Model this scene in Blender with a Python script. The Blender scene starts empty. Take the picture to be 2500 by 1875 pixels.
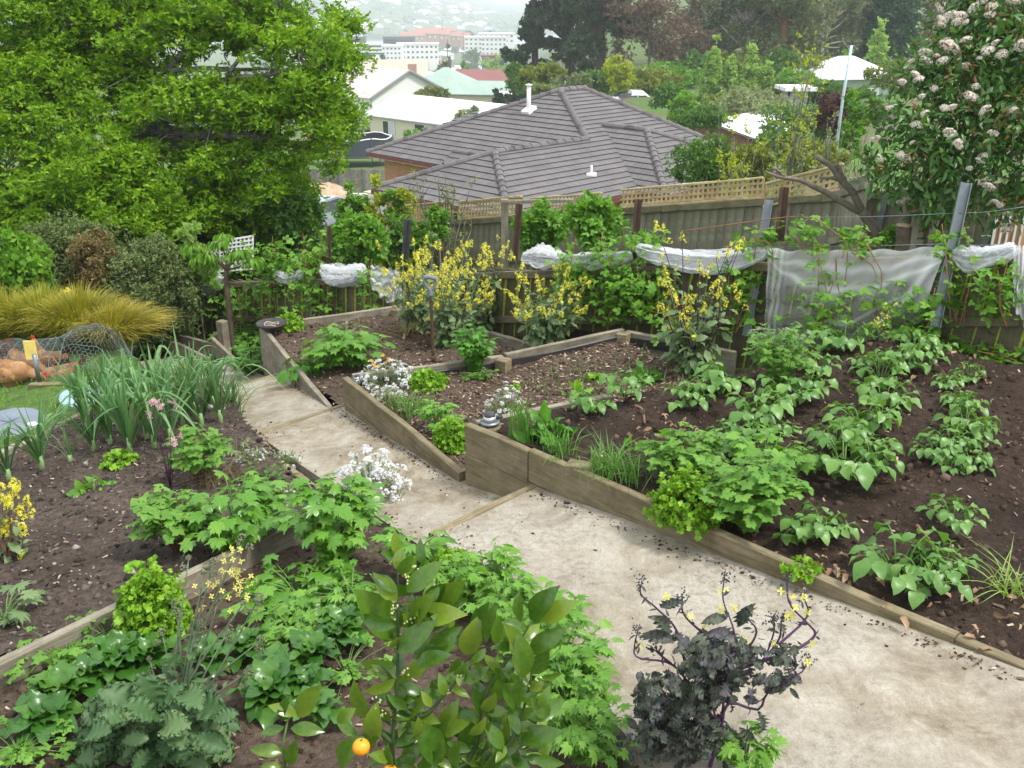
import bpy, math, random
import numpy as np
from mathutils import Vector, Matrix
PI = math.pi
rnd = random.Random(7)
rng = np.random.default_rng(11)
SC = bpy.context.scene
COL = SC.collection
# ------------------------------------------------------------------ camera, sky, sun, exposure
F, TH = 2350.0, math.radians(21.7)
cam = bpy.data.cameras.new("camera")
cam.sensor_width = 36.0
cam.lens = 36.0 * F / 2500.0
cam.clip_start, cam.clip_end = .05,20000.0
cam_ob = bpy.data.objects.new("camera", cam)
COL.objects.link(cam_ob)
cam_ob.location = (0,0,0)
cam_ob.rotation_euler = (math.radians(90) - TH, 0,0)
SC.camera = cam_ob
SUN_EL, SUN_AZ = math.radians(58), math.radians(112)      # azimuth from +Y (view direction) towards +X
world = bpy.data.worlds.new("World")
SC.world = world
world.use_nodes = True
wn = world.node_tree
wn.nodes.clear()
sky = wn.nodes.new("ShaderNodeTexSky")
sky.sky_type = "NISHITA"
sky.sun_disc = False
sky.sun_elevation, sky.sun_rotation = SUN_EL, SUN_AZ
sky.dust_density = 4.0
bg1 = wn.nodes.new("ShaderNodeBackground")
bg1.inputs[1].default_value = .09
wn.links.new(sky.outputs[0], bg1.inputs[0])
# a high, even layer of pale cloud lies over the blue sky
tc = wn.nodes.new("ShaderNodeTexCoord")
cl = wn.nodes.new("ShaderNodeTexNoise")
cl.inputs["Scale"].default_value = 2.2
cl.inputs["Detail"].default_value = 6
wn.links.new(tc.outputs["Generated"], cl.inputs["Vector"])
cr = wn.nodes.new("ShaderNodeValToRGB")
cr.color_ramp.elements[0].position, cr.color_ramp.elements[0].color = .3, (.80,.88,.97,1)
cr.color_ramp.elements[1].position, cr.color_ramp.elements[1].color = .7, (1.0,1.0,1.0,1)
wn.links.new(cl.outputs[0], cr.inputs[0])
bg2 = wn.nodes.new("ShaderNodeBackground")
bg2.inputs[1].default_value = .84
wn.links.new(cr.outputs[0], bg2.inputs[0])
mx = wn.nodes.new("ShaderNodeMixShader")
mx.inputs[0].default_value = .82
wn.links.new(bg1.outputs[0], mx.inputs[1])
wn.links.new(bg2.outputs[0], mx.inputs[2])
wo = wn.nodes.new("ShaderNodeOutputWorld")
wn.links.new(mx.outputs[0], wo.inputs[0])
sun = bpy.data.lights.new("sun", "SUN")
sun.energy, sun.angle, sun.color = 2.0, math.radians(10), (1.0,.96,.90)
sun_ob = bpy.data.objects.new("sun", sun)
COL.objects.link(sun_ob)
sd = Vector((math.sin(SUN_AZ) * math.cos(SUN_EL), math.cos(SUN_AZ) * math.cos(SUN_EL), math.sin(SUN_EL)))
sun_ob.rotation_euler = sd.to_track_quat("Z", "Y").to_euler()
sun_ob.location = (20,-10,40)
vs = SC.view_settings
vs.view_transform, vs.look, vs.gamma, vs.use_curve_mapping = "Standard", "None", 1.0, False
vs.exposure = 1.2
SC.cycles.max_bounces = 6
SC.cycles.diffuse_bounces = 3
SC.cycles.glossy_bounces = 2
SC.cycles.transmission_bounces = 4
SC.cycles.transparent_max_bounces = 12
SC.cycles.volume_bounces = 1
SC.cycles.use_denoising = True
SC.cycles.sample_clamp_indirect = 4.0
# ------------------------------------------------------------------ places
C0 = np.array([-.27981,5.26465])
AX = np.array([.70103,-.71313])
BX = np.array([.71313,.70103])
VS = 1.1302
def ab(x, y):
    dx, dy = x - C0[0], y - C0[1]
    return dx * AX[0] + dy * AX[1], dx * BX[0] + dy * BX[1]
def G(a, b, z):
    return np.array([C0[0] + a * AX[0] + b * BX[0], C0[1] + a * AX[1] + b * BX[1], z])
def GA(a, b, z):                                            # the same axes measured from the camera
    return np.array([a * AX[0] + b * BX[0], a * AX[1] + b * BX[1], z])
def rayd(px, py):
    u, v = (px * VS - 1250) / F, (py * VS - 937.5) / F
    return np.array([u, math.cos(TH) - v * math.sin(TH), -(math.sin(TH) + v * math.cos(TH))])
def at(px, py, z):
    d = rayd(px, py)
    return d * (z / d[2])
def aty(px, py, y):
    d = rayd(px, py)
    return d * (y / d[1])
def sst(x, a, b):
    t = np.clip((x - a) / (b - a), 0,1)
    return t * t * (3 - 2 * t)
LN = lambda x, xs, ys: np.interp(x, xs, ys)
PATH_A = [-12,-9,-7.62,-5.92,-5.88,-3.96,-3.92,-2.03,-1.99,.55,.59,3.2,8]
PATH_Z = [-5.2,-4.6,-4.25,-4.06,-3.91,-3.58,-3.40,-3.10,-2.985,-2.70,-2.555,-2.362,-2.0]
LEFT_A, LEFT_Z = [-12,-9,-7.5,-5,-3.5,-.1,1.5,4,8], [-4.2,-3.78,-3.62,-3.38,-3.12,-2.70,-2.52,-2.33,-1.95]
def pleft(a): return LN(a, [-9,-5,-3.2,-2.0,-1.0,.55,2.0,2.35,3.2,6], [1.55,.5,.13,-.28,-.60,-.73,-1.15,-1.40,-1.65,-2.4])
def pathz(a): return LN(a, PATH_A, PATH_Z)
def leftz(a): return LN(a, LEFT_A, LEFT_Z)
def front(a): return LN(a, [-9,-4.75,-1.96,-1.9,0,8], [2.0,1.365,.478,.45,0,0])
def fenceb(a): return 3.65 + (a - 1.0) * .135
def farz(x, y):
    z = LN(y, [6,8,13,20,28,50,62,80,100,150,200,300,500,800,1300,1500,1600,6000],
           [-3.7,-3.9,-4.3,-6.2,-8.7,-10.8,-11.4,-12.5,-13.2,-18,-23,-31,-42,-52,-58.5,-60,-66,-70])
    u = x / np.maximum(y, 1)
    r = LN(y, [30,45,60,100,150,200,400,700,1400,1600], [0,.5,3.2,6.2,11,18,40,45,10,0])
    return z + r * sst(u, -.02,.12)
def hground(x, y):
    """Height of the open ground (soil, path, lawn, yards)."""
    a, b = ab(x, y)
    zl, zp = leftz(a), pathz(a)
    w = sst(b - pleft(a), -.25,.0)
    z = zl * (1 - w) + zp * w
    f = np.maximum(sst(b - fenceb(a), .3,2.5), sst(y, 12.0,16.0))
    return z * (1 - f) + farz(x, y) * f
def bedlevel(a, b):
    fb = front(a)
    a0 = a - .30 * np.maximum(b - fb, 0)
    lv = np.where(a0 > 0,-2.38 + .02 * np.clip(b, 0,3), np.where(a0 > -1.95,-2.77, np.where(a0 > -4.75,-3.22,-9.0)))
    return np.where((b > fb) & (b < fenceb(a)), lv, -9.0)
def surf(x, y):
    a, b = ab(x, y)
    return np.maximum(hground(x, y), bedlevel(a, b))
_T = np.concatenate([np.arange(1.2,18,.01), np.arange(18,60,.1), np.geomspace(60,1600,3000)])
def on(px, py, dz=.0):
    """Where the line of sight through that spot of the photograph meets the garden's surface."""
    d = rayd(px, py)
    P = d[None, :] * _T[:, None]
    hit = np.nonzero(P[:, 2] <= surf(P[:, 0], P[:, 1]) + dz)[0]
    p = P[hit[0]] if len(hit) else P[-1]
    return np.array([p[0], p[1], float(surf(p[0], p[1]))])
def stand(px, py, y):
    """Ground point under a line of sight at a given distance."""
    p = aty(px, py, y)
    return np.array([p[0], p[1], float(hground(p[0], p[1]))])
def S(x, y): return x / VS, y / VS                            # full-size photograph pixel -> the pixel used here
# ------------------------------------------------------------------ objects
ORG = {}
def tag(o, label=None, cat=None, group=None, kind=None):
    if label: o["label"] = label
    if cat: o["category"] = cat
    if group: o["group"] = group
    if kind: o["kind"] = kind
    return o
def thing(name, label, cat, loc, group=None):
    o = bpy.data.objects.new(name, None)
    o.empty_display_size = .1
    COL.objects.link(o)
    o.location = [float(c) for c in loc]
    ORG[o.name] = np.array(loc, float)
    return tag(o, label, cat, group)
def link(name, me, parent=None, M=None):
    o = bpy.data.objects.new(name, me)
    COL.objects.link(o)
    if parent is not None:
        o.parent = parent
    if M is not None:
        o.matrix_local = M
    return o
class MB:
    """Collects vertices and faces; build() makes ONE mesh object."""
    def __init__(s):
        s.v, s.f, s.m, s.t, s.n, s.sm = [], [], [], [], 0, []
    def add(s, v, f, m=0, t=.0, smooth=True):
        v = np.asarray(v, float)
        if not isinstance(f, list): f = [f]
        for q in f:
            q = np.asarray(q, np.int64)
            if q.size == 0: continue
            if q.ndim == 1: q = q[None, :]
            s.f.append(q + s.n)
            s.m.append(np.full(len(q), m, np.int32))
            s.sm.append(np.full(len(q), smooth, bool))
        s.v.append(v)
        s.t.append(np.broadcast_to(np.asarray(t, float), (len(v),)))
        s.n += len(v)
        return s
    def inst(s, tpl, P, R, sc=1.0, m=0, tone=None, smooth=True):
        """Copies of tpl=(verts, faces[, tone]) at P (N,3) with axes R (N,3,3; columns are the axes), scale sc."""
        v, f = tpl[0], tpl[1]
        N, k = len(P), len(v)
        if N == 0: return s
        sc = np.broadcast_to(np.asarray(sc, float), (N,))
        W = np.einsum("nij,kj->nki", R, v) * sc[:, None, None] + P[:, None, :]
        fs = f if isinstance(f, list) else [f]
        out = [(np.asarray(q)[None] + (np.arange(N) * k)[:, None, None]).reshape(-1, np.asarray(q).shape[1]) for q in fs]
        if tone is None: tone = rng.random(N)
        t = np.repeat(np.asarray(tone, float), k)
        if len(tpl) > 2: t = t * 0 + np.clip(np.tile(tpl[2], N) + np.repeat((np.asarray(tone) - .5) * .5, k), 0,1)
        return s.add(W.reshape(-1,3), out, m, t, smooth)
    def mesh(s, name, mats, off=None):
        me = bpy.data.meshes.new(name)
        v = np.concatenate(s.v) if s.v else np.zeros((0,3))
        if off is not None: v = v - off
        me.vertices.add(len(v))
        me.vertices.foreach_set("co", v.astype(np.float32).ravel())
        tot = np.concatenate([np.full(len(q), q.shape[1], np.int32) for q in s.f])
        idx = np.concatenate([q.ravel() for q in s.f]).astype(np.int32)
        me.loops.add(len(idx))
        me.loops.foreach_set("vertex_index", idx)
        me.polygons.add(len(tot))
        me.polygons.foreach_set("loop_start", np.concatenate([[0], np.cumsum(tot)[:-1]]).astype(np.int32))
        me.polygons.foreach_set("loop_total", tot)
        me.polygons.foreach_set("material_index", np.concatenate(s.m))
        me.polygons.foreach_set("use_smooth", np.concatenate(s.sm))
        at_ = me.attributes.new("tone", "FLOAT", "POINT")
        at_.data.foreach_set("value", np.concatenate(s.t).astype(np.float32))
        for m in (mats if isinstance(mats, (list, tuple)) else [mats]):
            me.materials.append(m)
        me.update(calc_edges=True)
        return me
    def build(s, name, mats, parent=None, kind=None):
        o0 = ORG[parent.name] if parent is not None else None
        o = link(name, s.mesh(name, mats, o0), parent)
        ORG[o.name] = o0 if o0 is not None else np.zeros(3)
        if kind: o["kind"] = kind
        return o
    def solo(s, name, mats, label, cat, group=None, kind=None):
        """A top-level thing that is one mesh, its origin at its base."""
        v = np.concatenate(s.v)
        off = np.array([v[:, 0].mean(), v[:, 1].mean(), v[:, 2].min()])
        o = link(name, s.mesh(name, mats, off))
        o.location = off
        ORG[o.name] = off
        return tag(o, label, cat, group, kind)
def unit(v):
    v = np.asarray(v, float)
    return v / np.maximum(np.linalg.norm(v, axis=-1, keepdims=True), 1e-9)
def frames(d, n):
    """Axes whose Y is d and whose Z is close to n."""
    d = unit(d)
    x = unit(np.cross(d, n))
    z = np.cross(x, d)
    return np.stack([x, d, z], -1)
def mat4(R, p, s=1.0):
    M = np.eye(4)
    M[:3, :3] = R * s
    M[:3,3] = p
    return Matrix(M.tolist())
def tube(mb, pts, rad, k=6, m=0, t=.0, cap=True):
    pts = np.asarray(pts, float)
    n = len(pts)
    rad = np.broadcast_to(np.asarray(rad, float), (n,))
    tan = unit(np.gradient(pts, axis=0))
    ref = np.array([0,0,1.0]) if abs(tan[0][2]) < .9 else np.array([1.0,0,0])
    x = unit(np.cross(tan[0], ref))
    V = []
    ang = np.arange(k) * 2 * PI / k
    for i in range(n):
        x = unit(x - tan[i] * np.dot(x, tan[i]))
        y = np.cross(tan[i], x)
        V.append(pts[i] + rad[i] * (np.cos(ang)[:, None] * x + np.sin(ang)[:, None] * y))
    V = np.concatenate(V)
    i, j = np.meshgrid(np.arange(n - 1), np.arange(k), indexing="ij")
    i, j = i.ravel(), j.ravel()
    Q = np.stack([i * k + j, i * k + (j + 1) % k, (i + 1) * k + (j + 1) % k, (i + 1) * k + j], 1)
    fs = [Q]
    if cap: fs.append(np.array([np.arange(k)[::-1], (n - 1) * k + np.arange(k)]))
    mb.add(V, fs, m, t)
    return mb
def spline(P, n):
    P = np.asarray(P, float)
    if len(P) == 2: return P[0] + (P[1] - P[0]) * np.linspace(0,1, n)[:, None]
    Q = np.vstack([2 * P[0] - P[1], P, 2 * P[-1] - P[-2]])
    out = []
    for t in np.linspace(0, len(P) - 1 - 1e-6, n):
        i = int(t); u = t - i
        a, b, c, d = Q[i:i + 4]
        out.append(.5 * (2 * b + (c - a) * u + (2 * a - 5 * b + 4 * c - d) * u * u + (3 * b - a - 3 * c + d) * u ** 3))
    return np.array(out)
BOXF = np.array([[0,3,2,1], [4,5,6,7], [0,1,5,4], [1,2,6,5], [2,3,7,6], [3,0,4,7]])
def box(mb, lo, hi, m=0, t=.0, R=None, p=None):
    x0, y0, z0 = lo; x1, y1, z1 = hi
    v = np.array([[x0, y0, z0], [x1, y0, z0], [x1, y1, z0], [x0, y1, z0], [x0, y0, z1], [x1, y0, z1], [x1, y1, z1], [x0, y1, z1]], float)
    if R is not None: v = v @ np.asarray(R).T
    if p is not None: v = v + p
    return mb.add(v, BOXF, m, t, False)
def timber_mesh(name, L, w, h, m, c=.006, jit=.003, seg=None, seed=0):
    """A sawn board along X (0..L), w wide (Y), h high (Z, top at 0), with worn edges."""
    r = np.random.default_rng(seed)
    seg = seg or max(2, int(L / .3))
    o = np.array([[-w / 2 + c, -h], [w / 2 - c, -h], [w / 2,-h + c], [w / 2,-c], [w / 2 - c, 0], [-w / 2 + c, 0], [-w / 2,-c], [-w / 2,-h + c]])
    V = []
    for i in range(seg + 1):
        V.append(np.column_stack([np.full(8, L * i / seg), o + r.normal(0, jit, (8,2)) * .5 + r.normal(0, jit, (1,2))]))
    V = np.concatenate(V)
    i, j = np.meshgrid(np.arange(seg), np.arange(8), indexing="ij")
    i, j = i.ravel(), j.ravel()
    Q = np.stack([i * 8 + j, i * 8 + (j + 1) % 8, (i + 1) * 8 + (j + 1) % 8, (i + 1) * 8 + j], 1)[:, ::-1]
    mb = MB()
    mb.add(V, [Q, np.array([np.arange(8), (seg * 8 + np.arange(8))[::-1]])], 0,.0, False)
    return mb.mesh(name, m)
def board(name, parent, p0, p1, w, h, m, up=(0,0,1), jit=.003, seed=None, c=.006):
    """A board from p0 to p1 (top centre line), width across, height along up."""
    p0, p1 = np.asarray(p0, float), np.asarray(p1, float)
    d = p1 - p0
    L = np.linalg.norm(d)
    x = d / L
    y = unit(np.cross(up, x))
    z = np.cross(x, y)
    me = timber_mesh(name, L, w, h, m, c, jit, seed=seed if seed is not None else rnd.randrange(9999))
    R = np.stack([x, y, z], 1)
    off = ORG[parent.name] if parent is not None else 0
    o = link(name, me, parent)
    o.matrix_local = mat4(R, p0 - off)
    ORG[o.name] = ORG[parent.name] if parent is not None else p0
    return o
# ------------------------------------------------------------------ materials
def nodes(name):
    m = bpy.data.materials.new(name)
    m.use_nodes = True
    nt = m.node_tree
    nt.nodes.clear()
    out = nt.nodes.new("ShaderNodeOutputMaterial")
    return m, nt, out
def N(nt, typ, **kw):
    n = nt.nodes.new(typ)
    for k, v in kw.items():
        if k in ("blend_type", "operation", "data_type", "attribute_name", "wave_type", "bands_direction", "feature"): setattr(n, k, v)
        else:
            n.inputs[k.replace("_", " ")].default_value = v
    return n
def ramp(nt, fac, stops):
    n = nt.nodes.new("ShaderNodeValToRGB")
    e = n.color_ramp.elements
    while len(e) > len(stops): e.remove(e[-1])
    while len(e) < len(stops): e.new(1)
    for q, (p, c) in zip(e, stops):
        q.position = p
        q.color = (*c, 1) if len(c) == 3 else c
    nt.links.new(fac, n.inputs[0])
    return n.outputs[0]
def mixc(nt, fac, a, b, mode="MIX"):
    n = nt.nodes.new("ShaderNodeMix")
    n.data_type, n.blend_type = "RGBA", mode
    for i, s in ((0, fac), (6, a), (7, b)):
        if isinstance(s, bpy.types.NodeSocket): nt.links.new(s, n.inputs[i])
        else: n.inputs[i].default_value = s if i == 0 else (*s, 1)
    return n.outputs[2]
def coord(nt, kind="Object", scale=None):
    t = nt.nodes.new("ShaderNodeTexCoord")
    if scale is None: return t.outputs[kind]
    mp = nt.nodes.new("ShaderNodeMapping")
    mp.inputs["Scale"].default_value = scale
    nt.links.new(t.outputs[kind], mp.inputs[0])
    return mp.outputs[0]
def noise(nt, vec, scale, detail=4, rough=.6, dist=.0):
    n = nt.nodes.new("ShaderNodeTexNoise")
    n.inputs["Scale"].default_value, n.inputs["Detail"].default_value = scale, detail
    n.inputs["Roughness"].default_value, n.inputs["Distortion"].default_value = rough, dist
    nt.links.new(vec, n.inputs["Vector"])
    return n.outputs[0]
def bump(nt, h, strength, dist=.01):
    n = nt.nodes.new("ShaderNodeBump")
    n.inputs["Strength"].default_value, n.inputs["Distance"].default_value = strength, dist
    nt.links.new(h, n.inputs["Height"])
    return n.outputs[0]
def principled(nt, out, col, rough=.7, nrm=None, spec=.3, metal=.0):
    p = nt.nodes.new("ShaderNodeBsdfPrincipled")
    if isinstance(col, bpy.types.NodeSocket): nt.links.new(col, p.inputs["Base Color"])
    else: p.inputs["Base Color"].default_value = (*col, 1)
    if isinstance(rough, bpy.types.NodeSocket): nt.links.new(rough, p.inputs["Roughness"])
    else: p.inputs["Roughness"].default_value = rough
    p.inputs["Specular IOR Level"].default_value = spec
    p.inputs["Metallic"].default_value = metal
    if nrm is not None: nt.links.new(nrm, p.inputs["Normal"])
    if out is not None: nt.links.new(p.outputs[0], out.inputs[0])
    return p
def tone_of(nt, objrand=True):
    """Each leaf's own shade: the leaf's number plus the object's own number."""
    a = nt.nodes.new("ShaderNodeAttribute")
    a.attribute_name = "tone"
    if not objrand: return a.outputs["Fac"]
    oi = nt.nodes.new("ShaderNodeObjectInfo")
    s = N(nt, "ShaderNodeMath", operation="ADD")
    nt.links.new(a.outputs["Fac"], s.inputs[0]); nt.links.new(oi.outputs["Random"], s.inputs[1])
    f = N(nt, "ShaderNodeMath", operation="FRACT")
    nt.links.new(s.outputs[0], f.inputs[0])
    return f.outputs[0]
def leafmat(name, c0, c1, c2=None, trans=.35, rough=.45, spec=.35, objrand=True, grain=30.0, tint=(1.25,1.2,.55)):
    lift = lambda c: (min(.88, c[0] * 1.34), min(.88, c[1] * 1.24), min(.88, c[2] * .92)) if c[1] < .5 and c[1] > c[0] * 1.15 else c
    c0, c1, c2 = lift(c0), lift(c1), (lift(c2) if c2 else None)
    m, nt, out = nodes(name)
    t = tone_of(nt, objrand)
    stops = [(.0, c0), (1.0, c1)] if c2 is None else [(.0, c0), (.55, c1), (1.0, c2)]
    col = ramp(nt, t, stops)
    g = noise(nt, coord(nt, "Object"), grain, 3)
    col = mixc(nt, .45, col, ramp(nt, g, [(.25, tuple(x * .7 for x in c0)), (.8, tuple(min(1, x * 1.35) for x in c1))]))
    p = principled(nt, None, col, rough, None, spec)
    if trans <= 0:
        nt.links.new(p.outputs[0], out.inputs[0])
        return m
    tr = nt.nodes.new("ShaderNodeBsdfTranslucent")
    nt.links.new(mixc(nt, 1.0, col, tint, "MULTIPLY"), tr.inputs[0])
    ms = nt.nodes.new("ShaderNodeMixShader")
    ms.inputs[0].default_value = trans
    nt.links.new(p.outputs[0], ms.inputs[1]); nt.links.new(tr.outputs[0], ms.inputs[2])
    nt.links.new(ms.outputs[0], out.inputs[0])
    return m
def plain(name, c, rough=.6, var=.15, scale=8.0, bmp=.0, spec=.3, metal=.0, c2=None, objrand=.0):
    m, nt, out = nodes(name)
    v = coord(nt)
    g = noise(nt, v, scale, 5)
    col = ramp(nt, g, [(.3, tuple(x * (1 - var) for x in c)), (.7, c2 or tuple(min(1, x * (1 + var)) for x in c))])
    if objrand:
        oi = nt.nodes.new("ShaderNodeObjectInfo")
        col = mixc(nt, 1.0, col, ramp(nt, oi.outputs["Random"], [(0, (1 - objrand,) * 3), (1, (1,) * 3)]), "MULTIPLY")
    principled(nt, out, col, rough, bump(nt, g, bmp) if bmp else None, spec, metal)
    return m
def wood(name, pale, dark, moss=None, mossamt=.5, along=(1.2,14,14), objrand=.25, rough=.8):
    m, nt, out = nodes(name)
    v = coord(nt, "Object", along)
    g = noise(nt, v, 2.2,8,.65,1.2)
    col = ramp(nt, g, [(.3, dark), (.62, pale), (.8, tuple(min(1, x * 1.15) for x in pale))])
    b = noise(nt, coord(nt), 2.3,8,.72)
    col = mixc(nt, ramp(nt, b, [(.42, (0,0,0)), (.68, (.8,.8,.8))]), col, tuple(x * .55 for x in dark))
    kn = noise(nt, coord(nt, "Object", tuple(.5 * q + 1 for q in along)), 5,3,.6,3.0)
    col = mixc(nt, ramp(nt, kn, [(.64, (0,0,0)), (.74, (.7,.7,.7))]), col, tuple(x * .5 for x in dark))
    sp = noise(nt, coord(nt), 60,4,.7)
    col = mixc(nt, ramp(nt, sp, [(.58, (0,0,0)), (.72, (.5,.5,.5))]), col, tuple(x * .6 for x in dark))
    if moss:
        q = noise(nt, coord(nt, "Object", (1,2,2)), 1.7,6,.7)
        col = mixc(nt, ramp(nt, q, [(.62 - .3 * mossamt, (0,0,0)), (.75, (.75,.75,.75))]), col, moss)
    if objrand:
        oi = nt.nodes.new("ShaderNodeObjectInfo")
        col = mixc(nt, 1.0, col, ramp(nt, oi.outputs["Random"], [(0, (1 - objrand,) * 3), (1, (1,) * 3)]), "MULTIPLY")
    principled(nt, out, col, rough, bump(nt, g, .5,.006), .2)
    return m
# soil
def soilmat(name, dark, mid, pale, spec=.2):
    m, nt, out = nodes(name)
    v = coord(nt)
    a = noise(nt, v, 2.2,6,.65)
    b = noise(nt, v, 26,6,.7)
    c = noise(nt, v, 110,3,.6)
    col = ramp(nt, b, [(.28, dark), (.5, mid), (.75, pale)])
    col = mixc(nt, ramp(nt, a, [(.4, (0,0,0)), (.65, (.75,) * 3)]), col, dark)
    col = mixc(nt, ramp(nt, c, [(.62, (0,0,0)), (.8, (.7,) * 3)]), col, tuple(x * 1.5 for x in pale))
    h = N(nt, "ShaderNodeMath", operation="ADD")
    nt.links.new(b, h.inputs[0]); nt.links.new(c, h.inputs[1])
    principled(nt, out, col, .9, bump(nt, h.outputs[0], .9,.02), spec)
    return m
M = {}
M["soil_dark"] = soilmat("dark_compost", (.020,.013,.009), (.048,.031,.022), (.090,.062,.045))
M["soil_brown"] = soilmat("brown_soil", (.055,.036,.024), (.118,.086,.063), (.205,.16,.122))
M["soil_mulch"] = soilmat("mulched_soil", (.045,.032,.024), (.10,.074,.058), (.18,.145,.12))
def chipmat(name, stops):
    m, nt, out = nodes(name)
    principled(nt, out, ramp(nt, tone_of(nt, False), stops), .85, None, .15)
    return m
M["chips"] = chipmat("wood_chips", [(0, (.05,.032,.022)), (.45, (.12,.08,.055)), (.8, (.30,.21,.145)), (1, (.5,.42,.33))])
M["clods"] = chipmat("soil_clods", [(0, (.025,.016,.011)), (.6, (.07,.046,.033)), (1, (.13,.09,.066))])
M["mulch"] = chipmat("dark_mulch", [(0, (.02,.016,.014)), (.6, (.06,.05,.044)), (.9, (.13,.11,.095)), (1, (.36,.32,.28))])
# open ground: weedy grass and bare earth
m, nt, out = nodes("yard_ground")
v = coord(nt)
a, b = noise(nt, v, .35,6), noise(nt, v, 9,6)
grass = ramp(nt, b, [(.3, (.045,.10,.018)), (.7, (.10,.20,.035))])
dirt = ramp(nt, b, [(.3, (.07,.05,.035)), (.7, (.17,.13,.09))])
principled(nt, out, mixc(nt, ramp(nt, a, [(.45, (0,0,0)), (.62, (1,1,1))]), grass, dirt), .9, bump(nt, b, .6,.03), .2)
M["yard"] = m
# concrete: pale, brushed, stained brown and grey
m, nt, out = nodes("stained_concrete")
v = coord(nt)
big = noise(nt, v, .9,4,.6,.4)
mid = noise(nt, v, 4.5,12,.78,.5)
grit = noise(nt, v, 26,12,.8)
fin = noise(nt, v, 170,5,.75)
brush = noise(nt, coord(nt, "Object", (26,3,3)), 4,8,.75,2.5)
col = ramp(nt, mid, [(.30, (.11,.08,.048)), (.42, (.22,.175,.12)), (.53, (.34,.295,.225)), (.68, (.52,.49,.43))])
col = mixc(nt, ramp(nt, big, [(.44, (0,0,0)), (.62, (.75,) * 3)]), col, ramp(nt, grit, [(.36, (.22,.19,.145)), (.5, (.42,.395,.345)), (.64, (.62,.605,.57))]))
st = noise(nt, v, 1.9,10,.75,1.0)
col = mixc(nt, ramp(nt, st, [(.54, (0,0,0)), (.70, (.65,) * 3)]), col, (.155,.115,.07))
col = mixc(nt, ramp(nt, brush, [(.50, (0,0,0)), (.68, (.6,) * 3)]), col, (.17,.135,.085))
col = mixc(nt, ramp(nt, grit, [(.54, (0,0,0)), (.66, (.6,) * 3)]), col, (.15,.115,.075))
col = mixc(nt, ramp(nt, fin, [(.55, (0,0,0)), (.72, (.7,) * 3)]), col, (.12,.095,.065))
col = mixc(nt, ramp(nt, fin, [(.28, (.6,) * 3), (.42, (0,0,0))]), col, (.58,.56,.52))
hh = N(nt, "ShaderNodeMath", operation="ADD")
nt.links.new(grit, hh.inputs[0]); nt.links.new(fin, hh.inputs[1])
col = mixc(nt, 1.0, col, (.87,.87,.84), "MULTIPLY")
principled(nt, out, col, ramp(nt, big, [(.3, (.45,) * 3), (.7, (.75,) * 3)]), bump(nt, hh.outputs[0], .4,.006), .4)
M["concrete"] = m
M["sleeper"] = wood("weathered_pine_sleeper", (.34,.28,.18), (.16,.125,.07), (.115,.115,.035), .5)
M["sleeper_grey"] = wood("silvered_pine_sleeper", (.40,.36,.28), (.19,.16,.11), (.12,.11,.05), .15)
M["paling"] = wood("mossy_fence_paling", (.215,.19,.12), (.115,.10,.058), (.075,.085,.02), .55, (14,14,1.2), .35)
M["paling_grey"] = wood("grey_fence_paling", (.36,.33,.26), (.20,.18,.135), (.18,.185,.09), .3, (14,14,1.2), .3)
M["rail"] = wood("fence_rail", (.27,.23,.155), (.13,.11,.07), (.14,.15,.04), .4)
M["moss_lit_gap"] = plain("lime_moss_sunlit_gap", (.30,.36,.035), .9,.35,40)  # lime colour paints in sunlight through the paling gaps as well as moss
M["lattice"] = wood("new_pine_lattice", (.70,.56,.33), (.52,.39,.20), None, 0, (3,3,3), .15)
M["steel"] = plain("galvanised_steel", (.19,.215,.23), .45,.15,14,0,.5,.5)
M["rust"] = plain("rusty_steel", (.085,.05,.038), .75,.35,30,.2,.3,.2)
M["darkpost"] = plain("dark_painted_post", (.05,.053,.058), .6,.2)
M["liner"] = plain("black_plastic_liner", (.032,.030,.030), .45,.3,20,.3,.5)
M["lawn"] = plain("lawn_soil", (.06,.11,.02), .9,.4,12,.3)
M["water"] = plain("river_water", (.35,.40,.45), .25,.08,.01,0,.5)
M["hill"] = plain("wooded_hill", (.035,.06,.03), .95,.4,.02,0)
M["asphalt"] = plain("driveway", (.16,.155,.15), .9,.2,4)
# haze
m, nt, out = nodes("haze_air")
pv = nt.nodes.new("ShaderNodeVolumePrincipled")
pv.inputs["Color"].default_value = (.90,.955,1.0,1)
pv.inputs["Density"].default_value = .00055
pv.inputs["Anisotropy"].default_value = .2
nt.links.new(pv.outputs[0], out.inputs["Volume"])
M["haze"] = m
# ------------------------------------------------------------------ the ground
def lat(seed, n=256): return np.random.default_rng(seed).random((n, n))
_L = [lat(s) for s in range(6)]
def vnoise(x, y, sc, k=0):
    x, y = np.asarray(x) * sc + 1000.3, np.asarray(y) * sc + 1000.7
    i, j = np.floor(x).astype(int), np.floor(y).astype(int)
    fx, fy = x - i, y - j
    fx, fy = fx * fx * (3 - 2 * fx), fy * fy * (3 - 2 * fy)
    T = _L[k]
    g = lambda a, b: T[a % 256, b % 256]
    return (g(i, j) * (1 - fx) + g(i + 1, j) * fx) * (1 - fy) + (g(i, j + 1) * (1 - fx) + g(i + 1, j + 1) * fx) * fy - .5
def fbm(x, y, sc, o=4, k=0):
    return sum(vnoise(x, y, sc * 2.1 ** q, (k + q) % 6) * .55 ** q for q in range(o))
def grid_faces(nx, ny, keep=None):
    i, j = np.meshgrid(np.arange(nx - 1), np.arange(ny - 1), indexing="ij")
    q = np.stack([i * ny + j, (i + 1) * ny + j, (i + 1) * ny + j + 1, i * ny + j + 1], -1).reshape(-1,4)
    return q if keep is None else q[keep[q].all(1)]
xs = np.concatenate([-np.geomspace(9,2400,60)[::-1], np.linspace(-8.5,8.5,69), np.geomspace(9,2400,60)])
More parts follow.
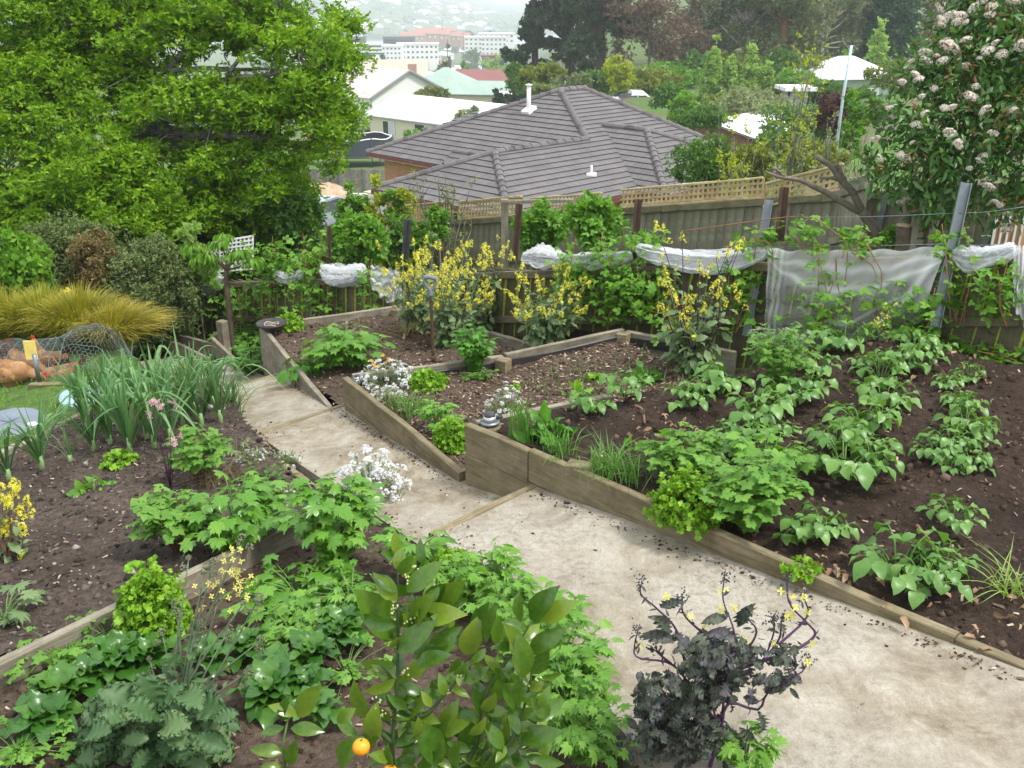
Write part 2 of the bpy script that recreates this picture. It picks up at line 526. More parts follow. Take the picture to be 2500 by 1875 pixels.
ys = np.concatenate([np.linspace(-12,18,121), np.geomspace(18.3,1640,110)])
X, Y = np.meshgrid(xs, ys, indexing="ij")
A_, B_ = ab(X, Y)
Zt = hground(X, Y)
ingarden = (A_ > -9) & (A_ < 7) & (B_ > -6) & (B_ < fenceb(A_) + .1)
Zt = Zt - np.where(ingarden, .26,.0) + np.where(ingarden, 0, fbm(X, Y, .6) * .1)
mb = MB()
mb.add(np.stack([X, Y, Zt], -1).reshape(-1,3), grid_faces(len(xs), len(ys)))
o = mb.build("ground", M["yard"], None, "structure")
tag(o, "weedy sloping ground of yards and hillside under everything")
def hillz(x, y):
    u = x / np.maximum(y, 1)
    k = np.interp(u, [-.6,-.22,-.16,-.10,-.055,-.02,.03,.5], [1.3,1.15,1.0,.62,.34,.18,.10,.10])
    shore = 1650 + 250 * sst(u, -.16,.0)
    r = np.maximum(y - shore, 0)
    prof = np.interp(r, [0,40,300,700,1300,2200,3000], [0,6,34,78,165,230,240])
    return -61.5 + prof * k + fbm(x, y, .004,4,2) * 18 * np.clip(r / 200,0,1) + .0
uu, yy = np.linspace(-.75,.75,150), np.geomspace(1560,5200,90)
U, Yh = np.meshgrid(uu, yy, indexing="ij")
Xh = U * Yh
mb = MB()
mb.add(np.stack([Xh, Yh, hillz(Xh, Yh) - (Yh < 1660) * 3.0], -1).reshape(-1,3), grid_faces(150,90))
tag(mb.build("hill", M["hill"], None, "structure"), "hazy wooded hillside across the river, dotted with houses")
mb = MB()
mb.add(np.array([[-1500,1440,-60.5], [1900,1440,-60.5], [3200,4000,-60.5], [-2600,4000,-60.5]], float), np.array([[0,1,2,3]]))
tag(mb.build("river", M["water"], None, "structure"), "pale grey strip of river below the far hill")
mb = MB()
box(mb, (-4200,-60,-110), (4200,5600,330))
o = mb.build("haze", M["haze"], None, "stuff")
tag(o, "pale blue haze lying over the valley and the far hill")
# ------------------------------------------------------------------ soil of the beds
def soil_patch(name, label, amin, amax, bmin, bmax, zf, inside, mat, amp=.03, res=.035, ridge=None, litter=None, smooth=True):
    na, nb = int((amax - amin) / res) + 1, int((bmax - bmin) / res) + 1
    a, b = np.meshgrid(np.linspace(amin, amax, na), np.linspace(bmin, bmax, nb), indexing="ij")
    z = zf(a, b) + amp * (fbm(a, b, 1.3,3,1) * 1.2 + fbm(a, b, 6.0,4,3))
    if ridge is not None: z = z + ridge(a, b)
    P = C0[None, None, :] + a[..., None] * AX + b[..., None] * BX
    V = np.concatenate([P, z[..., None]], -1).reshape(-1,3)
    mb = MB()
    mb.add(V, grid_faces(na, nb, inside(a, b).ravel()), 0,.0, smooth)
    o = tag(mb.build(name, mat, None, "structure"), label)
    if litter:
        ok = np.nonzero(inside(a, b).ravel())[0]
        lb = MB()
        for (n, kind, s0, s1, mt) in litter:
            pick = V[rng.choice(ok, n)] + rng.normal(0, res * .5, (n, 3)) * [1,1,0]
            if kind == "chip":
                d = unit(np.column_stack([rng.normal(0,1, (n, 2)), rng.normal(0,.25, n)]))
                R = frames(d, unit(np.column_stack([rng.normal(0,.35, (n, 2)), np.ones(n)])))
                lb.inst((np.array([[-.35,-1,0], [.35,-.8,.1], [.25,1,0], [-.3,.8,.12]]), np.array([[0,1,2,3]])), pick + [0,0,.006], R, rng.uniform(s0, s1, n), mt, None, False)
            else:
                d = unit(rng.normal(0,1, (n, 3)))
                R = frames(d, unit(rng.normal(0,1, (n, 3))))
                ov = np.array([[1,0,0], [-.8,.1,0], [0,1.2,0], [.1,-.9,0], [0,0,.8], [0,.1,-.9]])
                of = np.array([[0,2,4], [2,1,4], [1,3,4], [3,0,4], [2,0,5], [1,2,5], [3,1,5], [0,3,5]])
                lb.inst((ov, of), pick, R, rng.gamma(2.0,.5, n) * s0, mt, None, True)
        lo = lb.build("soil_litter", [M["chips"], M["clods"], M["mulch"]], o, "stuff")
    return o
def relb(a, b): return a - .30 * np.maximum(b - front(a), 0)
OFF = .03
def rows(a, b):                                             # earthed-up potato rows run away from the path
    q = np.sin((a - .30 * b - .15) * 2 * PI / .82)
    return .045 * np.clip(q, -.6,1) * sst(b, .5,.9)
soil_patch("soil_bed_potatoes", "dark earthed-up compost of the potato bed", .0,6.2,.03,5.0, lambda a, b: -2.39 + .02 * np.clip(b, 0,3) - .35 * sst(b - fenceb(a), -.5,.1),
           lambda a, b: (relb(a, b) > .02) & (b < fenceb(a)) & (b > .03), M["soil_dark"], .04,.03, rows,
           [(7500, "clod", .010,0,1), (2000, "chip", .006,.018,0), (40, "chip", .025,.045,0)])
soil_patch("soil_bed_onions", "brown crumbly soil of the middle bed with onion seedlings", -2.3,1.1,.02,3.4, lambda a, b: -2.775 + 0 * a,
           lambda a, b: (relb(a, b) < -.03) & (relb(a, b) > -1.92) & (b > front(a) + OFF) & (b - front(a) < 2.55), M["soil_brown"], .03,.03, None,
           [(3000, "clod", .009,0,1), (6500, "chip", .006,.02,0), (60, "chip", .02,.035,0)])
soil_patch("soil_bed_brassicas", "brown soil of the lower bed under the yellow brassicas", -5.0,-.8,.3,4.0, lambda a, b: -3.215 + .11 * sst(a, -3.2,-2.2),
           lambda a, b: (relb(a, b) < -1.84) & (relb(a, b) > -4.72) & (b > front(a) + OFF) & (b - front(a) < 2.1), M["soil_brown"], .035,.035, None,
           [(2200, "clod", .010,0,1), (2200, "chip", .007,.02,0)])
soil_patch("soil_bed_leeks", "dark mulched soil of the leek bed beside the path", -3.7,-.15,-3.4,.1, lambda a, b: leftz(a) + .01 + 0 * b,
           lambda a, b: (b < pleft(a) - .03) & (a < -.2 - .09 * (b + 1)) & (a > -3.15 - .55 * (b + 1.7)), M["soil_mulch"], .03,.03, None,
           [(4500, "clod", .008,0,2), (3800, "chip", .006,.016,2), (500, "chip", .008,.02,0)])
soil_patch("soil_plot_citrus", "brown soil of the near plot with kale and citrus", -.15,3.6,-4.2,-.5, lambda a, b: leftz(a) - .035 + 0 * b,
           lambda a, b: (b < pleft(a) - .02) & (a > -.14 - .09 * (b + 1)), M["soil_brown"], .035,.03, None,
           [(2600, "clod", .010,0,1), (2400, "chip", .006,.018,0)])
soil_patch("soil_under_fence", "weedy soil along the foot of the fence", -9.0,6.2,.3,4.4, lambda a, b: hground(C0[0] + a * AX[0] + b * BX[0], C0[1] + a * AX[1] + b * BX[1]) - .02 - .9 * sst(a, -1.5,.5),
           lambda a, b: (b > LN(a, [-9,-4.75,-4.6,0,6], [1.3,1.4,2.9,2.9,3.4])) & (b < fenceb(a) + .3), M["soil_dark"], .05,.07)
lawn = soil_patch("lawn", "small patch of bright green lawn by the hen run", -6.6,-2.6,-3.6,.3, lambda a, b: hground(C0[0] + a * AX[0] + b * BX[0], C0[1] + a * AX[1] + b * BX[1]) - .01,
           lambda a, b: (a < -3.2 - .55 * (b + 1.7)) & (b < pleft(a) - .3), M["lawn"], .03,.06)
# ------------------------------------------------------------------ the concrete path, stepping down to the left
def slab(name, label, pts, zs, drop=.0):
    n = 14
    P = []
    for t in np.linspace(0,1, n):
        L = np.array(pts[0]) * (1 - t) + np.array(pts[3]) * t
        Rr = np.array(pts[1]) * (1 - t) + np.array(pts[2]) * t
        for s in np.linspace(0,1, n):
            q = L * (1 - s) + Rr * s
            P.append(G(q[0], q[1], zs[0] * (1 - t) + zs[1] * t))
    P = np.array(P)
    P[:, 2] += fbm(P[:, 0], P[:, 1], 1.2,2,4) * .012
    Q = P - [0,0,.20]
    mb = MB()
    f = grid_faces(n, n)
    c = [np.arange(n - 1), np.arange(n - 1) * n + n - 1, n * (n - 1) + np.arange(n - 1), np.arange(n - 1) * n]
    side = []
    for e in (np.arange(n), np.arange(n) * n + n - 1, (n * n - 1) - np.arange(n), (np.arange(n) * n)[::-1]):
        side += [[e[i], e[i + 1], e[i + 1] + n * n, e[i] + n * n] for i in range(n - 1)]
    mb.add(np.concatenate([P, Q]), [f[:, ::-1], np.array(side)], 0,.0, False)
    o = mb.build(name, M["concrete"], PATH)
    o["label"] = label
    return o
PATH = thing("path", "pale stained concrete path stepping down between the beds", None, G(0,-.3, pathz(0)))
PATH["kind"] = "structure"
slab("concrete_slab", "widest slab nearest the camera", [(.60,-.74), (.60,.03), (7.2,.03), (7.2,-2.9)], [-2.554,-2.06])
slab("concrete_slab", "slab one step down", [(-1.99,-.29), (-1.99,.52), (.54,.05), (.54,-.73)], [-2.985,-2.70])
slab("concrete_slab", "stained slab two steps down", [(-3.92,-.10), (-3.92,1.14), (-2.035,.52), (-2.035,-.28)], [-3.40,-3.10])
slab("concrete_slab", "fourth slab, where the path bends", [(-5.88,.60), (-5.88,1.60), (-3.965,1.15), (-3.965,-.06)], [-3.91,-3.58])
slab("concrete_slab", "lowest slab by the tussock", [(-7.6,.9), (-7.4,1.75), (-5.925,1.60), (-5.925,.62)], [-4.25,-4.06])
def tread(a, bl, br, z, lb):
    o = board("step_board", PATH, G(a, bl, z), G(a, br, z), .05,.16, M["sleeper"])
    o["label"] = lb
tread(.572,-.76,.02,-2.550, "grey timber edge of the upper step")
tread(-2.012,-.30,.52,-2.980, "grey timber edge of the middle step")
tread(-3.942,-.10,1.14,-3.396, "grey timber edge of the third step")
tread(-5.90,.58,1.58,-3.906, "grey timber edge of the lowest step")
# dirt, crumbs and leaf bits swept along the edges of the path
lb = MB()
n = 2600
a = np.concatenate([rng.uniform(.45,5.5,1500), rng.uniform(-2.1,.3,700), rng.uniform(-4.8,-2.3,400)])
e = np.abs(rng.normal(0,.045, n)); left = rng.random(n) < .42
b = np.where(left, pleft(a) + .01 + e * 1.6, front(a) - .035 - e)
far_ = rng.random(n) < .06; b = np.where(far_, pleft(a) + rng.random(n) * (front(a) - pleft(a)), b)
P = np.column_stack([C0[0] + a * AX[0] + b * BX[0], C0[1] + a * AX[1] + b * BX[1], pathz(a) + .004])
d = unit(rng.normal(0,1, (n, 3)))
ov = np.array([[1,0,0], [-.8,.1,0], [0,1.2,0], [.1,-.9,0], [0,0,.5], [0,.1,-.5]]); of = np.array([[0,2,4], [2,1,4], [1,3,4], [3,0,4], [2,0,5], [1,2,5], [3,1,5], [0,3,5]])
lb.inst((ov, of), P, frames(d * [1,1,.2], np.array([0,0,1.])), rng.gamma(2,.5, n) * .0042,1)
k = rng.choice(n, 500); d = unit(np.column_stack([rng.normal(0,1, (500,2)), rng.normal(0,.15,500)]))
lb.inst((np.array([[-.35,-1,0], [.35,-.8,.1], [.25,1,0], [-.3,.8,.12]]), np.array([[0,1,2,3]])), P[k] + rng.normal(0,.02, (500,3)) * [1,1,0] + [0,0,.003], frames(d, np.array([0,0,1.])), rng.uniform(.004,.013,500), 0, None, False)
lb.build("path_litter", [M["chips"], M["clods"]], PATH, "stuff")
# ------------------------------------------------------------------ raised beds of timber sleepers
def wall_rows(parent, p, q, ztop, rows, w=.05, h=.2, mat="sleeper", cuts=(), zslope=.0):
    """Courses of sleepers from garden point p to q (their middle line), ztop at the top."""
    p, q = np.array(p, float), np.array(q, float)
    L = np.linalg.norm(q - p)
    for r in range(rows):
        cs = [.0] + [c for c in (cuts[r] if r < len(cuts) else ())] + [1.0]
        for c0, c1 in zip(cs[:-1], cs[1:]):
            a, b = p + (q - p) * (c0 + .002 / L), p + (q - p) * (c1 - .002 / L)
            z = ztop - r * (h + .003)
            off = rnd.uniform(-.004,.004)
            board("sleeper", parent, G(a[0], a[1] + off, z + rnd.uniform(-.002,.002)), G(b[0], b[1] + off, z + zslope * L * (c1 - c0)), w, h, M[mat], jit=.0025)
def block(parent, name, p, w, d, h, mat, rot=.0):
    mb = MB()
    c, s = math.cos(rot), math.sin(rot)
    R = np.array([[c, -s, 0], [s, c, 0], [0,0,1]])
    base = np.column_stack([np.append(AX, 0), np.append(BX, 0), [0,0,1]])
    e = .006
    V = []
    for z, k in ((-h, 0), (-e, 0), (0, e)):
        for sx, sy in ((-1,-1), (1,-1), (1,1), (-1,1)):
            V.append([sx * (w / 2 - k), sy * (d / 2 - k), z])
    V = np.array(V) @ R.T @ base.T + p
    f = []
    for l in (0,4):
        for i in range(4): f.append([l + i, l + (i + 1) % 4, l + 4 + (i + 1) % 4, l + 4 + i])
    mb.add(V, [np.array(f), np.array([[8,9,10,11]]), np.array([[3,2,1,0]])], 0,0, False)
    return mb.build(name, M[mat], parent)
bed = thing("raised_bed", "highest raised bed of mossy sleepers, holding the potato rows", "raised bed", G(0,0,-2.75), "raised beds stepping down beside the path")
wall_rows(bed, (.0,.025), (5.4,.025), -2.35,2, cuts=((.098,.54), (.2,.62)))
wall_rows(bed, (.012,.078), (.30,.98), -2.352,2, mat="sleeper_grey")
bed = thing("raised_bed", "middle raised bed with onion seedlings and black liner inside its sleepers", "raised bed", G(-1.9,.43,-3.1), "raised beds stepping down beside the path")
wall_rows(bed, (-1.90,.455), (-.055,.025), -2.70,2, cuts=((), (.5,)))
wall_rows(bed, (-1.885,.51), (-1.40,1.66), -2.70,2, mat="sleeper_grey")
wall_rows(bed, (-1.38,1.67), (-1.12,2.86), -2.685,2, mat="sleeper_grey")
wall_rows(bed, (-1.09,2.88), (-.10,3.10), -2.70,1, mat="sleeper_grey")
for p, q in (((-1.83,.55), (-1.36,1.65)), ((-1.33,1.68), (-1.07,2.83)), ((-1.05,2.84), (-.3,3.01))):
    board("plastic_liner", bed, G(*p, -2.735), G(*q, -2.735), .006,.085, M["liner"], jit=.006)
block(bed, "corner_block", G(-1.33,1.60,-2.70), .10,.10,.2, "sleeper", .25)
block(bed, "corner_block", G(-1.06,2.80,-2.695), .10,.10,.2, "sleeper", .25)
bed = thing("raised_bed", "lowest raised bed, three sleepers deep at its corner, under the yellow brassicas", "raised bed", G(-4.72,1.33,-3.8), "raised beds stepping down beside the path")
wall_rows(bed, (-4.72,1.355), (-1.955,.475), -3.15,4, cuts=((.62,), (.75,), (.5,)), mat="sleeper_grey")
wall_rows(bed, (-4.70,1.41), (-4.27,2.80), -3.15,2, mat="sleeper_grey")
wall_rows(bed, (-4.25,2.83), (-1.5,3.0), -3.15,1, mat="sleeper_grey", cuts=((.5,),))
block(bed, "corner_block", G(-4.20,2.74,-3.16), .1,.1,.15, "sleeper", .2)
# plank ends lying at the path: block in the potato bed
p = on(1250,1020)
block(None, "wooden_block", p + [0,0,.05], .13,.09,.06, "sleeper", .5)
tag(bpy.data.objects["wooden_block"], "pale wooden offcut lying on the soil inside the potato bed sleeper", "block")
# lower, older beds at the far left end of the path
bed = thing("garden_edging", "old sleeper edging with a stub post, left of the lowest raised bed", "edging", at(458,728,-3.9), "sleeper edgings at the far end of the path")
def pl(parent, pa, pb, h, mat="sleeper_grey", w=.05):
    return board("sleeper", parent, pa, pb, w, h, M[mat])
pl(bed, at(459,729,-3.78), at(545,812,-3.74), .2)
pl(bed, at(459,729,-3.985), at(545,812,-3.945), .2)
pl(bed, at(461,722,-3.78), at(500,712,-3.76), .2)
block(bed, "post", at(479,693,-3.60), .1,.1,.5, "sleeper_grey", .2)
bed = thing("garden_edging", "low sleeper curb where the path ends, behind the leek leaves", "edging", at(365,735,-4.1), "sleeper edgings at the far end of the path")
pl(bed, at(366,733,-4.06), at(450,772,-4.0), .2)
pl(bed, at(455,771,-3.92), at(408,778,-3.92), .2)
pl(bed, at(380,720,-4.06), at(470,745,-4.0), .18)
bed = thing("garden_edging", "long sleeper between the dark leek bed and the near kale plot", "edging", G(-.1,-1.9,-2.75), "timber edges of the left beds")
wall_rows(bed, (.19,-4.4), (-.035,-2.02), -2.60,1, mat="sleeper_grey")
wall_rows(bed, (-.03,-2.0), (-.17,-.74), -2.61,1, mat="sleeper_grey")
block(bed, "stay_block", at(243,1322,-2.63), .09,.05,.16, "sleeper", .2)
bed = thing("garden_edging", "grey sleeper between the leek bed and the lawn, a white stone on it", "edging", G(-3.1,-1.75,-3.2), "timber edges of the left beds")
wall_rows(bed, (-2.2,-3.42), (-3.2,-1.6), -3.03,1, mat="sleeper_grey")
wall_rows(bed, (-3.21,-1.58), (-4.2,.25), -3.05,1, mat="sleeper_grey", zslope=-.03)
block(bed, "stay_block", at(95,928,-3.06), .10,.06,.15, "sleeper", .4)
board("plastic_liner", bed, G(-2.15,-3.40,-3.09), G(-3.15,-1.58,-3.09), .006,.12, M["liner"], jit=.006)
bed = thing("garden_edging", "thin board edging the path beside the white alyssum", "edging", G(-1.3,-.5,-2.93), "timber edges of the left beds")
board("edge_board", bed, G(-1.35,-.50,-2.905), G(-.35,-.66,-2.795), .05,.1, M["sleeper"])
board("edge_board", bed, G(-1.98,-.30,-2.975), G(-1.37,-.495,-2.907), .05,.1, M["sleeper"])
bed = thing("hen_run_timber", "short grey sleeper at the front of the wire hen run", "timber", at(62,826,-3.40))
pl(bed, at(64,827,-3.38), at(205,829,-3.38), .2, "sleeper", .07)
# ------------------------------------------------------------------ fences
def fence_top(a): return -1.77 + (a - .98) * .197
LEAN = np.append(AX, 0) * .10 + np.array([0,0,1.0])
def sheared(me_pts, base, along, face, lean):               # board coordinates (along, face, up) to the place
    return base + me_pts[:, :1] * along + me_pts[:, 1:2] * face + me_pts[:, 2:3] * lean
def paling_mesh(w, h, t, mat, along, face, lean, seed):
    r = np.random.default_rng(seed)
    V, n = [], 5
    for i in range(n):
        z = -h * i / (n - 1)
        j = r.normal(0,.0018,8)
        V += [[-w / 2 + j[0], -t / 2 + j[1], z], [w / 2 + j[2], -t / 2 + j[3], z], [w / 2 + j[4], t / 2 + j[5], z], [-w / 2 + j[6], t / 2 + j[7], z]]
    V = sheared(np.array(V), 0, along, face, lean)
    f = []
    for i in range(n - 1):
        for k in range(4): f.append([i * 4 + k, (i + 1) * 4 + k, (i + 1) * 4 + (k + 1) % 4, i * 4 + (k + 1) % 4])
    mb = MB()
    mb.add(V, [np.array(f), np.array([[0,1,2,3], [4 * n - 1,4 * n - 2,4 * n - 3,4 * n - 4]])], 0,0, False)
    return mb.mesh("paling", mat)
def put(name, me, parent, p):
    o = link(name, me, parent)
    o.location = [float(c) for c in (p - ORG[parent.name])]
    ORG[o.name] = ORG[parent.name]
    return o
fdir = unit(np.append(AX + .135 * BX, .0))
fnor = np.array([-fdir[1], fdir[0], .0])                   # away from the camera
fence = thing("paling_fence", "mossy green-brown paling fence along the back of the vegetable beds", "fence", G(1.0, fenceb(1.0), -2.9))
def fpt(a, dz=.0, off=.0):
    return G(a, fenceb(a), fence_top(a) + dz) + fnor * off
pmesh = [paling_mesh(.142,1.25,.018, M["paling"], fdir, fnor, LEAN, s) for s in range(5)]
gmesh = paling_mesh(.021,1.22,.012, M["moss_lit_gap"], fdir, fnor, LEAN, 77)
pitch = .160
for i, a in enumerate(np.arange(4.2,-9.2,-pitch / np.linalg.norm([1,.135]))):
    put("paling", pmesh[i % 5], fence, fpt(a, rnd.uniform(-.012,.008), rnd.uniform(-.003,.003)))
    put("lit_gap_strip", gmesh, fence, fpt(a - .079,-.035,-.004))  # added strip filling each gap, coloured as moss and sunlight coming through
for k, a0 in enumerate(np.arange(4.2,-9.2,-2.4)):
    a1 = max(a0 - 2.395,-9.2)
    for nm, dz, h in (("top_rail", .0,.075), ("mid_rail", -.47,.075), ("low_rail", -.95,.075)):
        board(nm, fence, fpt(a0, dz - .02,-.032), fpt(a1, dz - .02,-.032), .04, h, M["rail"])
def fp(px, py, off=.0):
    """A point on the fence's face, off metres in front of it."""
    d = rayd(px, py)
    n2 = BX - .135 * AX
    k = 3.515 - off * np.linalg.norm([1,.135])
    t = (k + n2 @ C0) / (n2 @ d[:2])
    return d * t
def channel_post(name, label, p0, p1, w=.075, mat="steel", group=None):
    """Slotted steel channel from p0 (foot) to p1 (head)."""
    t = thing(name, label, "post", p0, group)
    d = unit(p1 - p0)
    x = unit(np.cross(d, [.25,1,0]))
    y = np.cross(x, d)
    L = np.linalg.norm(p1 - p0)
    mb = MB()
    sec = [(-w / 2,.04), (-w / 2,0), (w / 2,0), (w / 2,.04), (w / 2 - .006,.04), (w / 2 - .006,.006), (-w / 2 + .006,.006), (-w / 2 + .006,.04)]
    V = np.array([p0 + x * a - y * b + d * z for z in (0, L) for a, b in sec])
    f = [[i, (i + 1) % 8,8 + (i + 1) % 8,8 + i] for i in range(8)]
    mb.add(V, [np.array(f), np.array([[8,9,14,15], [9,10,13,14], [10,11,12,13]])], 0,0, False)
    mb.build("channel", M[mat], t)
    hb = MB()
    for z in np.arange(.1, L - .03,.09):
        for s in (-.2,.2):
            c = p0 + d * z + x * s * w + y * .0025
            ang = np.arange(6) * PI / 3
            hb.add(c + .006 * (np.cos(ang)[:, None] * x + np.sin(ang)[:, None] * d), np.array([np.arange(6)]), 0,0, False)
    hb.build("slot_holes", M["liner"], t, "stuff")
    return t
channel_post("steel_post", "leaning galvanised slotted post against the fence near the photinia", aty(2018,705,6.75), aty(2086,395,7.0), .075, group="steel fence posts")
channel_post("steel_post", "grey slotted post at the gathered end of the hanging white net", aty(1612,725,7.75), aty(1661,432,8.05), .07, group="steel fence posts")
def stake(label, p0, p1, r, mat, head=True, name="garden_stake"):
    mb = MB()
    d = unit(p1 - p0)
    x = unit(np.cross(d, [0,1,.01])); y = np.cross(d, x)
    for k in range(3):                                       # star-shaped section: three thin flanges
        q = math.cos(2.1 * k + .4) * x + math.sin(2.1 * k + .4) * y
        nq = np.cross(d, q)
        V = []
        for z in (0, np.linalg.norm(p1 - p0)):
            for a, b in ((0,-.0035), (r, -.0035), (r, .0035), (0,.0035)):
                V.append(p0 + d * z + q * a + nq * b)
        mb.add(np.array(V), BOXF, 0,0, False)
    mb.solo(name, M[mat], label, "stake", "stakes standing along the fence")
stake("thin rusty stake left of the biggest bunch of white net", fp(713,640,-.06) , fp(711,488,-.06), .030, "rust")
stake("dark grey stake behind the tall yellow brassicas", fp(876,560,-.05), fp(882,474,-.05), .045, "darkpost")
stake("rusty stake in front of the grey timber frame", fp(1112,560,-.05), fp(1122,440,-.05), .036, "rust")
stake("brown stake behind the middle raspberries, before the lattice", fp(1370,560,-.05), fp(1379,430,-.05), .038, "rust")
stake("dark brown stake beside the pruned branches", fp(1683,520,-.05), fp(1694,404,-.05), .042, "rust")
stake("short thin stake in the raspberries under the hanging net", fp(1960,640,.1), fp(1963,574,.1), .016, "rust")
wb = MB()
for (pa, pb) in (((1692,469), (2056,461)), ((2056,461), (2212,447))):
    tube(wb, spline([fp(*pa), (fp(*pa) + fp(*pb)) / 2 - [0,0,.012], fp(*pb)], 8), .0028,4)
wb.solo("fence_wire", M["steel"], "upper taut wire strung between the posts above the net", "wire", "wires above the fence")
wb = MB()
for (pa, pb) in (((1560,532), (2048,527)), ((2048,527), (2190,526))):
    tube(wb, spline([fp(*pa), (fp(*pa) + fp(*pb)) / 2 - [0,0,.012], fp(*pb)], 8), .0028,4)
wb.solo("fence_wire", M["steel"], "lower taut wire just above the edge of the net", "wire", "wires above the fence")
# white bird net, rolled and draped over the fence
m, nt, out = nodes("white_bird_net")
g = noise(nt, coord(nt, "Object", (1,1,1)), 9,5,.7)
wv = noise(nt, coord(nt), 220,2,.5)
df = nt.nodes.new("ShaderNodeBsdfDiffuse"); df.inputs[0].default_value = (.90,.91,.92,1)
tl = nt.nodes.new("ShaderNodeBsdfTranslucent"); tl.inputs[0].default_value = (.90,.91,.92,1)
tp = nt.nodes.new("ShaderNodeBsdfTransparent")
m1 = nt.nodes.new("ShaderNodeMixShader"); m1.inputs[0].default_value = .4
nt.links.new(df.outputs[0], m1.inputs[1]); nt.links.new(tl.outputs[0], m1.inputs[2])
m2 = nt.nodes.new("ShaderNodeMixShader")
fc = ramp(nt, wv, [(.3, (.18,) * 3), (.7, (.52,) * 3)])
nt.links.new(fc, m2.inputs[0]); nt.links.new(tp.outputs[0], m2.inputs[1]); nt.links.new(m1.outputs[0], m2.inputs[2])
nt.links.new(m2.outputs[0], out.inputs[0])
M["net"] = m
m, nt, out = nodes("thin_bird_net")
df = nt.nodes.new("ShaderNodeBsdfDiffuse"); df.inputs[0].default_value = (.88,.89,.90,1)
tp = nt.nodes.new("ShaderNodeBsdfTransparent")
m2 = nt.nodes.new("ShaderNodeMixShader")
at_ = nt.nodes.new("ShaderNodeAttribute"); at_.attribute_name = "tone"
nt.links.new(at_.outputs["Fac"], m2.inputs[0]); nt.links.new(tp.outputs[0], m2.inputs[1]); nt.links.new(df.outputs[0], m2.inputs[2])
nt.links.new(m2.outputs[0], out.inputs[0])
M["net_thin"] = m
def net_roll(label, pts, rad, seed):
    """A gathered length of net: many soft folds sagging between the places where it is tied."""
    r = np.random.default_rng(seed)
    n = 60
    P = spline([fp(x, y, .09) for x, y in pts], n)
    s = np.linspace(0,1, n)
    mb = MB()
    prof = .20 + .80 * np.sin(np.clip(s, 0,1) * PI) ** .5 * (1 + .22 * np.sin(s * r.uniform(5,9) + r.uniform(0,6)))
    for q in range(46):
        u, w = r.normal(0,.5), r.uniform(-1.25,.45)
        c = P + (prof * rad * u * .6)[:, None] * (-fnor) * .8 + (prof * rad * w * 1.05 + .05 * rad * np.sin(s * r.uniform(4,16) + r.uniform(0,6)))[:, None] * [0,0,1.]
        c = c + np.cumsum(r.normal(0, rad * .018, (n, 3)), 0)
        rr = rad * r.uniform(.06,.20) * (.4 + .6 * prof) * (1 + .35 * np.sin(s * r.uniform(10,60) + q))
        k = 9; ang = np.linspace(0,2 * PI, k)
        tg = unit(np.gradient(c, axis=0)); x = unit(np.cross(tg, [0,0,1.0])); y = np.cross(x, tg)
        tw = r.uniform(0, PI); ca, sa = math.cos(tw), math.sin(tw)
        V = c[:, None] + rr[:, None, None] * (.45 * np.cos(ang)[None, :, None] * (x * ca + y * sa)[:, None] + 1.7 * np.sin(ang)[None, :, None] * (y * ca - x * sa)[:, None])
        mb.add(V.reshape(-1,3), grid_faces(n, k), 0,.5)
    mb.solo("bird_net", M["net"], label, "netting", "white bird nets on the fence")
net_roll("small scrap of white net at the far left end of the fence", [(428,602), (455,608), (480,603)], .13,1)
net_roll("little rolled bunch of white net beside the weeping tree", [(594,590), (622,598), (652,590)], .075,2)
net_roll("fat bunch of white net hanging at the thin rusty stake", [(696,580), (735,592), (785,584)], .125,3)
net_roll("torn peak of white net right of the tall yellow brassicas", [(1130,552), (1170,543), (1215,556)], .10,4)
net_roll("rolled white net behind the middle raspberry canes", [(1218,556), (1290,556), (1362,550)], .075,5)
net_roll("long twisted roll of white net behind the thin yellow brassica", [(1376,530), (1440,545), (1540,553), (1655,542)], .10,6)
net_roll("twisted roll of white net right of the leaning steel post", [(2058,545), (2115,552), (2192,536)], .085,7)
def net_sheet(label, top, bot, nx, ny, amp, seed, dens, off=.13):
    r = np.random.default_rng(seed)
    T = spline([fp(x, y, off) for x, y in top], nx)
    Bt = spline([fp(x, y, off + .05) for x, y in bot], nx)
    s, t = np.meshgrid(np.linspace(0,1, nx), np.linspace(0,1, ny), indexing="ij")
    V = T[:, None] * (1 - t[..., None]) + Bt[:, None] * t[..., None]
    fold = np.zeros_like(s)
    for q in range(5):
        ph, fr, sk = r.uniform(0,6), r.uniform(3,17), r.uniform(-6,8)
        fold += np.sin(s * fr * 2 + t * sk + ph) * r.uniform(.3,1)
    fold += 1.6 * np.sin(2.6 * np.sqrt((s * 1.3 - .1) ** 2 + (t * .9 + .15) ** 2) * 9 + 2)
    V = V + fold[..., None] * amp * .5 * (-fnor) * (.3 + t[..., None] * .7)
    V[...,2] += .012 * np.sin(s * 30 + t * 8)
    d = dens(s, t) + .06 * np.clip(np.abs(np.gradient(fold, axis=0)) * 4 + np.abs(np.gradient(fold, axis=1)) * 5,0,1.5)
    mb = MB()
    mb.add(V.reshape(-1,3), grid_faces(nx, ny), 0, np.clip(d, 0,.95).ravel())
    mb.solo("bird_net", M["net_thin"], label, "netting", "white bird nets on the fence")
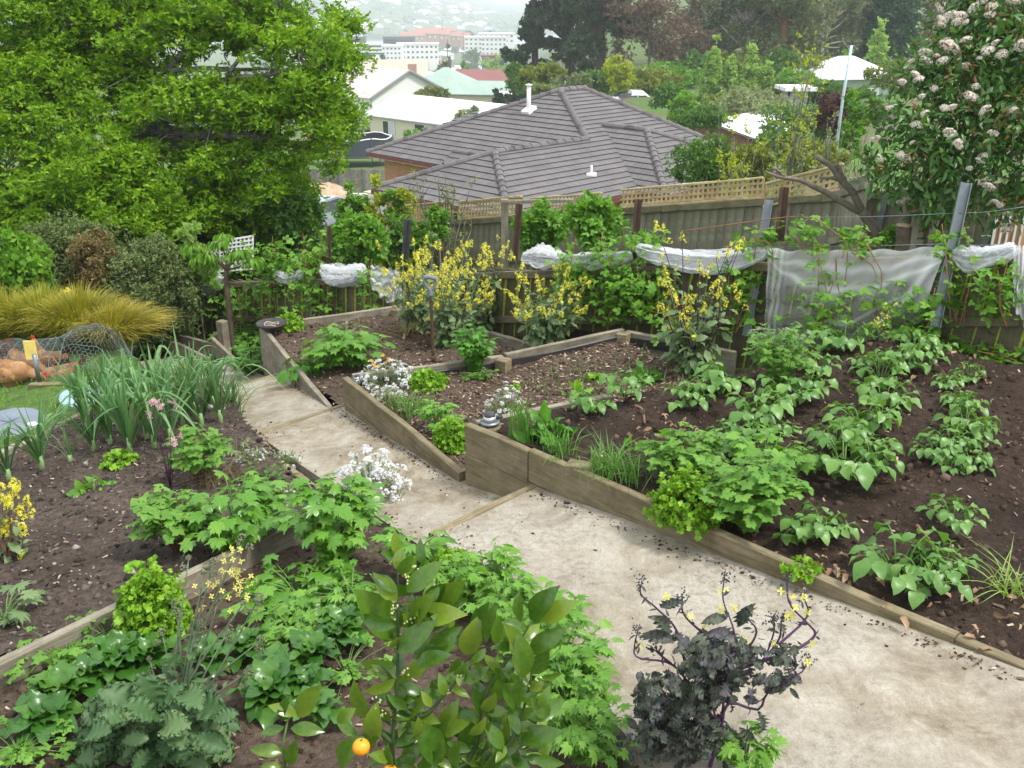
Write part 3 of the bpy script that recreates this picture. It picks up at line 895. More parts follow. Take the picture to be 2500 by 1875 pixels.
def swag(s, t):                                              # gathered towards the top right, thin below
    sag = .10 + .40 * np.sin(np.clip(s * .92,0,1) * PI) ** .8
    q = t / np.maximum(sag, .08)
    folds = .5 + .5 * np.sin(q * 15 + 1.5 * np.sin(s * 6) + s * 4)
    top = sst(1.0 - q, -.25,.25) * (.22 + .34 * folds ** 2)
    gather = .45 * sst(s - .84 + .10 * t, -.05,.12) * (t < .8) * (.6 + .4 * np.sin(s * 60 + t * 9))
    left = .30 * sst(.13 - s, -.05,.05) * (.5 + .5 * np.sin(s * 130 + t * 4))
    rope = .40 * np.exp(-((t - .60 - .22 * np.sin(np.clip((s - .25) * 1.6,0,1) * PI) ** 1.0 + .1 * s) / .025) ** 2) * sst(s, .25,.4) * sst(.9 - s, 0,.1)
    return .07 + .80 * (top + gather + left + rope)
net_sheet("wide sheet of thin white net hanging in swags over the fence", [(1660,538), (1760,542), (1900,541), (2046,534)], [(1648,742), (1740,752), (1850,738), (1985,700)], 130,60,.02,3, swag)
net_sheet("frayed flap of white net hanging left of the tall yellow brassicas", [(800,574), (830,578), (862,584)], [(800,612), (835,652), (868,640)], 40,30,.02,5, lambda s, t: .22 + .3 * (np.sin(t * 30 + s * 5) > .2))
net_sheet("narrow end of white net hanging at the edge of the picture", [(2190,535), (2204,533), (2225,532)], [(2188,650), (2206,690), (2225,720)], 24,40,.03,6, lambda s, t: .42 + .2 * np.sin(s * 20))
# neighbour's taller fence with lattice on top
FR, FL = np.array([4.95,13.0,-2.40]), np.array([-2.3,20.0,-4.36])
f2d = FL - FR
f2L = np.linalg.norm(f2d[:2])
f2x = np.append(f2d[:2] / f2L, 0)
f2n = np.array([f2x[1], -f2x[0], .0])
if f2n[1] < 0: f2n = -f2n                                   # away from the camera
def f2(s, dz=.0, off=.0):
    return FR + np.append(f2d[:2] / f2L * s, f2d[2] / f2L * s + dz) + f2n * off
fence2 = thing("boundary_fence", "tall grey boundary fence with pale lattice on top, below the tiled roof", "fence", f2(4,-1.7))
LEAN2 = -f2x * .07 + np.array([0,0,1.0])
pm2 = [paling_mesh(.146,1.75,.018, M["paling_grey"], f2x, f2n, LEAN2,20 + s) for s in range(4)]
for i, s in enumerate(np.arange(-4.6,10.4,.152)):
    put("paling", pm2[i % 4], fence2, f2(s, rnd.uniform(-.01,.006), rnd.uniform(-.006,.006)))
for s0 in np.arange(-4.6,10.0,2.7):
    s1 = min(s0 + 2.695,10.3)
    for nm, dz, h in (("top_rail", .03,.10), ("mid_rail", -.78,.085), ("low_rail", -1.5,.085)):
        board(nm, fence2, f2(s0, dz, -.035), f2(s1, dz, -.035), .045, h, M["rail"])
for px in (1655,1905,2145,1265):
    d = rayd(px, 480); n2 = f2n[:2]
    t = (n2 @ FR[:2] - .09) / (n2 @ d[:2])
    s = float((d[:2] * t - FR[:2]) @ f2x[:2])
    mb = MB()
    pp = f2(s, 0,-.085)
    box(mb, (-.04,-.02,-1.8), (.04,.02,.0))
    v = mb.v[0]; mb.v[0] = sheared(v, pp, f2x, f2n, LEAN2)
    mb.build("steel_post", M["steel"], fence2)
def lattice(s0, s1, h, dz, tilt=.0, nm="lattice"):
    mb = MB()
    p = .085
    for i, s in enumerate(np.arange(s0, s1, p)):
        b0, b1 = f2(s, dz + tilt * (s - s0), -.012), f2(s, dz + h + tilt * (s - s0), -.012)
        box(mb, (-.017,-.004,0), (.017,.004, h), 0,0, np.stack([f2x, f2n, [0,0,1]], 1), b0)
    for z in np.arange(.04, h, p):
        a, b = f2(s0, dz + z, -.022), f2(s1, dz + z + tilt * (s1 - s0), -.022)
        x = unit(b - a)
        box(mb, (0,-.004,-.017), (np.linalg.norm(b - a), .004,.017), 0,0, np.stack([x, f2n, np.cross(x, f2n)], 1), a)
    o = mb.build(nm + "_slats", M["lattice"], fence2, "stuff")
    for z in (.0, h):
        board(nm + "_frame", fence2, f2(s0, dz + z + .015,-.04), f2(s1, dz + z + .015 + tilt * (s1 - s0), -.04), .03,.035, M["lattice"])
lattice(1.75,4.35,.29,.05)
lattice(4.75,6.4,.29,.03,.0)
lattice(6.6,8.3,.34,.04)
lattice(8.5,10.2,.34,.06)
lattice(.55,1.7,.34,.10,-.16)
# grey fence running on behind
def simple_fence(name, label, pa, pb, h, mat, pitch=.15, rails=True, group=None, gap=.01):
    t = thing(name, label, "fence", (pa + pb) / 2 - [0,0, h], group)
    d = pb - pa; L = np.linalg.norm(d); x = unit(np.append(d[:2], 0)); n = np.array([x[1], -x[0], 0])
    if n[1] < 0: n = -n
    me = [paling_mesh(pitch - gap, h, .02, mat, x, n, np.array([0,0,1.0]), 40 + q) for q in range(3)]
    cnt = int(L / pitch)
    for i in range(cnt):
        put("paling", me[i % 3], t, pa + d * (i + .5) / cnt + [0,0, rnd.uniform(-.015,.01)])
    if rails:
        for dz in (-.12,-h * .55):
            board("rail", t, pa + [0,0, dz] - n * .03, pb + [0,0, dz] - n * .03,.05,.09, mat)
    return t
simple_fence("paling_fence", "silvery side fence climbing behind the cut branches", aty(1745,420,14.6), aty(1880,372,12.4), 1.4, M["paling_grey"], .13, gap=.03)
simple_fence("paling_fence", "new orange paling fence glimpsed left of the cream house", aty(655,287,108), aty(747,262,112), 1.6, M["lattice"], .30)
simple_fence("paling_fence", "dull grey paling fence behind the trampoline", aty(655,309,92), aty(812,300,94), 2.0, M["paling_grey"], .30)
t = thing("panel_fence", "pale grey panel fence across the yard behind the car", "fence", aty(740,412,62))
for i in range(7):
    x0, x1 = 655 + i * 26,655 + (i + 1) * 26
    for k in range(3):
        pa, pb = aty(x0,365.5,62), aty(x1,365.5,62)
        board("panel", t, pa + [.02,0,-.62 * k], pb + [-.02,0,-.62 * k], .05,.60, M["paling_pale"] if "paling_pale" in M else M["paling_grey"], jit=.002)
    mb = MB(); p = aty(x0,364,61.9)
    box(mb, (p[0] - .05, p[1] - .03, p[2] - 1.95), (p[0] + .05, p[1] + .03, p[2]))
    mb.build("post", M["steel"], t)
mb = MB()
pa, pb = aty(655,417,60), aty(830,415,60)
box(mb, (pa[0], 59.6, pa[2] - .5), (pb[0], 60.0, pa[2]))
mb.solo("retaining_kerb", plain("white_kerb", (.7,.7,.68), .8), "long white kerb below the pale panel fence", "kerb")
mb = MB()
p0 = aty(700,470,48); z0 = p0[2] - .75
mb.add(np.array([[p0[0] - 4,42,-9.9], [p0[0] + 6,42,-9.9], [p0[0] + 9,59,-11.1], [p0[0] - 6,59,-11.1]]), np.array([[0,1,2,3]]))
tag(mb.build("driveway", M["asphalt"], None, "structure"), "grey driveway where the silver car is parked")
# timber frame standing in front of the boundary fence
fr = thing("timber_frame", "weathered grey timber frame like a gate with no infill", "frame", stand(1160,560,13.5))
for px in (1090,1231):
    a = aty(px, 430,13.5)
    mb = MB(); box(mb, (a[0] - .05, a[1] - .04, a[2] - 1.7), (a[0] + .05, a[1] + .04, a[2])); mb.build("post", M["paling_grey"], fr)
board("crossbar", fr, aty(1083,431,13.42), aty(1238,430,13.42), .04,.05, M["paling_grey"])
# ------------------------------------------------------------------ the brick house with the tiled roof
m, nt, out = nodes("concrete_roof_tiles")
uvn = nt.nodes.new("ShaderNodeAttribute"); uvn.attribute_name = "uvw"
br = nt.nodes.new("ShaderNodeTexBrick")
br.inputs["Scale"].default_value = 1.0
br.inputs["Color1"].default_value = (.098,.089,.090,1); br.inputs["Color2"].default_value = (.138,.125,.125,1); br.inputs["Mortar"].default_value = (.05,.046,.052,1)
br.inputs["Mortar Size"].default_value = .012
br.inputs["Brick Width"].default_value, br.inputs["Row Height"].default_value = .30,.34
br.inputs["Bias"].default_value = .1
nt.links.new(uvn.outputs["Vector"], br.inputs["Vector"])
g = noise(nt, coord(nt), 1.6,6)
g2 = noise(nt, coord(nt), 25,4)
col = mixc(nt, .35, br.outputs["Color"], ramp(nt, g, [(.3, (.075,.068,.070)), (.7, (.195,.178,.176))]))
col = mixc(nt, ramp(nt, g2, [(.5, (0,0,0)), (.8, (.45,) * 3)]), col, (.24,.23,.21))
st_ = noise(nt, coord(nt), .7,8,.7,1.0)
col = mixc(nt, ramp(nt, st_, [(.50, (0,0,0)), (.68, (.55,) * 3)]), col, (.075,.07,.072))
principled(nt, out, col, .7, bump(nt, g2,.3,.01), .35)
M["tile"] = m
m, nt, out = nodes("orange_brick")
v = coord(nt)
def brickmat(name, c1, c2, mort, axis_scale=1.0):
    m, nt, out = nodes(name)
    uvn = nt.nodes.new("ShaderNodeAttribute"); uvn.attribute_name = "uvw"
    br = nt.nodes.new("ShaderNodeTexBrick")
    br.inputs["Scale"].default_value = 1.0
    br.inputs["Color1"].default_value, br.inputs["Color2"].default_value, br.inputs["Mortar"].default_value = (*c1,1), (*c2,1), (*mort, 1)
    br.inputs["Mortar Size"].default_value = .010
    br.inputs["Brick Width"].default_value, br.inputs["Row Height"].default_value = .24,.086
    nt.links.new(uvn.outputs["Vector"], br.inputs["Vector"])
    g = noise(nt, coord(nt), 3,5)
    col = mixc(nt, .4, br.outputs["Color"], ramp(nt, g, [(.3, c1), (.7, c2)]))
    principled(nt, out, col, .85, bump(nt, br.outputs["Fac"], .4,-.01), .2)
    return m
M["brick"] = brickmat("orange_brick_wall", (.33,.14,.065), (.44,.225,.115), (.36,.28,.2))
M["brick_red"] = brickmat("red_brick_wall", (.22,.09,.06), (.32,.15,.10), (.3,.25,.2))
M["fascia"] = plain("maroon_fascia", (.16,.045,.04), .5)
M["soffit"] = plain("cream_soffit", (.6,.5,.36), .7)
M["white"] = plain("white_paint", (.80,.80,.79), .5,.05)
M["glass"] = plain("dark_window_glass", (.035,.045,.055), .12,.3,2,0,.6)
M["curtain"] = plain("pale_curtain", (.55,.56,.58), .8,.1)
def uvw(o, P):
    a = o.data.attributes.new("uvw", "FLOAT_VECTOR", "POINT")
    a.data.foreach_set("vector", np.asarray(P, np.float32).ravel())
def clip(poly, k, c, keep_above):
    out = []
    for i in range(len(poly)):
        p, q = poly[i], poly[(i + 1) % len(poly)]
        dp, dq = (p[k] - c), (q[k] - c)
        if not keep_above: dp, dq = -dp, -dq
        if dp >= 0: out.append(p)
        if dp * dq < 0: out.append(p + (q - p) * (dp / (dp - dq)))
    return out
def roof_plane(parent, pts, edir, name="tile_course", step=.34, lift=.032, mat="tile"):
    """Courses of tiles over the polygon pts; edir runs along the eave. Every course is a part."""
    pts = np.array(pts, float)
    n = np.zeros(3)
    for i in range(len(pts)): n += np.cross(pts[i], pts[(i + 1) % len(pts)])
    n = unit(n)
    if n[2] < 0: n = -n
    u = unit(np.asarray(edir, float) - n * np.dot(edir, n)); v = np.cross(n, u)
    if v[2] < 0: v = -v
    o = pts[np.argmin(pts @ v)]
    P2 = [np.array([(p - o) @ u, (p - o) @ v]) for p in pts]
    top = max(p[1] for p in P2)
    k = 0
    while k * step < top - .02:
        c = clip(clip(P2,1, k * step, True), 1, (k + 1) * step, False)
        if len(c) >= 3:
            c = np.array(c)
            hgt = lift * (1 - (c[:, 1] - k * step) / step) + .01
            V = o + c[:, :1] * u + c[:, 1:] * v + hgt[:, None] * n
            low = np.nonzero(c[:, 1] < k * step + 1e-4)[0]
            mb = MB()
            m_ = len(V)
            mb.add(V, np.array([np.arange(m_)]), 0,0, False)
            UV = np.column_stack([c[:, 0] + .15 * (k % 2), c[:, 1] + .0, np.zeros(m_)])
            if len(low) >= 2:
                a, b = low[np.argmin(c[low, 0])], low[np.argmax(c[low, 0])]
                W = np.array([V[a], V[b], V[b] - n * (lift + .02), V[a] - n * (lift + .02)])
                mb.add(W, np.array([[0,1,2,3]]), 0,0, False)
                UV = np.vstack([UV, [UV[a], UV[b], UV[b], UV[a]]])
            ob = mb.build(name, M[mat], parent)
            uvw(ob, UV)
        k += 1
    return n
def caps(parent, p, q, r=.13, L=.42, lift=.06):
    p, q = np.array(p, float), np.array(q, float)
    d = q - p; T = np.linalg.norm(d); x = d / T
    y = unit(np.cross([0,0,1], x)); z = np.cross(x, y)
    n = max(1, int(round(T / L)))
    ang = np.linspace(-.15 * PI, 1.15 * PI, 7)
    for i in range(n):
        V = []
        for s, rr in ((0, r * 1.08), (L * 1.08, r * .92)):
            c = p + x * (i * T / n + s) + z * (lift - .05 + (.012 if s == 0 else 0))
            V.append(c + rr * (np.cos(ang)[:, None] * y + np.sin(ang)[:, None] * z))
        mb = MB()
        mb.add(np.concatenate(V), [grid_faces(2,7), np.array([np.arange(7)])], 0,0, False)
        o = mb.build("ridge_cap", M["tile"], parent)
        uvw(o, np.concatenate(V) * .1)
E0 = -6.0
house = thing("brick_house", "orange brick house with a broad hipped roof of grey concrete tiles", "house", GA(-27,30,-9))
roofo = bpy.data.objects.new("roof", None); COL.objects.link(roofo); roofo.parent = house; ORG[roofo.name] = ORG[house.name]
Lc, apex, R2 = (-34,24.8, E0), (-28.16,30.48,-3.45), (-28.16,31.9,-3.45)
wend, wst, wfoot, wleft, wval = (-24.05,27.53,-4.78), (-24.05,22.83,-4.78), (-20.24,19.78, E0), (-26.96,19.78, E0), (-26.96,24.8, E0)
p2foot, p2in, p2out, c2 = (-20.24,25.91, E0), (-24.89,29.44,-4.5), (-22.76,29.44,-4.5), (-19.1,25.91, E0)
p1far, c2b, p2b, bl = (-20.24,33.2, E0), (-19.1,32.97, E0), (-20.24,32.97, E0), (-34,38.0, E0)
g_ = lambda p: GA(*p)
A3, B3 = np.append(AX, 0), np.append(BX, 0)
roof_plane(roofo, [g_(p) for p in (Lc, wval, wend, apex)], A3)
def on_plane(px, py, p, q, r):
    n = np.cross(q - p, r - p); d = rayd(px, py)
    return d * ((p @ n) / (d @ n))
q1 = on_plane(1518,299, g_(wfoot), g_(p2foot), g_(apex))
roof_plane(roofo, [g_(wfoot), g_(p1far), q1, g_(R2), g_(apex), g_(wend), g_(wst)], B3)
roof_plane(roofo, [g_(p) for p in (wleft, wfoot, wst)], A3)
roof_plane(roofo, [g_(p) for p in (wleft, wst, wend, wval)], B3)
roof_plane(roofo, [g_(p) for p in (p2foot, c2, p2out, p2in)], A3)
roof_plane(roofo, [g_(p) for p in (c2, c2b, p2out)], B3)
roof_plane(roofo, [g_(p) for p in (c2b, p2b, p2in, p2out)], A3)
mb = MB()
for q in ((Lc, apex, R2, bl), (R2, "q1", (-34,39.8, E0), bl)):
    mb.add(np.array([q1 if p == "q1" else g_(p) for p in q]), np.array([[0,1,2,3]]), 0,0, False)
uvw(mb.build("back_slope", M["tile"], roofo), np.concatenate(mb.v))
# a lower wing behind the left corner
mb = MB()
roof_plane(roofo, [GA(-35.5,27.0, E0), GA(-33.2,27.0, E0), GA(-31.8,28.6,-5.0), GA(-32.6,30.2,-4.75)], A3)
# little gable over the valley
roof_plane(roofo, [GA(-27.75,23.65,-5.62), GA(-26.1,23.65,-5.62), GA(-25.35,24.2,-5.24), GA(-27.75,24.2,-5.24)], A3)
roof_plane(roofo, [GA(-27.75,24.75,-5.62), GA(-26.1,24.75,-5.62), GA(-25.35,24.2,-5.24), GA(-27.75,24.2,-5.24)], A3)
mb = MB()
mb.add(np.array([GA(-27.7,23.7,-5.64), GA(-27.7,24.7,-5.64), GA(-27.7,24.2,-5.28)]), np.array([[0,1,2]]), 0,0, False)
mb.build("gable_infill", M["soffit"], house)
for p, q in (((-27.76,23.60,-5.66), (-27.76,24.2,-5.20)), ((-27.76,24.80,-5.66), (-27.76,24.2,-5.20))):
    board("barge_board", house, GA(*p), GA(*q), .05,.14, M["fascia"])
caps(roofo, GA(-27.7,24.2,-5.26), GA(-25.35,24.2,-5.26), .09)
for p, q in ((Lc, apex), (apex, wend), (apex, R2), (wst, wend), (wleft, wst), (wfoot, wst), (p2in, p2out), (c2, p2out), (c2b, p2out)):
    caps(roofo, g_(p), g_(q))
caps(roofo, g_(R2), q1)
for p, q in ((Lc, wval), (wleft, wfoot), (wfoot, p2foot), (p2foot, c2), (c2, c2b), (wval, wleft)):
    a, b = g_(p), g_(q)
    board("gutter", house, a - [0,0,.0], b - [0,0,.0], .11,.12, M["fascia"])
    cen = GA(-27,29,0); inn = unit(np.append(((cen - (a + b) / 2)[:2]), 0))
    d = unit(b - a); nn = np.cross(d, [0,0,1]); nn = nn if nn @ inn > 0 else -nn
    board("soffit", house, a + nn * .28 - [0,0,.13], b + nn * .28 - [0,0,.13], .44,.06, M["soffit"])
def wallq(parent, p, q, z0, z1, mat, name="wall", off=.0):
    p, q = np.asarray(p, float), np.asarray(q, float)
    d = q - p; L = np.linalg.norm(d[:2])
    nn = np.array([d[1], -d[0], 0]) / L * .12
    mb = MB()
    V = np.array([[*p[:2], z0], [*q[:2], z0], [*q[:2], z1], [*p[:2], z1]])
    mb.add(np.vstack([V, V - nn]), BOXF, 0,0, False)
    o = mb.build(name, mat, parent)
    uvw(o, np.vstack([[[0, z0,0], [L, z0,0], [L, z1,0], [0, z1,0]]] * 2))
    return o
wallq(house, GA(-33.5,25.3,0), GA(-26.4,25.3,0), -9.4,-6.12, M["brick"])
wallq(house, GA(-30.2,25.24,0), GA(-26.4,25.24,0), -9.4,-6.14, M["brick"], "projecting_wall")
wallq(house, GA(-26.46,20.28,0), GA(-20.74,20.28,0), -9.0,-6.12, M["brick"])
wallq(house, GA(-20.74,20.28,0), GA(-20.74,26.4,0), -9.0,-6.12, M["brick"])
wallq(house, GA(-26.46,24.9,0), GA(-26.46,20.28,0), -9.0,-6.12, M["brick"])
wallq(house, GA(-20.7,26.4,0), GA(-19.6,26.4,0), -9.0,-6.12, M["brick"])
wallq(house, GA(-19.6,26.4,0), GA(-19.6,33,0), -9.0,-6.12, M["brick"])
def window_on(parent, p, d, nrm, w, h, frame_mat, panes=2, name="window", curtain=False):
    """Window with a frame and sunk panes; p = lower left corner on the wall's face."""
    d, nrm = np.asarray(d, float), np.asarray(nrm, float)
    up = np.array([0,0,1.0])
    f = MB(); t = min(.06, w * .12)
    R = np.stack([d, nrm, up], 1)
    for lo, hi in (((0,0,0), (t, .05, h)), ((w - t, 0,0), (w, .05, h)), ((t, 0,0), (w - t, .05, t)), ((t, 0, h - t), (w - t, .05, h))):
        box(f, lo, hi, 0,0, R, p)
    for k in range(1, panes): box(f, (w * k / panes - t / 2,0, t), (w * k / panes + t / 2,.045, h - t), 0,0, R, p)
    fo = f.build(name, frame_mat, parent)
    for k in range(panes):
        g = MB(); box(g, (w * k / panes + t * .6,.004, t), (w * (k + 1) / panes - t * .6,.02, h - t), 0,0, R, p)
        g.build("pane", M["curtain"] if (curtain and k == panes - 1) else M["glass"], fo)
window_on(house, GA(-24.6,20.24,-7.5), A3,-B3,2.4,1.25, M["soffit"], 3)
window_on(house, GA(-20.70,22.2,-7.6), B3, A3,1.5,1.3, M["soffit"], 2)
def on_plane(px, py, p, q, r):
    n = np.cross(q - p, r - p); d = rayd(px, py)
    return d * ((p @ n) / (d @ n))
fl = on_plane(1142,243, g_(Lc), g_(wval), g_(apex))
flue = MB(); tube(flue, [fl - [0,0,.2], fl + [0,0,1.05]], .085,12); fo = flue.build("flue", M["white"], house)
c_ = MB(); tube(c_, [fl + [0,0,1.05], fl + [0,0,1.09], fl + [0,0,1.12]], [.14,.15,.02], 12); c_.build("flue_cap", M["white"], fo)
c_ = MB(); box(c_, (-.22,-.25,-.13), (.22,.25,.02), 0,0, np.stack([A3, unit(B3 + [0,0,.449]), unit(np.cross(A3, B3 + np.array([0,0,.449])))], 1), fl + [0,0,.14]); c_.build("flashing", M["white"], fo)
v_ = on_plane((800 + 1668 / 2.592) / VS, 1108 / 2.592 / VS, g_(wfoot), g_(p1far), g_(apex))
c_ = MB(); tube(c_, [v_ - [0,0,.1], v_ + [0,0,.33]], .035,8); vo = c_.build("vent_pipe", M["white"], house)
c_ = MB(); box(c_, (-.17,-.2,-.02), (.17,.2,.07), 0,0, None, v_); c_.build("flashing", M["white"], vo)
c_ = MB(); p = GA(-29.2,24.75,-6.0); tube(c_, [p, p - [0,0,1.2], p - [0,0,3.2]], .04,8); c_.build("downpipe", M["soffit"], house)
# ------------------------------------------------------------------ other houses, the town, the far hillside
def roofmat(name, c, ribs=True):
    m, nt, out = nodes(name)
    g = noise(nt, coord(nt), .8,5)
    col = ramp(nt, g, [(.3, tuple(x * .88 for x in c)), (.7, tuple(min(1, x * 1.05) for x in c))])
    principled(nt, out, col, .5, None, .4)
    return m
R_ = dict(white=roofmat("white_metal_roof", (.80,.81,.82)), rusty=plain("rusty_white_roof", (.62,.60,.60), .6,.1,.9,0,.3,0, (.50,.36,.31)), green=roofmat("pale_green_roof", (.30,.40,.34)),
          red=roofmat("red_tin_roof", (.23,.085,.075)), beige=roofmat("beige_roof", (.42,.37,.29)), grey=roofmat("grey_roof", (.30,.31,.33)), dark=roofmat("dark_roof", (.09,.09,.11)), terracotta=roofmat("terracotta_roof", (.36,.16,.11)), blue=roofmat("blue_cladding", (.12,.25,.42)))
W_ = dict(cream=plain("cream_cladding", (.62,.58,.43), .7,.05), white=M["white"], sage=plain("sage_cladding", (.28,.37,.29), .7,.06), redb=M["brick_red"], brick=M["brick"], grey=plain("grey_wall", (.36,.36,.36), .8), palebrick=plain("pale_red_brick", (.40,.24,.19), .8), bluew=plain("pale_blue_wall", (.45,.53,.62), .7))
def gabled(name, label, corner, L, D, wh, rise, roof, wall, ang=None, hip=.0, wins=(), over=.4, end_wins=(), group=None, right_corner=False, cat="house"):
    """House: corner = eave corner at the left end of the front wall; the front wall runs L along d, depth D goes back."""
    d = A3 if ang is None else np.array([math.cos(ang), math.sin(ang), .0])
    b = np.array([-d[1], d[0], .0])
    c = np.asarray(corner, float)
    if right_corner: c = c - d * L
    t = thing(name, label, cat, c + d * L / 2 + b * D / 2 - [0,0, wh], group)
    P = lambda s, q, z: c + d * s + b * q + np.array([0,0, z])
    for p, q in ((P(0,0,0), P(L, 0,0)), (P(L, 0,0), P(L, D, 0)), (P(L, D, 0), P(0, D, 0)), (P(0, D, 0), P(0,0,0))):
        wallq(t, p, q, c[2] - wh, c[2] - .02, wall)
    if rise > 0:
        mb = MB(); o = over; k = rise / (D / 2); hp = hip * D / 2
        ridge = [P(-o + (hp + o if hip else 0), D / 2, rise), P(L + o - (hp + o if hip else 0), D / 2, rise)]
        e = [P(-o, -o, -k * o), P(L + o, -o, -k * o), P(L + o, D + o, -k * o), P(-o, D + o, -k * o)]
        V = np.array(e + ridge); T = V + [0,0,.10]
        allv = np.vstack([T, V])
        f4 = [[0,1,5,4], [2,3,4,5], [7,6,10,11], [9,8,11,10], [0,6,7,1], [2,8,9,3], [1,7,8,2], [3,9,6,0]]
        f3 = []
        if hip: f3 = [[1,2,5], [3,0,4]]
        mb.add(allv, [np.array(f4[:6] + (f4[6:] if hip else []))] + ([np.array(f3)] if f3 else []), 0,0, False)
        mb.build("roof", roof, t)
        if not hip:
            for s in (.02, L - .02):
                gm = MB(); gm.add(np.array([P(s, 0,-.03), P(s, D, -.03), P(s, D / 2, rise)]), np.array([[0,1,2]]), 0,0, False)
                o2 = gm.build("gable", wall, t); uvw(o2, np.array([[0,0,0], [D, 0,0], [D / 2, rise, 0]]))
    else:
        mb = MB(); box(mb, (-over, -over, 0), (L + over, D + over, .25), 0,0, np.stack([d, b, [0,0,1]], 1), c); mb.build("roof", roof, t)
    for s, z, w, h, n in wins: window_on(t, P(s, -.03, z), d, -b, w, h, M["white"], n, curtain=True)
    for s, z, w, h, n in end_wins: window_on(t, P(L + .03, s, z), b, d, w, h, M["white"], n)
    return t, P
def Z5(x, y): return (800 + x / 4.424) / VS, (y / 4.424) / VS
def Z3(x, y): return (1650 + x / 2.592) / VS, (y / 2.592) / VS
def Z2(x, y): return (800 + x / 2.592) / VS, (y / 2.592) / VS
h, P = gabled("cream_house", "long cream house with a white metal roof and white-framed windows", aty(*Z5(448,1228), 100), 23,8.5,3.6,1.6, R_["white"], W_["cream"], hip=.0,
       wins=((2.2,-1.9,1.9,1.45,2), (7.2,-2.35,3.0,2.0,2), (14.0,-1.9,1.6,1.4,2), (18.5,-1.9,1.6,1.4,2)))
c_ = MB(); tube(c_, [P(13.5,1.6,.5), P(13.5,1.6,1.1), P(13.5,1.6,1.25)], [.16,.16,.24], 10); c_.build("roof_vent", M["steel"], h)
h, P = gabled("weatherboard_house", "white gabled house with a rust-streaked roof and a brick chimney", aty(*Z5(465,1050), 128), 13,12.5,3.4,3.0, R_["rusty"], W_["white"], right_corner=True)
c_ = MB(); box(c_, (-.55,-.45,0), (.55,.45,1.7), 0,0, None, P(12.2,7.6,2.0)); co = c_.build("chimney", W_["palebrick"], h); uvw(co, np.zeros((len(c_.v[0]), 3)))
board("barge_board", h, P(13.42,-.4,.02), P(13.42,6.25,3.12), .05,.25, R_["grey"]); board("barge_board", h, P(13.42,12.9,.02), P(13.42,6.25,3.12), .05,.25, R_["grey"])
gabled("green_roofed_house", "house with a broad pale green hipped roof behind the white gable", aty(*Z5(800,975), 150), 9.5,11,3.0,3.0, R_["green"], W_["white"], ang=math.radians(-22), hip=.8)
gabled("green_roofed_house", "low cream-gabled house under a pale green roof, nearer the red roof", aty(*Z5(1300,1010), 140), 13,8,2.8,1.4, R_["green"], W_["cream"], ang=math.radians(-12))
gabled("red_roofed_house", "long house with a red metal roof and cream gable", aty(*Z5(1300,930), 172), 21,10,3.0,2.4, R_["red"], W_["cream"], ang=math.radians(-18))
gabled("carport", "flat white carport roof on posts left of the tiled roof", aty(*Z5(1865,1045), 120), 7.5,4,2.6,.0, R_["white"], W_["redb"], ang=.0, over=.3, cat="carport")
gabled("large_shed", "large beige roofed hall behind the white gable", aty(*Z5(330,835), 250), 17,22,4,3.5, R_["beige"], W_["grey"], ang=math.radians(4), cat="shed")
gabled("sage_house", "sage green house with a white hipped roof on the rise to the right", aty(*Z3(975,492), 85), 6.6,6.4,3.4,1.45, R_["white"], W_["sage"], ang=math.radians(14), hip=.8, wins=((.5,-2.2,1.5,1.3,2), (3.3,-2.2,1.5,1.3,2)))
h, P = gabled("brick_bungalow", "brown brick bungalow with a low white gabled roof", aty(*Z3(545,892), 58), 9.5,7.0,3.0,.85, R_["white"], W_["redb"], ang=math.radians(52))
gabled("blue_shed", "pale blue shed with a white roof beyond the tiled roof ridge", aty(*Z2(1795,600), 95), 9,7,3.2,.9, R_["white"], W_["bluew"], ang=math.radians(-8), cat="shed")
gabled("garden_shed", "small low white-roofed shed behind the purple bush", aty(*Z3(715,575), 70), 1.5,2,2.0,.0, R_["white"], W_["grey"], ang=.0, cat="shed")
gabled("garden_shed", "small beige flat-roofed shed above the white bungalow roof", aty(*Z3(385,690), 75), 4.0,4,2.0,.3, R_["terracotta"], W_["cream"], ang=.1, cat="shed")
# tall office blocks with rows of windows
def block_building(name, label, px, py, y, w, d, h, wall, storeys, bays, ang=.0, roof=None, band=True, cat="office building"):
    base = aty(px, py, y)
    x = np.array([math.cos(ang), math.sin(ang), 0]); b = np.array([-x[1], x[0], 0])
    t = thing(name, label, cat, base + x * w / 2 + b * d / 2)
    R = np.stack([x, b, [0,0,1]], 1)
    mb = MB(); box(mb, (0,0,-6), (w, d, h), 0,0, R, base); mb.build("wall", wall, t)
    mb = MB(); box(mb, (-.3,-.3, h), (w + .3, d + .3, h + .6), 0,0, R, base); mb.build("roof", roof or wall, t)
    sh = h / storeys
    for s in range(storeys):
        if band:
            wm = MB(); box(wm, (w * .03,-.12, s * sh + sh * .35), (w * .97,.05, s * sh + sh * .8), 0,0, R, base); wm.build("window_band", M["glass"], t)
        else:
            for k in range(bays):
                x0 = w * (k + .25) / bays
                wm = MB(); box(wm, (x0,-.12, s * sh + sh * .38), (x0 + w * .42 / bays, .05, s * sh + sh * .72), 0,0, R, base); wm.build("window", M["glass"], t)
    return t
block_building("office_block", "white office with long dark window strips at the left of the town", *Z5(205,600), 600,26,16,6.0, W_["white"], 3,1,.0)
block_building("office_plant_room", "dark box on the roof line behind the strip-windowed office", *Z5(240,490), 640,9.5,8,4.5, R_["dark"], 1,1,0, None, True, "building")
block_building("office_block", "tall white office block with a dark plant room behind the twin dark trees", *Z5(592,700), 560,10.8,12,9.5, W_["white"], 4,5,.0, None, False)
block_building("office_block", "broad white office wing in the middle of the town", *Z5(750,650), 585,24,14,8.5, W_["white"], 3,9,.08, None, False)
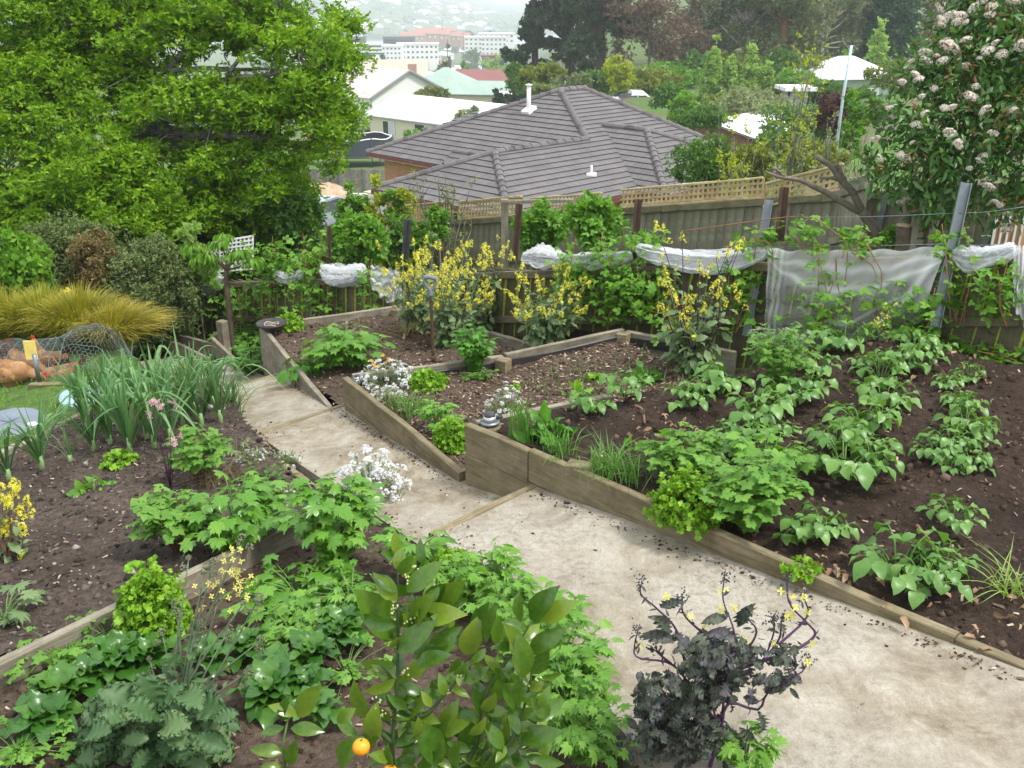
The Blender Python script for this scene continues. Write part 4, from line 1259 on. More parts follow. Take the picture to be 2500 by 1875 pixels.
block_building("office_plant_room", "long dark plant room above the white office wing", *Z5(602,505), 600,18,9,5.0, R_["dark"], 1,1,0, None, True, "building")
block_building("apartment_block", "white stepped block at the right of the town", *Z5(1480,590), 700,22,18,11, W_["white"], 4,7,.0, None, False)
block_building("apartment_block", "white block with a gridded dark front beside the pines", *Z5(1660,605), 680,17,16,11.5, W_["white"], 4,6,.0, None, False)
block_building("apartment_block", "upper white storeys set back behind the gridded block", *Z5(1630,470), 740,26,16,6.5, W_["white"], 2,7,.0, None, False)
block_building("shop", "blue clad shop with a red stripe below the town", *Z5(1665,785), 330,8.5,8,4.8, R_["blue"], 1,1,0, R_["red"], True, "shop")
for i, (x, y, w, h_) in enumerate(((780,450,22,5), (900,440,24,6), (1030,448,24,6), (1180,452,22,5), (1290,456,20,5), (960,405,22,5), (1130,400,22,5))):
    p = aty(*Z5(x, y), 900 + i * 6)
    gabled("brick_apartments", ("leftmost red brick apartment house of the town's terrace", "red brick apartment house second from the left", "red brick apartment house in the middle of the terrace", "red brick apartment house right of the terrace's middle", "red brick apartment house at the right end of the terrace", "upper red brick apartment house behind the terrace, left", "upper red brick apartment house behind the terrace, right")[i], p + [0,0, h_], w, 14, h_ + 4,3.0, R_["terracotta"], W_["palebrick"], ang=rnd.uniform(-.2,.2), group="red brick apartments in the town", cat="building",
           wins=[(w * (q + .3) / 5,-h_ * .6, w * .08, h_ * .3,1) for q in range(5)])
def small_house(key, roof, wall):
    mb = MB()
    w, d, h, r = 11,8,3.4,2.2
    box(mb, (-w / 2,-d / 2,-2), (w / 2, d / 2, h), 1)
    V = np.array([[-w / 2 - .5,-d / 2 - .6, h - .2], [w / 2 + .5,-d / 2 - .6, h - .2], [w / 2 + .5, d / 2 + .6, h - .2], [-w / 2 - .5, d / 2 + .6, h - .2], [-w / 2 + 1.5,0, h + r], [w / 2 - 1.5,0, h + r]])
    mb.add(V, [np.array([[0,1,5,4], [2,3,4,5], [3,2,1,0]]), np.array([[1,2,5], [3,0,4]])], 0,0, False)
    for x in (-3.2,.6,3.0): box(mb, (x, -d / 2 - .06,1.1), (x + 1.6,-d / 2 + .02,2.5), 2)
    return mb.mesh("small_house", [roof, wall, M["glass"]])
SH = [small_house(0, R_["white"], W_["white"]), small_house(1, R_["terracotta"], W_["white"]), small_house(2, R_["grey"], W_["cream"]), small_house(3, R_["green"], W_["white"]), small_house(4, R_["white"], W_["palebrick"])]
def drop_house(me, p, rot, sc, label, group, name="small_house"):
    o = link(name, me)
    o.location = [float(c) for c in p]
    o.rotation_euler = (0,0, rot)
    o.scale = (sc,) * 3
    return tag(o, label, "house", group)
tn = ["small white-roofed house among the roofs of the valley town", "small terracotta-roofed house among the roofs of the valley town", "small grey-roofed cream house among the roofs of the valley town", "small green-roofed house among the roofs of the valley town", "small pale brick house with a white roof in the valley town"]
for i in range(112):
    y = float(np.exp(rng.uniform(np.log(230), np.log(1400))))
    u = rng.uniform(-.215,-.03)
    k = int(rng.choice(5, p=[.46,.2,.1,.06,.18]))
    drop_house(SH[k], (u * y, y, float(hground(u * y, y))), rng.uniform(-.8,.8), rng.uniform(.8,1.5), tn[k], "small houses of the valley town")
hn = ["tiny white house on the hazy hillside across the river", "tiny terracotta-roofed house on the hazy hillside across the river", "tiny grey-roofed house on the hazy hillside across the river", "tiny green-roofed house on the hazy hillside across the river", "tiny brick house with a white roof on the hazy hillside"]
for i in range(186):
    for _ in range(20):
        u = rng.uniform(-.235,-.02); y = 1700 + 1500 * rng.random() ** 1.3
        z = float(hillz(u * y, y))
        if -60 < z < 45: break
    k = int(rng.choice(5, p=[.60,.10,.10,.05,.15]))
    drop_house(SH[k], (u * y, y, z - .5), rng.uniform(-1,1), rng.uniform(1.2,2.6), hn[k], "small houses on the far hillside")
# ------------------------------------------------------------------ leaves
def leaf_tpl(L=1.0, W=.45, n=5, peak=.4, fold=.12, curl=.25, cross=2, ruffle=.0, rf=5.0, seed=0, stalk=.0, notch=.0, serr=.0, rpow=1.5):
    """One leaf along +Y, its face towards +Z: width profile, keel fold, downward curl, ruffled margin."""
    r = np.random.default_rng(seed)
    t = np.linspace(0,1, n + 1)
    w = np.where(t < peak, np.sin(PI / 2 * np.clip(t / peak, 0,1)) ** .8, np.cos(PI / 2 * np.clip((t - peak) / (1 - peak), 0,1)) ** .9) * W / 2
    w = np.maximum(w, W * .015)
    if serr: w = w * (1 + serr * np.sin(np.arange(n + 1) * PI))
    th = -curl * t * 1.6
    dy, dz = np.cos(th) / n, np.sin(th) / n
    y = np.concatenate([[0], np.cumsum(dy[:-1])]) * L + stalk
    z = np.concatenate([[0], np.cumsum(dz[:-1])]) * L
    c = np.linspace(-1,1, cross + 1)
    V = []
    for i in range(n + 1):
        for q in c:
            zz = z[i] + abs(q) * w[i] * fold * 2
            xx = q * w[i]
            if ruffle:
                zz += ruffle * abs(q) ** rpow * math.sin(rf * t[i] * 2 * PI * (1.0 if q > 0 else 1.13) + (0 if q > 0 else 1.7) + seed) * min(1,3 * w[i] / W)
                zz += ruffle * .3 * abs(q) ** rpow * r.normal()
            V.append([xx, y[i], zz])
    f = grid_faces(n + 1, cross + 1)[:, ::-1]
    return np.array(V), f
def lobed_tpl(lobes=5, depth=.35, size=1.0, elong=1.0, dome=.12, seed=0, teeth=0):
    """A lobed leaflet as a fan about its stalk end."""
    r = np.random.default_rng(seed)
    n = lobes * 6 + 1
    th = np.linspace(-.80 * PI, .80 * PI, n)
    rad = .5 * (1 - depth * (.5 + .5 * np.cos(th / (.8 * PI) * lobes * PI + (PI if lobes % 2 == 0 else 0)))) * (1 + .12 * r.normal(0,1, n) * .5)
    rad *= 1 + .25 * np.cos(th)
    rad *= 1 + .09 * (-1.0) ** np.arange(n)
    x, y = rad * np.sin(th) * size, (rad * np.cos(th) * elong + .32) * size
    z = -dome * ((x / size) ** 2 + ((y - .3) / size) ** 2) * size * 2 + r.normal(0,.012, n) * size
    V = np.vstack([[[0,.28 * size, .03 * size]], np.column_stack([x, y, z])])
    f = np.array([[0, i + 2, i + 1] for i in range(n - 1)])
    return V, f
def quad_leaf(L=1.0, W=.55, bend=.15):
    return np.array([[0,0,0], [W / 2, L * .45,-bend * .3], [0, L, -bend], [-W / 2, L * .45,-bend * .3]]), np.array([[0,1,2,3]])
def sprig(k=5, seed=0, W=.5, spread=1.0):
    """A small tuft of k simple leaves radiating from one point."""
    r = np.random.default_rng(seed)
    V, Fq = [], []
    lv, lf = quad_leaf(1, W)
    for i in range(k):
        d = unit(np.append(r.normal(0, spread, 2), r.uniform(.1,.9)))
        R = frames(d[None], unit(r.normal(0,1, (1,3)) + [0,0,.8]))[0]
        V.append(lv @ R.T * r.uniform(.7,1.15)); Fq.append(lf + 4 * i)
    return np.concatenate(V), np.concatenate(Fq)
def ball_points(n, r=rng):
    d = unit(r.normal(0,1, (n, 3)))
    return d * (r.random((n, 1)) ** .45)
def crown_points(blobs, K, n, cr, flat=1.0):
    """K clumps inside the ellipsoids, n leaf points in each; returns points and outward directions."""
    w = np.array([b[3] * b[4] * b[5] for b in blobs]) ** .7
    idx = rng.choice(len(blobs), K, p=w / w.sum())
    B = np.array(blobs)[idx]
    u = unit(rng.normal(0,1, (K, 3))) * rng.random((K, 1)) ** .33
    cen = B[:, :3] + u * B[:, 3:6]
    s = cr * rng.uniform(.6,1.35, K)
    P = cen[:, None] + ball_points(K * n).reshape(K, n, 3) * s[:, None, None] * [1,1, flat]
    D = (P - cen[:, None]) / s[:, None, None] + .5 * u[:, None]
    return P.reshape(-1,3), unit(D.reshape(-1,3) + rng.normal(0,.4, (K * n, 3))), cen
def leaf_axes(D, up=.5, droop=.0):
    d = unit(D + rng.normal(0,.55, D.shape) - [0,0, droop])
    nrm = unit(D * .5 + [0,0, up] + rng.normal(0,.45, D.shape))
    return frames(d, nrm)
def limb(mb, p, q, r0, r1, sag=.0, k=6, wob=.06, m=0):
    L = np.linalg.norm(np.asarray(q) - p)
    pts = spline([p, np.asarray(p) * .6 + np.asarray(q) * .4 + rng.normal(0, wob * L, 3) + [0,0, sag * L], q], 8)
    return tube(mb, pts, np.linspace(r0, r1,8), k, m)
BARK = dict(brown=plain("brown_bark", (.10,.075,.055), .9,.4,14,.5), grey=plain("grey_lichen_bark", (.10,.085,.07), .9,.45,11,.5,.2,0, (.24,.24,.21)),
            pale=plain("pale_gum_bark", (.58,.53,.48), .8,.35,3,.2), dark=plain("dark_bark", (.05,.038,.03), .9,.3,8,.4), red=plain("reddish_bark", (.20,.10,.06), .9,.4,5,.4))
GREEN = dict(
    oak=leafmat("spring_oak_leaves", (.062,.17,.006), (.138,.28,.011), (.26,.40,.026), .42,.5,.3, grain=1.2),
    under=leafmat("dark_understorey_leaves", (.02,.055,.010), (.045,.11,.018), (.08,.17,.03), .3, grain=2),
    pine=leafmat("dark_pine_needles", (.012,.030,.016), (.028,.060,.028), (.05,.09,.045), .12,.6, grain=.8),
    spruce=leafmat("deep_green_needles", (.010,.040,.014), (.022,.075,.026), None, .15,.6, grain=.8),
    euc=leafmat("grey_gum_leaves", (.06,.095,.05), (.115,.155,.085), (.18,.22,.13), .25, grain=.8),
    euc2=leafmat("olive_gum_leaves", (.06,.085,.03), (.11,.14,.055), (.17,.19,.08), .25, grain=.8),
    rust=leafmat("pinkish_brown_tree", (.13,.085,.06), (.22,.155,.11), (.25,.20,.12), .3, grain=.8, tint=(1.1,1.0,.8)),
    larch=leafmat("fresh_larch_leaves", (.14,.27,.07), (.23,.38,.12), (.31,.47,.16), .4, grain=1),
    bright=leafmat("bright_garden_leaves", (.06,.17,.02), (.12,.28,.035), (.20,.38,.06), .4, grain=3),
    yellow=leafmat("yellow_green_leaves", (.16,.24,.02), (.30,.38,.03), (.44,.48,.05), .45, grain=3),
    sage=leafmat("grey_green_leaves", (.10,.14,.085), (.18,.24,.15), (.28,.34,.22), .3, grain=3),
    mid=leafmat("mid_green_leaves", (.035,.095,.018), (.07,.17,.03), (.12,.24,.05), .35, grain=3),
    olive=leafmat("olive_shrub_leaves", (.07,.11,.018), (.14,.19,.03), (.22,.27,.05), .35, grain=2),
    purple=leafmat("purple_bush_leaves", (.055,.022,.02), (.11,.045,.035), (.17,.08,.06), .25, grain=2, tint=(1.2,.9,.8)),
    hebe=leafmat("hebe_leaves", (.06,.11,.045), (.115,.175,.075), (.20,.24,.11), .25, grain=5),
    orange=leafmat("orange_brown_leaves", (.12,.10,.03), (.21,.16,.055), (.33,.25,.12), .3, grain=5, tint=(1.1,1,.7)),
    far=leafmat("far_tree_leaves", (.035,.075,.03), (.065,.12,.045), (.11,.17,.06), .2, grain=.3))
TP_Q = quad_leaf(1,.6)
TP_S = sprig(5,3,.55)
TP_S4 = sprig(4,5,.75)
def tree(name, label, base, blobs, K, n, cr, ls, leaf, bark="brown", r=.2, limbs=12, tpl=None, flat=1.0, droop=.0, lean=(0,0), cat="tree", group=None, twigs=0, up=.5, fork=.3, kr=6):
    """blobs: ellipsoids (dx, dy, dz, rx, ry, rz) above the base; K clumps of n leaves."""
    t = thing(name, label, cat, base, group)
    bl = [np.array(b, float) + [*base, 0,0,0] for b in blobs]
    P, D, cen = crown_points(bl, K, n, cr, flat)
    top = np.array([b[:3] for b in bl]).mean(0) if len(bl) > 1 else bl[0][:3]
    hi = max(b[2] + b[5] * .6 for b in bl)
    if r > 0:
        tk = MB()
        tip = np.array([top[0] + lean[0], top[1] + lean[1], hi])
        mid = base + (tip - base) * .5 + rng.normal(0,.03,3) * (hi - base[2])
        trunk = spline([base - [0,0,.3], mid, tip], 12)
        tube(tk, trunk, np.linspace(r, r * .18,12), 8)
        tk.build("trunk", BARK[bark], t)
        lb = MB()
        sel = cen[rng.choice(len(cen), min(limbs, len(cen)), replace=False)]
        for c in sel:
            f = np.clip((c[2] - base[2]) / (hi - base[2]) - .18, fork, .92)
            q = trunk[int(f * 11)]
            limb(lb, q, c + unit(c - q) * cr * .9, r * .42 * (1.1 - f), r * .06,.06)
        for c in cen[rng.choice(len(cen), min(twigs, len(cen)), replace=False)]:
            limb(lb, c + (top - c) * .35, c, r * .09, r * .02,.03,4)
        if lb.n: lb.build("limbs", BARK[bark], t)
    cb = MB()
    cb.inst(tpl or TP_Q, P, leaf_axes(D, up, droop), ls * rng.uniform(.65,1.35, len(P)))
    cb.build("crown" if r > 0 else "foliage", GREEN[leaf], t, "stuff")
    return t
def shrub(name, label, base, blobs, K, n, cr, ls, leaf, tpl=None, cat="shrub", group=None, stems=8, **kw):
    t = tree(name, label, base, blobs, K, n, cr, ls, leaf, r=0, tpl=tpl, cat=cat, group=group, **kw)
    sb = MB()
    for i in range(stems):
        b = np.array(blobs[i % len(blobs)]) + [*base, 0,0,0]
        limb(sb, base + rng.normal(0,.06,3) * [1,1,0] - [0,0,.1], b[:3] + ball_points(1)[0] * b[3:6] * .7,.02 * max(1, b[5] * .6), .005,.05)
    sb.build("stems", BARK["brown"], t)
    return t
# ---------------- the big spring-green tree at the left
ob_ = stand(330,560,16.0)
oak = thing("oak_tree", "huge spreading tree in bright spring leaf with lichen-covered limbs, filling the left", "tree", ob_)
tk = MB()
def L3(pts, r0, r1, mbx, k=8):
    P = spline([aty(*p) for p in pts], 14)
    P = P + np.cumsum(rng.normal(0,.012, P.shape), 0)
    return tube(mbx, P, np.linspace(r0, r1,14), k)
hub = (270,330,16.0)
L3([(300,600,16.2), (290,450,16.1), hub, (285,240,16.0)], .34,.22, tk)
tk.build("trunk", BARK["grey"], oak)
OAKL = [[hub, (330,287,15.4), (400,297,15.0), (455,290,14.8), (560,297,14.6), (680,322,14.6), (760,350,14.6)], [(440,290,14.8), (463,250,14.6), (485,200,14.5), (500,140,14.5), (540,95,14.4)],
        [hub, (285,230,15.8), (200,215,15.4), (140,205,15.2)], [(285,235,15.8), (240,200,15.5), (275,145,15.3), (255,95,15.2), (270,40,15.2)], [(240,200,15.5), (300,165,15.2), (360,150,15.0), (450,148,14.8), (600,150,14.6)],
        [hub, (350,335,15.4), (440,355,14.9), (520,378,14.6)], [hub, (370,255,15.5), (520,262,15.0), (650,240,14.8), (735,232,14.6)], [(285,240,16), (300,100,16.2), (340,-40,16.4)], [hub, (150,330,15.2), (40,300,14.6)], [(500,170,14.5), (590,165,14.4), (690,150,14.4)], [(360,150,15), (470,60,15), (600,10,15)]]
for i, l in enumerate(OAKL):
    lm = MB(); L3(l, (.17,.075,.11,.10,.07,.075,.09,.15,.12,.045,.06)[i], .018, lm, 7)
    lm.build("limb", BARK["grey"], oak)
# each bough carries shoals of leaf clumps, laid out where the photograph shows leaf
OB = []
def oakblob(px, py, y, rx, rz, ry=1.0):
    p = aty(px, py, y); OB.append([*p, rx, ry, rz])
for a in ((60,60,15.4,1.3,.9), (190,50,15.6,1.2,.7), (90,170,14.8,1.2,.6), (230,120,15.8,1.0,.5), (330,70,15.4,1.1,.6), (430,60,15.2,1.0,.5), (540,60,15.0,1.0,.5), (640,80,14.8,.9,.5), (690,130,14.7,.6,.4),
          (60,260,14.2,1.1,.5), (180,260,14.4,.9,.5), (70,370,14.0,1.2,.6), (200,340,13.9,.9,.5), (60,470,13.8,1.2,.6), (190,440,13.7,1.1,.6), (300,390,13.9,.8,.5), (300,470,13.7,.9,.5), (370,215,14.8,.7,.35),
          (470,215,14.6,.8,.4), (560,215,14.6,.8,.4), (650,215,14.5,.7,.4), (700,265,14.5,.35,.25), (545,330,14.5,.7,.4), (600,370,14.6,.5,.45), (590,260,14.6,.7,.4), (700,195,14.5,.45,.4), (460,335,14.6,.6,.3),
          (420,400,14.4,.7,.4), (520,430,14.8,.8,.5), (620,440,15.0,.35,.5), (90,-60,15.6,1.6,.9), (300,-60,15.8,1.6,.8), (520,-50,15.2,1.4,.7), (-80,150,14.6,1.3,1.2), (-90,380,14.0,1.3,1.2), (330,300,15.6,.5,.3), (380,440,14,.7,.4), (330,190,15.4,.6,.35), (745,265,14.6,.16,.3), (724,300,14.6,.22,.12), (700,355,14.6,.3,.10), (735,130,14.5,.18,.16), (742,60,14.6,.2,.14), (655,330,14.5,.3,.1)):
    oakblob(*a)
OB = [b for b in OB]
w = [[b[0], b[1], b[2], b[3], b[4], b[5]] for b in OB]
P, D, cen = crown_points(w, 1550,42,.28,.6)
cb = MB(); cb.inst(TP_S, P, leaf_axes(D, .9), .064 * rng.uniform(.6,1.35, len(P)))
cb.build("crown", GREEN["oak"], oak, "stuff")
tw = MB()
LPTS = np.concatenate([spline([aty(*q) for q in l], 40) for l in OAKL])
for c in cen[::3]:
    dd = np.linalg.norm(LPTS - c, axis=1) + rng.normal(0,.18, len(LPTS)); q = LPTS[np.argmin(dd)]
    if np.linalg.norm(q - c) < 1.5: limb(tw, q, c, .012,.003,.05,4,.10)
tw.build("twigs", BARK["grey"], oak, "stuff")
# shade-loving bushes below it
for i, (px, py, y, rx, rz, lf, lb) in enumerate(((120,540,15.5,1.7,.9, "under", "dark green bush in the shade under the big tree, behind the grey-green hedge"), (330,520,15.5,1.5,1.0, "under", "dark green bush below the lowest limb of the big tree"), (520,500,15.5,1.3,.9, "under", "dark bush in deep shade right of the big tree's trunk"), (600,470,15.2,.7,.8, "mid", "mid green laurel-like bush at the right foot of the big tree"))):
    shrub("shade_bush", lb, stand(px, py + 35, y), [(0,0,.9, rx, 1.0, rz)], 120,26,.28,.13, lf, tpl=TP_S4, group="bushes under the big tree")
tree("cypress_shrub", "dark feathery conifer shrub at the right edge of the big tree", stand(640,440,24), [(0,0,1.6,.7,.7,1.5)], 110,26,.25,.14, "spruce", r=.06, limbs=4, cat="shrub")
# ---------------- the trees and bushes on the rise to the right and behind the houses
def px2m(px, y): return px * VS * y / F
def far_tree(name, label, px, py, y, hpx, wpx, leaf, bark="brown", K=60, n=26, shape="round", ls=None, group=None, bare=.25, cat="tree", r=None, **kw):
    base = stand(px, py, y)
    b0 = aty(px, py, y)
    base[2] = min(base[2], b0[2])
    H, Wd = px2m(hpx, y) + (b0[2] - base[2]), px2m(wpx, y)
    if shape == "round":
        bl = [(0,0, H * (bare + (1 - bare) * .5), Wd / 2, Wd / 2.4, H * (1 - bare) / 2)]
        bl += [(rng.uniform(-.3,.3) * Wd, rng.uniform(-.2,.2) * Wd, H * rng.uniform(bare + .15,.85), Wd * .3, Wd * .3, H * .16) for _ in range(4)]
    elif shape == "cone":
        bl = [(0,0, H * (bare + (1 - bare) * q), Wd / 2 * (1.02 - q), Wd / 2 * (1.02 - q), H * .09) for q in np.linspace(.05,.97,9)]
    elif shape == "column":
        bl = [(0,0, H * (bare + (1 - bare) * .5), Wd / 2, Wd / 2, H * (1 - bare) / 2)]
    elif shape == "open":
        bl = [(rng.uniform(-.42,.42) * Wd, rng.uniform(-.3,.3) * Wd, H * rng.uniform(bare, .97), Wd * .22, Wd * .22, H * .10) for _ in range(16)]
    elif shape == "pine":
        bl = [(rng.uniform(-.34,.34) * Wd * (1.2 - .5 * q), rng.uniform(-.25,.25) * Wd, H * (bare + (1 - bare) * q), Wd * .30 * (1.15 - .5 * q), Wd * .26, H * .035) for q in np.linspace(0,1,16)]
    return tree(name, label, base, bl, K, n, kw.pop("cr", Wd * .12), ls or px2m(5, y), leaf, bark, r or max(.05, H * .018), tpl=TP_S4, group=group, cat=cat, **kw)
pg = "tall dark pines behind the tiled roof"
far_tree("pine_tree", "left of the three tall dark pines, its branches over the water", 1160,150,112,290,120, "pine", "dark", 170,34, "pine", bare=.08, group=pg, limbs=26, ls=px2m(7,112), flat=.5, r=.5, kr=8, lean=(0,0))
far_tree("pine_tree", "middle of the three tall dark pines, with a reddish trunk foot", 1232,150,108,300,110, "pine", "dark", 170,34, "pine", bare=.12, group=pg, limbs=26, ls=px2m(7,108), flat=.5, r=.6)
far_tree("pine_tree", "right of the three tall dark pines, beside the pinkish tree", 1300,178,100,330,130, "pine", "dark", 200,36, "pine", bare=.22, group=pg, limbs=28, ls=px2m(7,100), flat=.5, r=.6)
far_tree("pine_tree", "dark pine filling the gap behind the three tall pines", 1270,140,130,260,170, "pine", "dark", 170,34, "round", bare=.30, group=pg, limbs=16, ls=px2m(7,130), flat=.6, r=.5)
bt = "pinkish-brown trees on the right-hand rise"
far_tree("budding_tree", "broad pinkish-brown tree just right of the dark pines", 1400,165,100,170,150, "rust", "grey", 150,26, "open", bare=.25, group=bt, limbs=26, ls=px2m(4,100), twigs=60)
far_tree("budding_tree", "taller brownish tree behind the broad pinkish one", 1470,160,118,160,130, "rust", "grey", 120,26, "open", bare=.25, group=bt, limbs=22, ls=px2m(4,118), twigs=40)
eg = "gum trees on the wooded rise"
far_tree("gum_tree", "dark conifer-like gum at the left end of the gum row", 1530,170,125,220,110, "pine", "dark", 130,30, "round", bare=.15, group=eg, limbs=12, ls=px2m(5,125))
far_tree("gum_tree", "gum with long white bare branches left of the steel pole", 1610,165,104,230,150, "euc", "pale", 150,30, "open", bare=.06, group=eg, limbs=40, ls=px2m(5,104), droop=.5, twigs=40, r=.5)
far_tree("gum_tree", "broad grey gum with a reddish trunk right of the white-branched one", 1690,168,100,230,170, "euc", "red", 170,30, "open", bare=.06, group=eg, limbs=42, ls=px2m(5,100), droop=.5, twigs=40, r=.55)
far_tree("gum_tree", "grey gum behind the steel pole with pale forked limbs", 1770,165,112,230,150, "euc", "pale", 150,30, "open", bare=.05, group=eg, limbs=38, ls=px2m(5,112), droop=.5, twigs=40, r=.5)
far_tree("gum_tree", "olive gum with a slim white trunk left of the flowering photinia", 2010,150,118,230,150, "euc2", "pale", 150,30, "open", bare=.05, group=eg, limbs=38, ls=px2m(5,118), droop=.5, twigs=40, r=.45)
far_tree("gum_tree", "thin gum crown high up behind the olive gum", 2110,150,130,260,170, "euc", "pale", 150,30, "open", bare=.2, group=eg, limbs=34, ls=px2m(5,130), droop=.5, twigs=40)
for i, (px, lb) in enumerate(((1560, "dull green wood behind the white-branched gum"), (1650, "dull green wood behind the two pale gums"), (1740, "dull green wood behind the steel pole"), (1830, "dull green wood left of the deep green spruce"), (2060, "dull green wood behind the olive gum"))):
    far_tree("forest_tree", lb, px, 150,140 + 4 * (i % 3), 250,140, "euc2" if i % 2 else "mid", "dark", 120,30, "round", bare=.08, group="trees filling the wooded rise", limbs=8, ls=px2m(7,140))
far_tree("spruce_tree", "deep green spruce behind the sage house", 1915,150,112,260,150, "spruce", "dark", 200,34, "cone", bare=.02, limbs=10, ls=px2m(7,112), flat=.6)
far_tree("young_poplar", "bright pale green tree behind the sage house roof", 1893,135,92,80,75, "larch", "brown", 60,22, "cone", bare=.05, limbs=6, ls=px2m(5,92))
far_tree("young_poplar", "small bright green tree left of the steel pole top", 1830,150,95,40,40, "bright", "brown", 34,20, "round", bare=.05, limbs=4, ls=px2m(5,95))
lg = "pale green larches behind the bungalow"
for i, (px, h, w, lb) in enumerate(((1535,118,50, "tallest of the pale green larches, leftmost"), (1572,95,46, "second pale green larch from the left"), (1612,105,50, "third pale green larch, with a thin spire"), (1650,80,50, "fourth pale green larch, shorter"), (1690,80,44, "rightmost pale green larch, nearest the white-roofed shed"))):
    far_tree("larch_tree", lb, px, 236,78, h * 1.15, w * 1.5, "larch", "brown", 150,30, "cone", bare=.0, group=lg, limbs=5, ls=px2m(5,78), cr=px2m(9,78))
def fs(lb, px, py, y, h, w, leaf, n=34, name="garden_bush", g="bushes around the houses"):
    base = stand(px, py, y); b0 = aty(px, py, y); dz = max(0, b0[2] - base[2])
    H, Wd = px2m(h, y), px2m(w, y)
    return shrub(name, lb, base, [(0,0, dz + H * .5, Wd / 2, Wd / 2.2, H * .55), (Wd * .2,0, dz + H * .45, Wd * .28, Wd * .3, H * .42)], n, 30, Wd * .15, px2m(5.5, y), leaf, tpl=TP_S4, group=g, stems=3)
for i_, (px, py, y, h, w, lf, lb) in enumerate(((1490,175,96,50,120, "mid", "dark green bush under the taller brownish tree"), (1580,165,98,46,130, "olive", "olive bush at the foot of the white-branched gum"), (1680,170,96,44,120, "mid", "dark green bush under the red-trunked gum"), (1760,185,90,50,110, "olive", "olive bush beside the steel pole"), (1440,190,92,40,120, "bright", "fresh green bush on the slope below the pinkish trees"), (1620,245,66,40,140, "sage", "grey-green bushes' nearest mound under the larches"), (1720,215,76,56,90, "bright", "light green bush between the larches and the garden shed"), (1790,225,70,40,70, "mid", "green bush before the garden shed"), (1690,330,42,50,120, "mid", "dark green bush right of the bungalow gable"), (1290,195,90,34,90, "mid", "low dark bush at the foot of the pines"), (1350,190,92,30,80, "bright", "patch of light green bush left of the slope"), (1870,270,52,50,70, "mid", "dark green bush behind the photinia's left edge"), (1930,190,70,50,120, "olive", "olive bush behind the photinia and the sage house"))):
    fs(lb, px, py, y, h, w, lf, 46)
fs("round yellow-green bush below the dark pines", 1170,195,80,52,88, "olive", 60)
fs("dark mounded bush left of the round yellow-green bush", 1122,195,90,50,56, "mid", 50)
fs("pale grey-green bush right behind the roof flue", 1172,232,62,46,60, "sage", 40)
fs("greyish bush under the middle pine trunk", 1232,205,76,36,80, "euc", 40)
fs("yellow-green young tree at the foot of the right pine", 1335,195,78,66,55, "yellow", 26)
fs("dark green bush left of the bright bush by the bungalow", 1445,232,66,46,75, "mid", 50)
fs("brilliant green round bush beside the bungalow's white roof", 1478,262,58,50,72, "bright", 60)
fs("dull shrub between the brilliant green bush and the larches", 1560,250,70,30,110, "olive", 40)
fs("dark purple-leaved bush behind the bare yellow-green tree", 1805,290,44,90,90, "purple", 70)
fs("bright green leafy bush squeezed beside the photinia", 1835,330,32,130,60, "bright", 60)
fs("leafy green bush below the sage house wall", 1855,222,60,26,60, "mid", 40)
fs("low green hedge to the right of the cream house", 1015,262,92,26,60, "sage", 24)
fs("pale flowering bush at the cream house's middle window", 940,330,90,46,50, "sage", 24)
fs("bright green bush at the cream house's large window", 895,325,92,36,46, "bright", 24)
fs("dark rounded bush between the green roofs and the cream house", 930,222,125,26,66, "olive", 40)
fs("small dark cypress by the carport", 1075,232,118,34,18, "spruce", 16)
fs("narrow dark cypress left of the cream house", 738,300,96,34,12, "spruce", 14)
fs("olive green bush filling the slope under the budding trees", 1400,205,88,40,130, "olive", 50)
fs("yellowish spiky plant by the red-roofed house", 1052,212,150,22,30, "yellow", 12)
fs("purplish bush at the red roof's end", 1078,214,140,16,20, "purple", 10)
for lb, px, py, y, h, w, lf, sh in (("narrow dark conifer spire in the middle of the town", 968,145,480,58,18, "spruce", "cone"), ("left of the twin dark trees before the white offices", 796,158,420,44,30, "spruce", "round"), ("right of the twin dark trees before the white offices", 824,150,430,36,24, "spruce", "round"),
        ("pale green tree left of the twin dark trees", 768,160,400,30,36, "larch", "round"), ("spreading gum with a white trunk behind the red roof", 970,190,210,56,60, "euc2", "open"), ("green poplar right of the white-trunked gum", 1005,170,260,40,24, "bright", "column"), ("pale willow-like tree in front of the gridded block", 1075,170,260,50,60, "larch", "round"),
        ("dark bush-like tree on the river bank", 1010,90,1150,22,26, "spruce", "round"), ("dark tree on the river bank beside the pines", 1050,88,1150,18,34, "spruce", "round"), ("dark tree on the river bank, left", 985,92,1150,20,14, "spruce", "round"), ("low green trees between the white blocks", 1018,122,620,14,40, "mid", "round"), ("green tree below the blue clad shop", 1050,175,320,24,22, "mid", "round"), ("yellowish tree behind the red roof", 1010,190,200,18,26, "yellow", "round")):
    far_tree("town_tree", lb, px, py, y, h, w, lf, "pale" if "white-trunk" in lb or "white trunk" in lb else "brown", 40,18, sh, bare=.05, ls=px2m(4, y), limbs=8, group="trees among the town's roofs", cr=px2m(w * .16, y))
